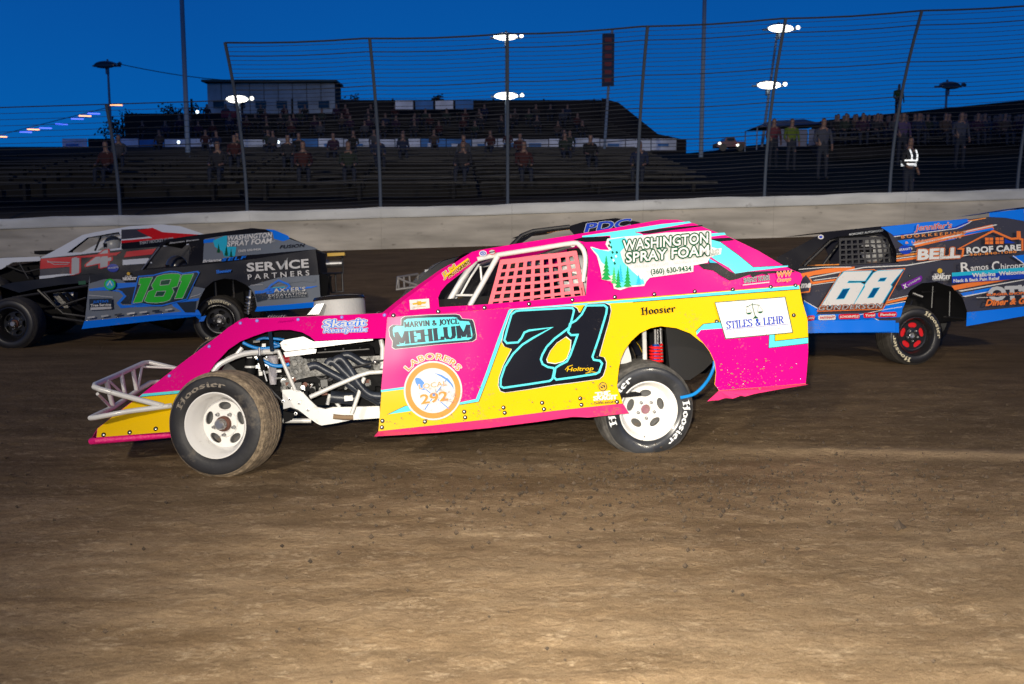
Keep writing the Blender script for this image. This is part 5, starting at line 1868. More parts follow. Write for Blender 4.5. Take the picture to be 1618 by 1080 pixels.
q = MB()
BT = .18
q.tube([A.p(258, 641, BT), A.p(200, 626, BT), A.p(158, 614.5, BT), A.p(149, 611, BT + .02), A.p(150, 607.5, BT + .08), A.p(190, 590, BT + .45), A.p(226, 573.5, BT + .78), A.p(236, 572, BT + .83), A.p(282, 583, BT + .80)], .0175, FRAMEW, seg=10)
fb['o'] = q.build('front_bumper', root, smooth=True)
btube('t', [(272, 640.5, BT), (200, 650, BT), (150, 659.5, BT), (143, 660, BT + .02), (150, 656.5, BT + .08), (179, 643, BT + .32), (217, 617, BT + .66), (238, 604, BT + .8), (252, 603, BT + .84)], .0165)
btube('t', [(154, 622, BT + .03), (174, 642, BT + .28)], .010)
btube('t', [(168, 601, BT + .22), (178, 640, BT + .31)], .016)
btube('t', [(173, 602, BT + .26), (194, 622, BT + .42)], .009)
btube('t', [(191.5, 589, BT + .45), (198, 626, BT + .45)], .014)
btube('t', [(210, 582, BT + .62), (216, 617, BT + .65)], .015)
btube('t', [(224.5, 577, BT + .76), (218, 615, BT + .67)], .009)
btube('t', [(226, 579, BT + .78), (278, 581, BT + .76)], .009)

# ---- engine bay
mb = MB()
def zt(pts, t, r, m=FRAMEW, sm=0, seg=10):
    mb.tube([A.p(x, y, t) for x, y in z400(pts)], r, m, smooth_n=sm, seg=seg)
zt([(195, 360), (262, 520), (325, 665)], .24, .0125)
zt([(440, 722), (600, 650), (830, 552), (900, 532), (1010, 525)], .14, .0145)
zt([(862, 570), (818, 700), (765, 850)], .16, .0135)
zt([(595, 700), (575, 780)], .3, .012)
zt([(600, 708), (672, 800)], .3, .012)
zt([(990, 275), (1005, 340), (1000, 500)], .16, .016)
zt([(230, 905), (450, 905)], .3, .016)
zt([(0, 385), (80, 380), (200, 365)], .28, .014)
mb.tube([A.p(x, y, .26) for x, y in z340([(-30, 960), (60, 850), (200, 770), (400, 690), (600, 655), (900, 640)])], .0175, FRAMEW, smooth_n=4)
mb.tube([A.p(x, y, .30) for x, y in z340([(180, 760), (330, 690), (420, 580)])], .014, FRAMEW)
mb.build('chassis_frame', root, smooth=True)
mb = MB()
mb.sheet([A.P(z400([(225, 665), (330, 662), (390, 690), (440, 745), (500, 800), (560, 815), (620, 800), (700, 800), (980, 792), (985, 885), (760, 900), (640, 925), (530, 942), (500, 930), (440, 890), (350, 820), (290, 800), (235, 815)]), .27)], A.T * .07, FRAMEW)
mb.build('frame_rail', root)
mb = MB()
mb.sheet([A.P(z400([(212, 300), (235, 280), (390, 252), (470, 292), (930, 268), (930, 282), (480, 340), (250, 368), (222, 345)]), .20)], A.T * .06, FRAMEW)
mb.sheet([A.P(z400([(235, 375), (470, 345), (492, 352), (485, 382), (250, 412)]), .21)], A.T * .06, FRAMEW)
mb.build('frame_brace', root)
rivets(z400([(232, 755), (282, 738), (356, 768), (330, 850), (425, 820)]), A.proj(.27), -A.T, root, r=.012, mats=(STEEL, DARK))
# engine
mb = MB()
mb.sheet([A.P(z400([(300, 425), (470, 410), (990, 400), (1000, 640), (640, 620), (330, 600)]), .42)], A.T * .4, DARK)
e_ = mb.build('engine_block', root)
mb = MB()
mb.sheet([A.P(z400([(315, 425), (560, 420), (985, 400), (985, 520), (700, 545), (460, 560), (330, 590)]), .385)], A.T * .05, CASTAL)
rr_ = random.Random(4)
for i in range(26):
    x = rr_.uniform(330, 970); y = rr_.uniform(425, 540)
    mb.ball(A.p(*z400([(x, y)])[0], .383), rr_.uniform(.008, .022), CASTAL, n=5)
mb.build('cylinder_head', e_)
mb = MB()
vq = z400([(390, 400), (500, 350), (905, 312), (930, 330), (945, 400), (880, 405), (480, 425), (400, 425)]); vt = [.40, .46, .46, .44, .37, .37, .37, .37]
mb.sheet([[A.p(x, y, t) for (x, y), t in zip(vq, vt)]], A.T * .10, mat('black_valve_cover', (.012, .012, .013), rough=.18, dirt=.12, spec=.2))
for x in (560, 700, 830):
    mb.ball(A.p(*z400([(x, 352 - (x - 560) * .03)])[0], .44), .008, STEEL, n=5)
mb.tube([A.p(*q, .365) for q in z400([(500, 378), (900, 350)])], .006, STEEL)
mb.build('valve_cover', e_)
mb = MB()
for cx0, cy0, r0 in ((318, 455, .055), (355, 440, .03), (330, 525, .04)):
    c0 = A.p(*z400([(cx0, cy0)])[0], .36)
    mb.lathe([(0, .03), (r0 * .4, .03), (r0 * .45, .012), (r0, .01), (r0, -.03)], CASTAL, c=c0, axis=-A.T, seg=18)
mb.lathe([(0, .05), (.035, .05), (.04, .0)], mat('red_cap', (.4, .01, .02), rough=.3), c=A.p(*z400([(285, 432)])[0], .34), axis=-A.S, seg=16)
mb.build('water_pump', e_, smooth=True)
mb = MB()
rr_ = random.Random(9)
for i in range(95):
    x = rr_.uniform(215, 940); y = rr_.uniform(560, 700) if x < 600 else rr_.uniform(600, 650)
    cc = A.p(*z400([(x, y)])[0], rr_.uniform(.40, .5))
    mm = rr_.choice([CASTAL, DARK, STEEL, RUSTY, DARK, FRAMEK])
    if rr_.random() < .5:
        mb.box(cc, rr_.uniform(.02, .07), .05, rr_.uniform(.015, .05), mm, A.ax)
    else:
        mb.lathe([(0, .02), (rr_.uniform(.008, .02), .02), (.015, -.03)], mm, c=cc, axis=-A.T, seg=10)
for i in range(22):
    x = rr_.uniform(220, 760); y = rr_.uniform(430, 660)
    a_ = A.p(*z400([(x, y)])[0], .40); b_ = A.p(*z400([(x + rr_.uniform(40, 140), y + rr_.uniform(-30, 30))])[0], .42)
    mb.tube([a_, (a_ + b_) / 2 - A.U * .02, b_], .006, rr_.choice([DARK, STEEL]), smooth_n=4, seg=6)
mb.build('engine_accessories', e_)
# exhaust headers
for pts, t in (([(430, 490), (460, 478), (500, 480), (580, 525), (700, 590), (830, 680), (985, 765)], .20),
               ([(575, 470), (590, 448), (625, 450), (700, 520), (790, 610), (870, 680), (990, 740)], .18),
               ([(630, 450), (650, 428), (690, 430), (760, 520), (820, 620), (900, 700), (990, 715)], .16),
               ([(690, 430), (705, 400), (745, 398), (800, 430), (850, 460), (915, 470)], .24)):
    q = MB(); q.tube([A.p(*w_, t) for w_ in z400(pts)], .0265, PRIMER, smooth_n=5, seg=12)
    q.build('exhaust_pipe', root, smooth=True)
q = MB(); q.tube([A.p(*w_, .30) for w_ in z400([(600, 720), (790, 735)])], .042, PRIMER, seg=16); q.build('exhaust_collector', root, smooth=True)
q = MB(); q.box(A.p(*z400([(740, 730)])[0], .25), .055, .01, .035, FRAMEW, A.ax); q.build('collector_tag', root)
q = MB(); q.tube([A.p(*w_, .15) for w_ in z400([(620, 872), (700, 880), (775, 880)])], .016, mat('muddy_pipe', (.25, .17, .10), rough=.9, dirt=.5), seg=10); q.build('step_tube', root, smooth=True)
q = MB(); q.tube([A.p(*w_, .10) for w_ in z400([(770, 492), (900, 462), (1012, 436)])], .0065, FRAMEK)
q.ball(A.p(*z400([(948, 450)])[0], .10), .016, STEEL, n=6); q.build('steering_rod', root, smooth=True)
# hoses, shocks, vent duct
q = MB()
for pts, t, r_ in (([(430, 500), (560, 560), (700, 592), (850, 582), (1000, 545)], .27, .011), ([(640, 470), (740, 432), (900, 440), (1070, 455)], .36, .010), ([(900, 510), (960, 530), (1000, 520)], .3, .016),
                   ([(660, 740), (800, 810), (880, 850), (980, 865), (1100, 850), (1150, 830)], .25, .0125)):
    q.tube([A.p(*w_, t) for w_ in z340(pts)], r_, HOSE, smooth_n=6, seg=10)
q.build('blue_hose', root, smooth=True)
q = MB()
q.tube([A.p(*w_, .22) for w_ in z340([(690, 700), (750, 930)])], .017, DARK); q.tube([A.p(*w_, .22) for w_ in z340([(740, 900), (800, 1100)])], .007, STEEL)
q.tube([A.p(*w_, .22) for w_ in z340([(680, 580), (690, 700)])], .008, STEEL)
q.build('shock_absorber', root, smooth=True)
q = MB()
q.tube([A.p(*w_, .34) for w_ in z340([(545, 740), (545, 980)])], .034, DARK, seg=14); q.tube([A.p(*w_, .34) for w_ in z340([(545, 860), (545, 890)])], .036, FRAMEW, seg=14)
q.build('reservoir', root, smooth=True)
q = MB()
q.tube([A.p(*w_, .36) for w_ in z340([(890, 700), (900, 1150)])], [.040, .022], mat('perforated_duct', (.50, .48, .52), rough=.5, bump=.8, bscale=200, vary=.3, vscale=150), seg=14)
q.build('brake_duct', root, smooth=True)
q = MB(); q.tube([A.p(*w_, .22) for w_ in z340([(850, 330), (870, 470), (885, 640)])], .014, NAVY, seg=6); q.build('hood_strap', root)
q = MB()
rr_ = random.Random(12)
for i in range(40):
    x = rr_.uniform(460, 1000); y = rr_.uniform(440, 640) if i < 8 else rr_.uniform(720, 1050)
    q.box(A.p(*z340([(x, y)])[0], .36), rr_.uniform(.02, .06), .04, rr_.uniform(.01, .03), rr_.choice([DARK, STEEL, CASTAL, FRAMEW]), A.ax)
q.build('front_suspension', root)
q = MB()
q.tube([A.p(*w_, .30) for w_ in z400([(110, 640), (250, 780), (380, 840)])], .012, FRAMEK); q.sheet([A.P(z400([(232, 830), (330, 850), (300, 900), (235, 925)]), .28)], A.T * .05, DARK)
q.build('lower_control_arm', root)
# black sheet added across the far side, standing in for the bay's shade
q = MB(); q.sheet([A.P([(345, 560), (400, 520), (610, 515), (606, 640), (440, 640)], .82)], A.T * .004, DARK); q.build('bay_shade_sheet', root)
# air cleaner standing through the hood
q = MB()
ac = A.p(537, 487, .48)
q.lathe([(0, -.06), (.172, -.06), (.172, .040), (.165, .062), (0, .062)], mat('filter_white', (.46, .46, .45), rough=.5, dirt=.15, bump=.3, bscale=90), c=ac, axis=A.U, seg=36)
acl = q.build('air_cleaner', root, smooth=True)
q = MB()
q.lathe([(.172, .060), (.176, .066), (.165, .082), (.09, .092), (0, .092)], mat('smoked_lid', (.03, .025, .02), rough=.12, metal=.4), c=ac, axis=A.U, seg=36)
q.build('air_cleaner_lid', acl, smooth=True)
q = MB()
q.sheet([A.P([(485, 497), (500, 480), (512, 479), (504, 496)], .30)], A.T * .2, NAVY)
q.sheet([A.P([(494, 496), (507, 487), (503, 496)], .297)], A.T * .002, WHITE)
q.build('scoop', acl)
q = MB()
rr_ = random.Random(3)
for x in range(424, 450, 4):
    q.tube([A.p(x, 501, .16), A.p(x + 2, 498 + rr_.uniform(-1, 1), .16), A.p(x + 5, 500, .16)], .003, STEEL, seg=5)
q.tube([A.p(594, 495, .12), A.p(598, 492, .12), A.p(603, 493, .12), A.p(599, 496, .12)], .002, STEEL, seg=5)
q.build('hood_pin', root)

# ---- wheels
gz = lambda x: 0.0
wheel(root, at(340, 672, 6.0), (-.20, -.975, .10), front=True, w=.27, letters=(('Hoosier', 158, 84, .240, .034),), lcol=LETD, spin=.35)
wheel(root, at(1025, 649, 6.66), (.17, -.98, .02), flat=.028, w=.29, letters=(('Hoosier', 14, 72, .243, .045), ('Hoosier', 200, 80, .243, .045)), lcol=LETW, spin=.33,
      tread=mat('grey_tread', (.10, .095, .088), rough=.8, vary=.4, vscale=20, bump=.6, bscale=60, dirt=.3), rubber=mat('wet_rubber', (.030, .032, .036), rough=.3, vary=.5, vscale=7, dirt=.3, dscale=10, dcol=(.12, .12, .12), coat=.3))
wf = at(340, 672, 6.0) + A.T * 1.75; wf.z = .325
wheel(root, wf + Vector((0, .0, 0)), (.20, .975, 0), front=True, w=.27, detail=False)
wr = at(1025, 649, 6.66) + A.T * 1.65; wr.z = .325
wheel(root, wr, (-.17, .98, 0), w=.29, detail=False)
mb = MB()
mb.tube([at(1025, 649, 6.66) + A.T * .15, wr - A.T * .15], .045, FRAMEK)
mb.tube([at(340, 672, 6.0) + A.T * .25, wf - A.T * .2], .03, FRAMEK)
mb.build('axle', root)
# ================================================================== the other cars
def simple_side(C, root, outline, m, t=0.0, holes=(), name='side_panel'):
    q = MB(); q.sheet([C.P(outline, t), *[list(reversed(C.P(h, t))) for h in holes]], C.T * .004, m)
    return q.build(name, root)


def far_copy(C, root, outline, m, W, name='side_panel', holes=()):
    q = MB(); q.sheet([[p + C.T * W for p in C.P(outline)], *[[p + C.T * W for p in reversed(C.P(h))] for h in holes]], -C.T * .004, m)
    return q.build(name, root)


def span(C, root, line, t0, t1, m, name, th=.005):
    """a sheet from a profile line at depth t0 across to t1"""
    q = MB(); a = C.P(line, t0)
    b = [p + C.T * (t1 - t0) for p in a]
    q.add(a + b, [(i, i + 1, len(a) + i + 1, len(a) + i) for i in range(len(a) - 1)], m)
    q.add([p - C.U * th for p in a + b], [(len(a) + i, len(a) + i + 1, i + 1, i) for i in range(len(a) - 1)], m)
    return q.build(name, root)


def tubes(C, root, name, lst, m, sm=0):
    q = MB()
    for pts, r in lst:
        q.tube([C.p(*p) for p in pts], r, m, seg=8, smooth_n=sm)
    return q.build(name, root, smooth=True)


# ---------------------------------------------------------------- 181
C1 = Car(316, 497, 12.35, 6.5, 4.0, 2.4)
r1 = thing('race_car', 'blue, grey and black dirt modified numbered 181 in green, left of the pink car', 'race car', (C1.w(0, .8, 0).x, C1.w(0, .8, 0).y, -.045))
z120 = Z(120, 420, 7.355); z300 = Z(300, 370, 6.223); z260 = Z(260, 340, 4.045); z0 = Z(0, 340, 4.903)
ar = [(406, 487), (403, 468), (398, 458), (388, 449), (372, 441.5), (355, 439.5), (337, 444), (324, 455), (316, 470), (311, 488)]
side1 = [(142, 433), (222, 427), (300, 420), (400, 409), (498.6, 393.5), (502, 420), (507, 475), (505, 478)] + ar + [(309, 491), (133.5, 513)]
GREYC = wrap('slate', (.15, .175, .215), dirt=.2)
b1s = simple_side(C1, r1, side1, BLACK)
d = Decal(C1.proj(), step=.0015)
d.poly([(141.5, 436), (190, 441), (205, 450), (305, 452), (324, 455.5), (316, 470), (311, 488), (309, 491), (133.5, 513)], GREYC)
d.poly([(403, 468), (398, 458), (392, 452), (440, 438), (504, 434), (506.5, 475), (505, 477.5), (406, 486.5)], GREYC)
d.poly(z120([(160, 200), (330, 150), (560, 150), (720, 180), (720, 120), (160, 110)]), BLACK)
d.poly(z120([(150, 265), (400, 232), (440, 200), (720, 190), (720, 245), (500, 262), (380, 280), (160, 290)]), BLUE)
d.poly(z120([(480, 262), (720, 235), (700, 300), (660, 440), (540, 440), (505, 420), (590, 350), (535, 295)]), NAVY)
d.poly(z120([(150, 285), (380, 285), (500, 300), (550, 345), (470, 430), (520, 490), (640, 480), (900, 470), (1110, 440), (1130, 470), (1250, 540), (1340, 540), (1230, 440), (1420, 400), (1430, 372), (1290, 390), (1100, 425), (900, 450), (540, 455), (515, 430), (585, 350), (530, 290), (400, 265)]), BLUE)
d.poly(z120([(1170, 425), (1400, 405), (1385, 540), (1270, 540)]), NAVY)
d.ribbon(z120([(150, 340), (300, 350), (430, 362)]), 1.0, PALEG)
d.ribbon(z120([(1330, 360), (1420, 335), (1450, 320)]), 1.0, PALEG)
d.ribbon(z300([(595, 500), (740, 490), (780, 500)]), 1.0, PALEG)
d.poly(z300([(635, 555), (720, 550), (760, 525), (1130, 520), (1150, 515), (1260, 505), (1200, 525), (1100, 540), (760, 560), (740, 575), (640, 585)]), BLUE)
d.poly(z300([(700, 470), (830, 450), (1000, 445), (1240, 440), (1230, 470), (1100, 462), (1000, 475), (740, 520)]), GREYC)
d.poly(z300([(640, 590), (760, 570), (760, 640), (660, 665)]), NAVY)
d.build('wrap_pattern', b1s)
# sail panel of 181
sail1 = [(222, 426.5), (254, 386), (262, 378), (310, 371), (359, 365), (398, 360), (421, 362), (458, 375), (498, 392), (498.6, 393.2), (400, 408.7), (300, 419.7)]
win1 = [(230, 424), (256, 389), (264, 382), (298, 379), (301, 392), (297, 417), (288, 419)]
P1 = Tilted(C1.p(222, 427, .004), C1.p(498, 393, .004), C1.p(359, 365, .12))
q = MB(); q.sheet([[P1.p(*p) for p in sail1], [P1.p(*p) for p in reversed(win1)]], -P1.n * .004, BLACK); s1p = q.build('sail_panel', r1)
d = Decal(P1.proj(), step=.0015)
d.poly(z260([(255, 150), (380, 130), (690, 105), (800, 150), (960, 205), (980, 215), (700, 240), (480, 258), (245, 300), (250, 200)]), GREYC)
d.poly(z260([(645, 88), (700, 92), (790, 130), (800, 150), (760, 165), (700, 150), (690, 110)]), BLUE)
d.poly(z260([(250, 155), (320, 148), (318, 170), (250, 178)]), BLUE)
d.poly(z260([(310, 160), (380, 132), (400, 130), (400, 200), (430, 230), (450, 260), (380, 262), (370, 230), (320, 200)]), SKYB)
d.poly(z260([(390, 200), (460, 200), (450, 258), (400, 262)]), SKYB)
fir(d, 345, 235, 185, 14, DGREEN, z260); fir(d, 395, 255, 195, 16, DGREEN, z260); fir(d, 425, 262, 215, 12, DGREEN, z260)
d.text('WASHINGTON', z260([(400, 162)])[0], z260([(683, 138)])[0], 7.4, [(.03, WHITE)], slant=.25, spacing=1.05)
d.text('SPRAY FOAM', z260([(400, 199)])[0], z260([(680, 176)])[0], 8.0, [(.03, WHITE)], slant=.25, spacing=1.05)
d.text('LLC', z260([(682, 172)])[0], z260([(708, 169)])[0], 2.8, [(.0, WHITE)])
d.text('(360) 630-9434', z260([(474, 234)])[0], z260([(614, 222)])[0], 3.4, [(.02, WHITE)])
d.text('FUSION', z260([(736, 212)])[0], z260([(888, 200)])[0], 5.0, [(.02, BLACK)], slant=.5, spacing=1.1)
d.text('Brianne', z260([(245, 301)])[0], z260([(360, 291)])[0], 4.2, [(.03, WHITE)], slant=.5)
d.text('SELF', z260([(365, 293)])[0], z260([(512, 278)])[0], 4.6, [(.03, BLUE)], slant=.6, spacing=1.2)
d.text('Shannon Benton', z260([(30, 182)])[0], z260([(218, 158)])[0], 2.6, [(.02, PALEG)], slant=.5)
d.build('sponsor_decal', s1p)
d = Decal(C1.proj(), step=.0012, base=.026)
bk = z120([(720, 115), (900, 100), (1000, 72), (1090, 55), (1180, 60), (1240, 80), (1415, 55), (1440, 75), (1400, 150), (1290, 390), (1180, 420), (1100, 440), (1000, 468), (880, 468), (790, 450), (640, 445)])
d.poly(bk, BLUE)
cc0 = (262, 456)
d.poly([(p[0] + (cc0[0] - p[0]) * .035, p[1] + (cc0[1] - p[1]) * .08) for p in bk], NAVY)
D1 = [(740, 140), (892, 127), (768, 420), (662, 430), (752, 210), (728, 215)]
D8 = [(940, 120), (1020, 95), (1110, 86), (1190, 88), (1220, 105), (1180, 235), (1120, 255), (1140, 300), (1090, 395), (1040, 415), (940, 430), (830, 425), (793, 405), (840, 295), (900, 270), (875, 225)]
H1 = [(990, 165), (1105, 155), (1080, 215), (975, 225)]; H2 = [(940, 295), (1045, 290), (1015, 350), (915, 352)]
D2 = [(1235, 100), (1370, 88), (1240, 375), (1145, 380), (1225, 175), (1205, 178)]
for P_ in (D1, D8, D2):
    d.poly([(x + 3.2, y + 1.2) for x, y in z120(P_)], DGREEN)
for P_, hs_ in ((D1, ()), (D8, (H1, H2)), (D2, ())):
    d.poly(z120(P_), GREEN, [list(reversed(z120(h))) for h in hs_])
    d.ribbon(z120(P_), .8, PALEG, closed=True)
    for h in hs_: d.ribbon(z120(h), .8, PALEG, closed=True)
d.build('door_number', b1s, 'green number 181 with pale outline')
d = Decal(C1.proj(), step=.0012, base=.026)
d.text('SER', z260([(530, 358)])[0], z260([(703, 347)])[0], 13, [(.03, WHITE)], spacing=1.02)
d.text('ICE', z260([(775, 342)])[0], z260([(920, 331)])[0], 13, [(.03, WHITE)], spacing=1.02)
d.poly(z260([(710, 296), (726, 294), (744, 328), (738, 346)]), WHITE); d.poly(z260([(744, 328), (792, 266), (752, 344), (738, 346)]), LG)
d.text('PARTNERS', z260([(534, 411)])[0], z260([(926, 382)])[0], 8.2, [(.012, WHITE)], spacing=1.6)
d.text('AXTER\'S', z260([(700, 492)])[0], z260([(900, 482)])[0], 6.2, [(.05, NAVY), (.02, WHITE)], spacing=1.1)
d.text('B', z260([(655, 500)])[0], z260([(700, 497)])[0], 8.0, [(.03, BLUE)])
d.poly(z260([(655, 505), (910, 488), (912, 520), (665, 535)]), NAVY)
d.text('EXCAVATION', z260([(665, 519)])[0], z260([(905, 503)])[0], 3.4, [(.01, WHITE)], spacing=1.2)
d.text('& TREE REMOVAL', z260([(665, 534)])[0], z260([(905, 519)])[0], 2.8, [(.0, LG)], spacing=1.2)
d.ribbon(z260([(660, 470), (680, 445), (728, 415), (790, 440), (800, 455), (780, 470)]), 3.0, BLUE)
d.ribbon(z260([(690, 462), (770, 458)]), 1.6, SKYB)
d.pen('Hoosier', GL, z260([(332, 370)])[0], z260([(428, 360)])[0], 5.0, BLUE, nx=.07, ny=.03, thin=.04)
d.poly(z120([(155, 382), (418, 376), (425, 495), (155, 510)]), NAVY)
d.text('JUSTIN\'S', z120([(200, 430)])[0], z120([(375, 420)])[0], 3.6, [(.02, BLUE)], slant=.2)
d.text('Tree Service', z120([(170, 472)])[0], z120([(406, 460)])[0], 4.0, [(.03, WHITE)])
d.poly(z120([(168, 482), (412, 470), (412, 498), (168, 512)]), PALEG)
d.circle(173.5, 449, 9.0, GREEN, n=24); d.circle(173.5, 449, 6.8, SKYB, n=24); d.ribbon(z120([(365, 225), (395, 175), (420, 225)]), 1.6, WHITE)
d.text('THE', z120([(570, 135)])[0], z120([(650, 128)])[0], 2.8, [(.02, WHITE)])
d.pen('SKAGIT', SF, z120([(545, 165)])[0], z120([(700, 160)])[0], 4.2, WHITE, nx=.12, thin=.06)
d.circle(203, 432, 2.6, GOLD)
d.poly(z120([(30, 175), (115, 170), (115, 212), (30, 218)]), DGREEN)
for x0_, w_, m_ in ((130, 90, PALEG), (290, 90, LG), (445, 90, NAVY), (590, 95, WHITE), (735, 95, PALEG), (885, 90, NAVY), (1035, 85, LG)):
    y_ = 600 - (x0_ - 130) * .1
    d.poly(z120([(x0_, y_ - 8), (x0_ + w_, y_ - 20), (x0_ + w_ - 6, y_), (x0_ + 5, y_ + 10)]), m_)
d.build('sponsor_decal', b1s, 'white SERVICE PARTNERS lettering and smaller decals')
rivets(z120([(130, 635), (310, 620), (485, 598), (665, 580), (838, 566), (1008, 550)]), C1.proj(), -C1.T, b1s, r=.014)
# blue skirts
for tp, bt in (([(133.5, 507), (220, 499), (313, 489), (318, 497)], [(129, 519.5), (220, 509), (309, 499.5), (316, 505)]), ([(406, 484), (450, 481), (505, 476)], [(403, 492), (450, 489), (500, 485)])):
    q = MB(); q.sheet([[C1.p(x, y, -.008) for x, y in tp] + [C1.p(x, y, -.05) for x, y in reversed(bt)]], C1.T * .006, BLUE); q.build('side_skirt', r1)
simple_side(C1, r1, [(318, 500), (326, 498), (322, 507), (314, 508)], BLUE, -.03, name='skirt_end')
# front end: hood, fender sheet and the engine bay
hood1 = [(0, 452), (20, 446), (61, 441), (142, 432.5), (142, 446), (100, 449), (60, 455), (30, 462)]
simple_side(C1, r1, hood1, BLACK, .28, name='nose_side_panel')
span(C1, r1, [(-120, 500), (-60, 470), (0, 452), (61, 440.5), (142, 432)], .28, 1.3, BLACK, 'hood')
span(C1, r1, [(254, 386), (262, 378), (310, 371), (359, 365), (398, 360), (421, 362)], .13, 1.35, BLACK, 'roof')
far_copy(C1, r1, side1, BLACK, 1.6); far_copy(C1, r1, sail1, BLACK, 1.5, 'sail_panel', [win1])
span(C1, r1, [(300, 420), (498, 394)], .02, 1.58, DARK, 'rear_deck')
span(C1, r1, [(136, 506), (300, 491)], .08, 1.5, DARK, 'floor_pan')
q = MB(); q.sheet([[C1.p(500, 396, .03), C1.p(500, 396, .03) + C1.T * 1.5, C1.p(505, 470, .03) + C1.T * 1.5, C1.p(505, 470, .03)]], C1.S * .005, DARK); q.build('tail_panel', r1)
q = MB(); q.sheet([C1.P([(296, 440), (420, 430), (420, 500), (296, 500)], .55)], C1.T * .005, DARK); q.build('wheel_tub', r1)
tubes(C1, r1, 'chassis_frame', [([(145, 450, .2), (70, 462, .3), (20, 470, .35)], .018), ([(60, 458, .3), (100, 495, .25), (136, 500, .2)], .018), ([(20, 470, .3), (80, 500, .3), (134, 508, .2)], .02), ([(136, 470, .2), (90, 485, .2), (70, 462, .25)], .014),
                               ([(340, 445, .3), (342, 480, .3)], .02), ([(368, 443, .25), (370, 470, .25)], .014), ([(350, 441, .25), (372, 441, .25)], .01)], FRAMEK)
q = MB(); q.sheet([C1.P([(84, 463), (104, 461), (108, 486), (88, 488)], .42)], C1.T * .3, CASTAL); q.sheet([C1.P([(104, 463), (116, 461), (114, 474), (106, 476)], .40)], C1.T * .2, STEEL); q.build('engine_block', r1)
tubes(C1, r1, 'exhaust_pipe', [([(95, 464, .35), (104, 474, .3), (116, 484, .3), (134, 492, .25)], .022), ([(106, 464, .35), (112, 472, .3), (124, 482, .3), (134, 488, .25)], .022)], DARK, sm=4)
q = MB(); q.sheet([C1.P([(0, 450), (140, 445), (136, 512), (10, 520)], .9)], C1.T * .005, DARK); q.build('bay_shade_sheet', r1)  # black sheet added behind the engine to make the bay look shaded
# coil-over behind the rear wheel
q = MB()
c0 = C1.p(396, 458, .12); c1 = C1.p(392, 496, .12)
q.tube([c0, c1], .018, STEEL); q.lathe([(0, .01), (.05, .01), (.05, -.01)], STEEL, c=c0 + (c1 - c0) * .3, axis=(c1 - c0), seg=14); sh = q.build('shock_absorber', r1)
q = MB(); q.tube([c0 + (c1 - c0) * (.3 + .65 * i / 50) + C1.S * (.05 * math.cos(i * .6)) + C1.T * (.05 * math.sin(i * .6)) for i in range(51)], .009, STEEL, seg=5); q.build('coil_spring', sh, smooth=True)
# rear bumper cage
tubes(C1, r1, 'rear_bumper', [([(500, 433, .3), (540, 431, .5), (542, 460, .5), (524, 462, .5), (520, 434, .4)], .016), ([(530, 433, .5), (531, 460, .5)], .012), ([(500, 398, .3), (520, 403, .4), (540, 404, .5)], .010), ([(541, 402, .5), (542, 432, .5)], .010)], FRAMEK)
q = MB(); q.box(C1.p(532, 402, .5), .22, .3, .04, GOLD, C1.ax); q.build('brake_light_bracket', r1)
q = MB(); q.lathe([(0, .1), (.05, .1), (.055, -.1), (0, -.1)], STEEL, c=C1.p(528, 416, .45), axis=C1.S, seg=14); q.build('fuel_cell_cap', r1, smooth=True)
q = MB(); q.sheet([C1.P([(505, 430), (520, 436), (516, 475), (508, 475)], .3)], C1.T * .5, DARK); q.build('fuel_cell', r1)
tubes(C1, r1, 'roll_cage', [([(228, 424, .12), (250, 392, .2), (262, 382, .2), (300, 376, .2), (302, 418, .15)], .02)], FRAMEK)
q = MB(); q.tube([C1.p(252, 390, -.01), C1.p(224, 426, -.01)], .008, STEEL, seg=6); q.build('pillar_rod', r1)
wheel(r1, at(345, 507, 12.6), (.10, -.99, .02), style='black', w=.29, letters=(('Hoosier', 118, 66, .240, .045), ('Hoosier', -62, 66, .240, .045)), lcol=LETC, tread=TREADK, rubber=RUBBERC, Rt=.325)
wheel(r1, at(16, 512, 12.0), (-.05, -.99, .03), style='black', front=True, w=.27, letters=(), tread=TREADK, rubber=RUBBERC, Rt=.325)
for px, py, Y in ((345, 507, 12.6), (16, 512, 12.0)):
    c = at(px, py, Y) + C1.T * 1.7; c.z = .28; wheel(r1, c, (0, 1, 0), style='black', detail=False, tread=TREADK, rubber=RUBBERC)
driver(C1.w(-.45, .80, -.10), math.atan2(-C1.S.y, -C1.S.x), DARK, mat('dark_helmet', (.05, .05, .06), rough=.2), 'driver in dark suit and helmet inside the number 181 car')

# ---------------------------------------------------------------- 14, red and white, behind 181
C2 = Car(60, 440, 15.4, 10.0, 4.0, 2.0)
r2 = thing('race_car', 'white and red race car numbered 14 mostly hidden behind the number 181 car', 'race car', (C2.w(1.2, .8, 0).x, C2.w(1.2, .8, 0).y, .0))
side2 = [(64, 408), (115, 403), (200, 393), (330, 384), (335, 470), (64, 480)]
PW = wrap('dull_white', (.66, .70, .76), dirt=.25)
s2 = simple_side(C2, r2, side2, BLACK)
d = Decal(C2.proj(), step=.002)
d.poly(z0([(315, 335), (590, 318), (570, 395), (310, 415)]), RED)
d.poly(z0([(310, 418), (560, 400), (555, 455), (310, 470)]), CHAR)
d.text('14', z0([(565, 452)])[0], z0([(850, 385)])[0], 24, [(.07, RED), (.03, PALEG)], slant=.25, spacing=1.0)
d.poly(z0([(590, 318), (940, 282), (900, 310), (600, 330)]), RED)
d.ribbon(z0([(365, 360), (540, 365)]), 1.2, PALEG); d.ribbon(z0([(365, 350), (420, 380), (530, 378)]), .8, PALEG)
d.poly(z0([(305, 470), (500, 452), (600, 455), (440, 475), (305, 502)]), PW)
d.poly(z0([(980, 280), (1220, 255), (1190, 300), (960, 325)]), RED)
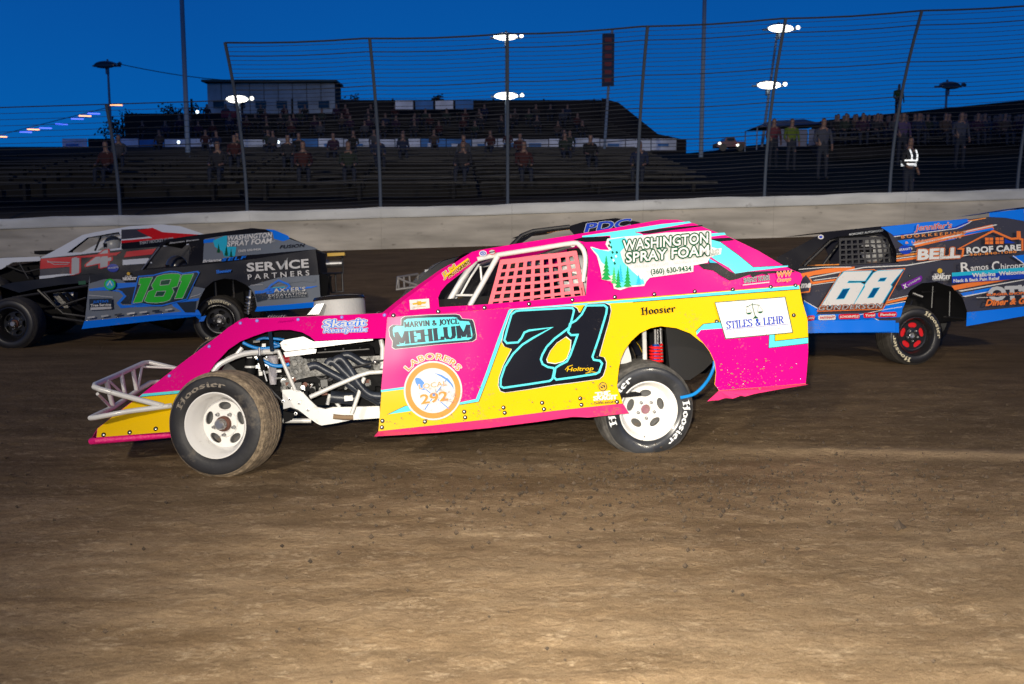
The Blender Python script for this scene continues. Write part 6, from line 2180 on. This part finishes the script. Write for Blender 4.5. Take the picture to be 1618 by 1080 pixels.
d.poly(z0([(950, 345), (1150, 330), (1180, 370), (950, 385)]), PW)
d.circle(178.5, 423, 9, RBLUE, ry=6.5); d.text('SKAGIT\'S', (171, 424.5), (187, 423), 2.4, [(.02, WHITE)])
d.build('wrap_pattern', s2)
sail2 = [(60, 409), (85, 396), (130, 371), (150, 366.5), (205, 357), (255, 354), (285, 357), (330, 372), (350, 383), (200, 393), (115, 403)]
win2 = [(106, 399), (138, 375), (188, 366), (192, 376), (190, 391), (140, 398)]
q = MB(); P2 = Tilted(C2.p(64, 408, .004), C2.p(350, 382, .004), C2.p(205, 357, .13))
q.sheet([[P2.p(*p) for p in sail2], [P2.p(*p) for p in reversed(win2)]], -P2.n * .004, PW); s2p = q.build('sail_panel', r2)
d = Decal(P2.proj(), step=.002)
d.poly(z0([(940, 110), (1140, 100), (1170, 160), (1100, 170), (940, 185)]), CHAR)
d.poly(z0([(1060, 115), (1180, 95), (1260, 130), (1560, 150), (1400, 180), (1080, 205), (940, 215), (940, 195), (1180, 175)]), RED)
d.poly(z0([(940, 215), (1340, 175), (1320, 215), (1250, 240), (980, 265), (940, 260)]), BLACK)
d.text('THAT HOCKEY SHOP', z0([(1080, 225)])[0], z0([(1340, 192)])[0], 4.6, [(.03, LG)], slant=.2)
d.build('wrap_pattern', s2p)
span(C2, r2, [(130, 371), (150, 366.5), (205, 357), (255, 354), (285, 357)], .14, 1.3, PW, 'roof')
far_copy(C2, r2, side2, PW, 1.6); far_copy(C2, r2, sail2, PW, 1.5, 'sail_panel', [win2])
simple_side(C2, r2, [(-20, 410), (5, 407), (62, 405), (66, 409), (62, 412), (20, 414), (4, 424), (-20, 432)], PW, .25, name='nose_side_panel')
simple_side(C2, r2, [(-60, 440), (-20, 428), (62, 412), (64, 470), (-60, 480)], DARK, .45, name='bay_shade_sheet')  # added dark sheet that stands for shade under the hood
span(C2, r2, [(-90, 470), (-20, 410), (5, 406.5), (62, 405)], .25, 1.3, PW, 'hood')
tubes(C2, r2, 'chassis_frame', [([(10, 420, .2), (40, 430, .2), (62, 425, .2)], .015), ([(30, 415, .2), (45, 440, .2)], .015)], FRAMEK)
tubes(C2, r2, 'roll_cage', [([(110, 398, .15), (140, 374, .2), (190, 366, .2)], .02), ([(150, 396, .3), (160, 372, .3)], .016)], FRAMEK)
q = MB(); q.box(C2.p(85, 398, .4), .5, .3, .05, DARK, C2.ax); q.build('cowl', r2)
for px, py in ((345, 470), (-20, 470)):
    for t_ in (0.05, 1.7):
        c = C2.p(px, py, t_); c.z = .30 + ground_z(c.x, c.y); wheel(r2, c, (0, -1 if t_ < 1 else 1, 0), style='black', detail=False, tread=TREADK, rubber=RUBBERC)
hip = C2.p(176, 398, .55); 
driver(hip - C2.U * .62, math.atan2(-C2.S.y, -C2.S.x), DARK, mat('pale_helmet', (.4, .42, .45), rough=.3), 'driver in pale helmet inside the white and red number 14 car')

# ---------------------------------------------------------------- black car behind the pink one
C3 = Car(850, 560, 9.3, 10.0, 5.0, 3.0)
r3 = thing('race_car', 'black race car hidden behind the pink car, its roof and nose showing', 'race car', (C3.w(.3, .8, 0).x, C3.w(.3, .8, 0).y, -.045))
side3 = [(690, 462), (820, 440), (1100, 425), (1110, 560), (690, 565)]
simple_side(C3, r3, side3, BLACK); far_copy(C3, r3, side3, BLACK, 1.6)
sail3 = [(770, 447), (790, 401), (808, 386), (841, 363.5), (900, 356.5), (922, 350), (973, 344), (1009, 350), (1040, 370), (1100, 424)]
win3 = [(800, 430), (812, 392), (846, 369), (900, 362.5), (912, 375), (912, 425)]
P3 = Tilted(C3.p(770, 447, .004), C3.p(1100, 424, .004), C3.p(922, 350, .14))
q = MB(); q.sheet([[P3.p(*p) for p in sail3], [P3.p(*p) for p in reversed(win3)]], -P3.n * .004, BLACK); s3p = q.build('sail_panel', r3)
d = Decal(P3.proj(), step=.0015)
d.text('PDC', z920([(20, 118)])[0], z920([(330, 82)])[0], 13, [(.06, LG), (.03, RBLUE)], slant=.4)
d.text('IN MEMORY OF BOB SMITH' if False else '- - - - - - - - -', z600([(1430, 150)])[0], z600([(1618, 125)])[0], 2.6, [(.02, LORANGE)])
d.build('sponsor_decal', s3p)
span(C3, r3, [(841, 363.5), (900, 356.5), (922, 350), (973, 344), (1009, 350)], .16, 1.3, BLACK, 'roof')
tubes(C3, r3, 'roll_cage', [([(806, 390, .05), (824, 372, .1), (842, 365, .12), (900, 358, .12)], .022), ([(806, 390, 1.2), (824, 372, 1.2), (842, 365, 1.2)], .02)], FRAMEK)
q = MB(); q.sheet([C3.P([(650, 452), (672, 431), (700, 412), (728, 404), (770, 404), (800, 425), (820, 470), (700, 500)], .30)], C3.T * .005, BLACK); q.build('nose_side_panel', r3)
span(C3, r3, [(640, 470), (672, 430.5), (700, 411), (728, 403.5), (790, 402)], .30, 1.25, BLACK, 'hood')
tubes(C3, r3, 'front_bumper', [([(660, 433, .5), (628, 438, .3), (626, 457, .3), (664, 452, .3)], .014), ([(664, 452, .3), (640, 444, .3), (628, 438, .3)], .012), ([(629, 438, .3), (630, 456, .3)], .012), ([(638, 437, .3), (639, 455, .3)], .010), ([(647, 436, .4), (648, 455, .4)], .010),
                              ([(660, 433, .5), (661, 455, .5)], .010)], mat('grey_frame_paint', (.16, .15, .15), rough=.4))
q = MB(); q.box(C3.p(675, 428, .6), .05, .04, .03, PALEG, C3.ax); q.build('hood_pin', r3)
for px, py in ((1020, 540), (690, 545)):
    for t_ in (0.05, 1.7):
        c = C3.p(px, py, t_); c.z = .29; wheel(r3, c, (0, -1 if t_ < 1 else 1, 0), style='black', detail=False, tread=TREADK, rubber=RUBBERC)

# ---------------------------------------------------------------- 68
C4 = Car(1415, 522, 10.55, 8.0, 4.0, 1.5)
r4 = thing('race_car', 'blue, orange and charcoal race car numbered 68 at the right edge', 'race car', (C4.w(0, .8, 0).x, C4.w(0, .8, 0).y, -.045))
z1200 = Z(1200, 310, 3.857); z1230 = Z(1230, 340, 5.4); z1400 = Z(1400, 310, 5.142); z1380 = Z(1380, 440, 6.8)
ar4 = [(1528, 493), (1528, 491), (1521.5, 471), (1506, 454), (1480, 445), (1456.7, 447), (1438.5, 458), (1428, 476), (1424, 491), (1416, 510)]
side4 = [(1262, 429), (1300, 421), (1340, 419), (1420, 415), (1416, 395), (1400, 360), (1470, 351), (1540, 345), (1618, 336), (1760, 330), (1765, 470), (1618, 489)] + ar4 + [(1415, 512), (1276, 514), (1150, 516), (1150, 440)]
s4 = simple_side(C4, r4, side4, CHAR)
d = Decal(C4.proj(), step=.0012)
d.poly(z1200([(740, 190), (1260, 135), (1290, 150), (1230, 195), (820, 245), (790, 215)]), RBLUE)
d.poly(z1200([(740, 187), (1020, 155), (1260, 138), (1280, 148), (1190, 185), (820, 238)]), wrap('bright_blue', (.01, .16, .75)))
d.ribbon(z1200([(820, 245), (1000, 222), (1200, 195), (1270, 165), (1300, 145)]), 1.2, WHITE)
d.ribbon(z1200([(1270, 150), (1380, 132)]), 1.6, LORANGE)
d.poly(z1200([(1400, 100), (1612, 75), (1612, 150), (1500, 130), (1400, 125)]), BLUE)
d.poly(z1200([(840, 270), (940, 258), (960, 285), (1200, 250), (1190, 262), (960, 300), (880, 300)]), BLUE)
for y0_, h_, m_ in ((355, 12, LORANGE), (372, 5, WHITE), (380, 12, ORANGE), (345, 3, WHITE)):
    d.poly(z1200([(835, y0_ + 5), (960, y0_ - 12), (960, y0_ - 12 + h_), (835, y0_ + 5 + h_)]), m_)
for a, b, h_, m_ in (((940, 280), (1420, 170), 30, ORANGE), ((1240, 225), (1420, 190), 12, BLUE), ((930, 292), (1240, 225), 6, WHITE), ((1240, 215), (1440, 170), 4, WHITE)):
    d.poly(z1200([(a[0], a[1]), (b[0], b[1]), (b[0] + 10, b[1] + h_), (a[0] + 10, a[1] + h_)]), m_)
d.poly(z1200([(250, 470), (400, 440), (580, 428), (580, 445), (330, 480), (262, 505)]), ORANGE)
d.ribbon(z1200([(262, 505), (400, 478), (640, 432), (900, 420), (1250, 360), (1300, 352)]), 1.6, WHITE)
d.ribbon(z1200([(240, 445), (400, 432), (560, 430)]), 1.3, WHITE)
d.poly(z1200([(262, 500), (330, 520), (480, 500), (470, 512), (330, 535), (280, 530)]), ORANGE)
d.ribbon(z1200([(330, 512), (480, 492)]), 1.2, WHITE); d.ribbon(z1200([(320, 540), (460, 520)]), 1.0, WHITE)
d.poly(z1200([(262, 632), (365, 690), (345, 720), (720, 712), (870, 640), (870, 700), (850, 770), (850, 830), (290, 832), (200, 832), (200, 620)]), BLUE)
d.ribbon(z1200([(262, 630), (368, 690)]), 1.2, WHITE)
d.poly(z1200([(780, 640), (900, 612), (895, 628), (770, 655)]), ORANGE); d.ribbon(z1200([(775, 635), (905, 605)]), 1.0, WHITE); d.ribbon(z1200([(770, 662), (890, 640)]), 1.2, WHITE)
d.poly(z1200([(760, 668), (890, 645), (870, 690), (745, 700)]), BLUE)
d.ribbon(z1200([(590, 725), (760, 690), (870, 672)]), .9, WHITE)
d.poly(z1200([(700, 745), (860, 735), (850, 770), (750, 768)]), CHAR); d.ribbon(z1200([(700, 742), (755, 768)]), 1.0, WHITE)
for a, b, h_, m_ in (((1170, 545), (1610, 465), 26, ORANGE), ((1210, 575), (1612, 505), 5, WHITE), ((1225, 590), (1450, 548), 20, BLUE), ((1235, 608), (1400, 578), 5, WHITE)):
    d.poly(z1200([(a[0], a[1]), (b[0], b[1]), (b[0], b[1] + h_), (a[0] + 20, a[1] + h_)]), m_)
d.poly(z1200([(1540, 365), (1612, 355), (1612, 410)]), BLUE); d.ribbon(z1200([(1545, 360), (1612, 410)]), 1.2, WHITE)
d.build('wrap_pattern', s4)
# 68 numerals
d = Decal(C4.proj(), step=.0012, base=.040)
six = z1230([(560, 478), (800, 472), (740, 560), (600, 560), (590, 575), (700, 572), (735, 590), (640, 765), (600, 770), (365, 772), (510, 530)])
six_h = z1230([(550, 628), (610, 622), (560, 710), (495, 715)])
eight = z1230([(850, 470), (1068, 460), (960, 590), (970, 610), (880, 760), (640, 762), (735, 610), (735, 590), (810, 490)])
e1 = z1230([(870, 535), (925, 530), (905, 560), (850, 563)]); e2 = z1230([(810, 620), (865, 615), (810, 700), (760, 705)])
d.ribbon(z1230([(330, 818), (540, 475), (815, 462), (830, 472), (1080, 452), (890, 800), (330, 818)]), 1.3, ORANGE, closed=True)
for P_ in (six, eight):
    d.poly([(x + 1.6, y + 1.0) for x, y in P_], wrap('deep_blue', (.0, .07, .22)))
for P_, hs_ in ((six, (six_h,)), (eight, (e1, e2))):
    d.poly(P_, WHITE, [list(reversed(h)) for h in hs_])
    d.ribbon(P_, 1.1, SKYB, closed=True)
    for h in hs_: d.ribbon(h, 1.0, SKYB, closed=True)
d.text('GUNDERSON', z1230([(338, 810)])[0], z1230([(880, 790)])[0], 7.2, [(.09, ORANGE), (.06, NAVY), (.0, LG)], slant=.35, spacing=1.15)
d.build('door_number', s4, 'white number 68 edged in light blue')
d = Decal(C4.proj(), step=.0012, base=.040)
d.text('Jennifer\'s', z1400([(235, 278)])[0], z1400([(530, 255)])[0], 9, [(.045, PALEG), (.0, RED)], slant=.3)
d.text('BOOKKEEPING', z1400([(125, 340)])[0], z1400([(645, 303)])[0], 4.6, [(.055, CHAR), (.01, LORANGE)], spacing=1.5)
d.text('& LICENSING  6676', z1400([(158, 385)])[0], z1400([(610, 338)])[0], 3.6, [(.04, PALEG), (.0, ORANGE)], spacing=1.4)
d.text('BELL', z1400([(262, 512)])[0], z1400([(595, 495)])[0], 15.5, [(.10, ORANGE), (.065, NAVY), (.045, WHITE)], slant=.12, spacing=1.0)
d.text('ROOF CARE', z1400([(658, 462)])[0], z1400([(1095, 438)])[0], 9.2, [(.10, NAVY), (.045, WHITE)], spacing=1.05)
d.text('360-840-1080', z1400([(680, 482)])[0], z1400([(1060, 458)])[0], 3.6, [(.08, NAVY), (.02, LORANGE)], spacing=1.1)
d.ribbon(z1400([(620, 490), (628, 425), (590, 425), (870, 280), (1020, 345), (1070, 340), (1070, 290), (1085, 290), (1088, 345), (1108, 350), (1108, 440)]), 3.2, ORANGE)
d.poly(z1400([(805, 335), (870, 335), (870, 388), (805, 388)]), ORANGE); d.poly(z1400([(890, 333), (955, 333), (955, 386), (890, 386)]), ORANGE)
d.ribbon(z1400([(838, 335), (838, 388)]), .8, CHAR); d.ribbon(z1400([(922, 333), (922, 386)]), .8, CHAR); d.ribbon(z1400([(805, 362), (870, 361)]), .8, CHAR); d.ribbon(z1400([(890, 360), (955, 359)]), .8, CHAR)
d.poly(z1400([(965, 345), (1050, 378), (965, 382)]), RBLUE)
d.text('R', z1400([(612, 612)])[0], z1400([(680, 607)])[0], 14.5, [(.015, WHITE)]); d.text('amos', z1400([(690, 604)])[0], z1400([(832, 592)])[0], 9.5, [(.01, WHITE)])
d.text('C', z1400([(865, 610)])[0], z1400([(925, 604)])[0], 15.5, [(.015, WHITE)]); d.text('hiropractic', z1400([(935, 592)])[0], z1400([(1230, 572)])[0], 9.0, [(.01, WHITE)])
d.poly(z1400([(535, 622), (1240, 570), (1240, 660), (538, 705)]), RBLUE)
d.poly(z1400([(535, 620), (900, 592), (1240, 566), (1240, 596), (900, 622), (536, 650)]), SKYB)
d.text('Walk-ins  Welcome', z1400([(702, 655)])[0], z1400([(1125, 628)])[0], 6.0, [(.035, WHITE)])
d.text('Neck & Back Pain Relief', z1400([(550, 698)])[0], z1400([(922, 676)])[0], 5.0, [(.03, WHITE)])
d.text('OT\'S', z1400([(840, 842)])[0], z1400([(1180, 828)])[0], 20, [(.055, PALEG)], spacing=.95)
d.poly(z1400([(815, 795), (1240, 775), (1240, 800), (815, 815)]), CHAR)
d.text('BURGER SHOPPE', z1400([(820, 808)])[0], z1400([(1160, 792)])[0], 3.6, [(.05, CHAR), (.03, ORANGE)])
d.text('Diner & Grill', z1400([(810, 888)])[0], z1400([(1200, 866)])[0], 9.5, [(.035, ORANGE)], slant=.4)
d.ribbon(z1400([(735, 822), (830, 820)]), 1.2, PALEG)
d.poly(z1400([(120, 715), (285, 642), (295, 660), (285, 690), (140, 755)]), PURPLE)
d.text('X', z1400([(150, 748)])[0], z1400([(172, 738)])[0], 6, [(.06, WHITE)]); d.text('XTREME', z1400([(180, 728)])[0], z1400([(280, 668)])[0], 2.6, [(.03, LG)])
d.text('THE', z1400([(392, 655)])[0], z1400([(475, 648)])[0], 5.0, [(.02, WHITE)]); d.pen('SKAGIT', SF, z1400([(378, 674)])[0], z1400([(525, 668)])[0], 5.6, WHITE, nx=.10, thin=.05)
d.circle(1485, 427.5, 4, GOLD, n=14); d.text('CASINO RESORT', z1400([(380, 686)])[0], z1400([(515, 680)])[0], 1.6, [(.02, LG)])
d.circle(1430.5, 394, 10, RBLUE, ry=7.2); d.text('SKAGIT\'S', z1400([(105, 442)])[0], z1400([(215, 430)])[0], 3.2, [(.02, WHITE)])
for x0_, x1_, m_, m2_ in ((245, 310, RED, WHITE), (340, 490, WHITE, RED), (515, 695, RED, WHITE), (725, 830, RED, WHITE), (850, 1010, RED, WHITE)):
    yc_ = 878 - (x0_ - 245) * .05
    d.poly(z1230([(x0_, yc_ - 14), (x0_ + 14, yc_ - 22), (x1_ - 10, yc_ - 26), (x1_, yc_ - 14), (x1_ - 4, yc_ + 12), (x1_ - 14, yc_ + 17), (x0_ + 8, yc_ + 20), (x0_, yc_ + 10)]), m_)
for t_, x0_, x1_, m_ in (('PRO', 258, 305, WHITE), ('FASTSHAFT', 355, 480, RED), ('SCHOENFELD', 525, 688, WHITE), ('Total', 740, 820, WHITE), ('Penskey', 870, 1000, WHITE)):
    yc_ = 888 - (x0_ - 245) * .05
    d.text(t_, z1230([(x0_, yc_)])[0], z1230([(x1_, yc_ - 5)])[0], 3.4, [(.03, m_)], slant=.2)
d.poly(z1230([(175, 560), (235, 498), (285, 555), (268, 655), (185, 665)]), ORANGE); d.poly(z1230([(178, 565), (235, 508), (275, 558), (260, 645), (185, 655)]), CHAR)
d.text('me', z1230([(192, 618)])[0], z1230([(272, 612)])[0], 9, [(.06, WHITE)], slant=.3)
d.build('sponsor_decal', s4, 'BELL ROOF CARE, RAMOS CHIROPRACTIC and other decals')
rivets(z1400([(190, 945 - 300), (705, 727), (215, 545)]) + z1230([(390, 462), (535, 912)]), C4.proj(), -C4.T, s4, r=.013)
for tp, bt in (([(1150, 507), (1276, 505), (1415, 506)], [(1150, 530), (1276, 526), (1415, 523.5)]), ([(1528, 493), (1618, 484), (1760, 470)], [(1527, 515), (1618, 499), (1760, 482)])):
    q = MB(); q.sheet([[C4.p(x, y, -.075) for x, y in tp] + [C4.p(x, y, -.10) for x, y in reversed(bt)]], C4.T * .006, BLUE); q.build('side_skirt', r4)
# front roof post, window with net
P4 = Tilted(C4.p(1262, 428, .006), C4.p(1618, 400, .006), C4.p(1392, 358, .10))
post = [(1225, 412), (1230, 405), (1304, 366), (1392, 357), (1404, 364), (1416, 385), (1420, 416), (1400, 417), (1262, 429)]
wn4 = [(1262, 420), (1310, 378), (1325, 373.5), (1388, 367), (1402, 376), (1408, 392), (1409, 414), (1340, 418)]
q = MB(); q.sheet([[P4.p(*p) for p in post], [P4.p(*p) for p in reversed(wn4)]], -P4.n * .004, BLACK); sp4 = q.build('sail_panel', r4)
d = Decal(P4.proj())
d.text('MORONEY AUTOWORKS', z1200([(548, 238)])[0], z1200([(755, 212)])[0], 3.0, [(.02, LG)])
d.circle(1297, 374, 4.6, WHITE, ry=3.6); d.circle(1297, 374, 2.8, RBLUE, ry=2.0)
d.build('sponsor_decal', sp4)
NETK = mat('black_webbing', (.035, .035, .04), rough=.8)
def net4(u, v):
    tl, tr_, br_, bl = (1328, 375), (1405, 372), (1412, 415), (1328, 419)
    x = (tl[0] * (1 - u) + tr_[0] * u) * (1 - v) + (bl[0] * (1 - u) + br_[0] * u) * v
    y = (tl[1] * (1 - u) + tr_[1] * u) * (1 - v) + (bl[1] * (1 - u) + br_[1] * u) * v
    return x, y
def strap4(a, b, w, off):
    L = []; Q = []
    for i in range(5):
        f = i / 4; x, y = net4(a[0] + (b[0] - a[0]) * f, a[1] + (b[1] - a[1]) * f)
        if abs(b[0] - a[0]) > .5: L.append(P4.p(x, y - w / 2)); Q.append(P4.p(x, y + w / 2))
        else: L.append(P4.p(x - w / 2, y)); Q.append(P4.p(x + w / 2, y))
    o_ = -P4.n * (.03 + off)
    m = MB(); m.add([p + o_ for p in L + Q] + [p + o_ * 1.06 for p in L + Q], [(i, i + 1, 6 + i, 5 + i) for i in range(4)] + [(10 + i, 15 + i, 16 + i, 11 + i) for i in range(4)], NETK)
    return m
nm = strap4((0, .04), (1, .04), 4.0, 0).build('window_net', r4)
for v in (.24, .42, .60, .78, .96): strap4((0, v), (1, v), 2.6, 0).build('net_strap', nm)
for i in range(9): strap4((.02 + i * .12, 0), (.02 + i * .12, 1), 3.0, .003).build('net_strap', nm)
span(C4, r4, [(1304, 366), (1392, 357.5), (1470, 351), (1540, 345), (1618, 336), (1760, 330)], .12, 1.3, BLACK, 'roof')
span(C4, r4, [(1540, 339), (1580, 333), (1615, 327), (1760, 322)], .15, .5, BLUE, 'roof_rail')
span(C4, r4, [(1225, 412), (1304, 366)], 1.28, 1.32, BLACK, 'windscreen_post')
far_copy(C4, r4, side4, CHAR, 1.6)
simple_side(C4, r4, [(960, 520), (1010, 470), (1080, 445), (1262, 429), (1262, 445), (1100, 470), (1050, 540)], CHAR, .28, name='nose_side_panel')
span(C4, r4, [(960, 520), (1010, 470), (1080, 445), (1262, 429)], .28, 1.3, CHAR, 'hood')
span(C4, r4, [(1262, 505), (1420, 500)], .08, 1.5, DARK, 'floor_pan')
q = MB(); q.sheet([C4.P([(1412, 440), (1545, 430), (1545, 505), (1412, 515)], .50)], C4.T * .005, DARK); q.build('wheel_tub', r4)
q = MB(); q.sheet([C4.P([(1260, 430), (1420, 420), (1420, 500), (1260, 505)], .9)], C4.T * .005, DARK); q.build('cockpit_liner', r4)
tubes(C4, r4, 'rear_suspension', [([(1442, 464, .30), (1456, 468, .26)], .018), ([(1456, 461, .3), (1478, 460, .3)], .01), ([(1474, 452, .3), (1472, 486, .3)], .012), ([(1501, 460, .35), (1500, 500, .35)], .012), ([(1440, 475, .25), (1436, 485, .2)], .014), ([(1490, 500, .3), (1525, 503, .3)], .012)], FRAMEK)
tubes(C4, r4, 'link_rod', [([(1442, 463, .22), (1458, 469, .18)], .014)], STEEL)
tubes(C4, r4, 'roll_cage', [([(1270, 420, .15), (1312, 380, .2), (1330, 374, .2), (1395, 367, .2)], .018), ([(1300, 418, .2), (1330, 378, .25)], .016), ([(1406, 416, .2), (1404, 370, .2)], .018)], FRAMEK)
q = MB(); q.box(C4.p(1298, 420, .3), .28, .3, .03, LORANGE, C4.ax); q.build('dashboard', r4)
driver(C4.p(1372, 424, .50) - C4.U * .52, math.atan2(-C4.S.y, -C4.S.x), DARK, WHITE, 'driver in white helmet behind the black window net of the number 68 car')
wheel(r4, at(1447, 530.5, 10.62), (.16, -.985, .03), style='red', w=.29, letters=(('Hoosier', 70, 76, .243, .043), ('Hoosier', 256, 78, .243, .043)), lcol=LETC, tread=TREADK, rubber=RUBBERC, Rt=.325, spin=.3)
for px, py, t_ in ((1060, 538, .05), (1447, 530, 1.7), (1060, 538, 1.7)):
    c = C4.p(px, py, t_); c.z = .29; wheel(r4, c, (0, -1 if t_ < 1 else 1, 0), style='black', detail=False, tread=TREADK, rubber=RUBBERC)
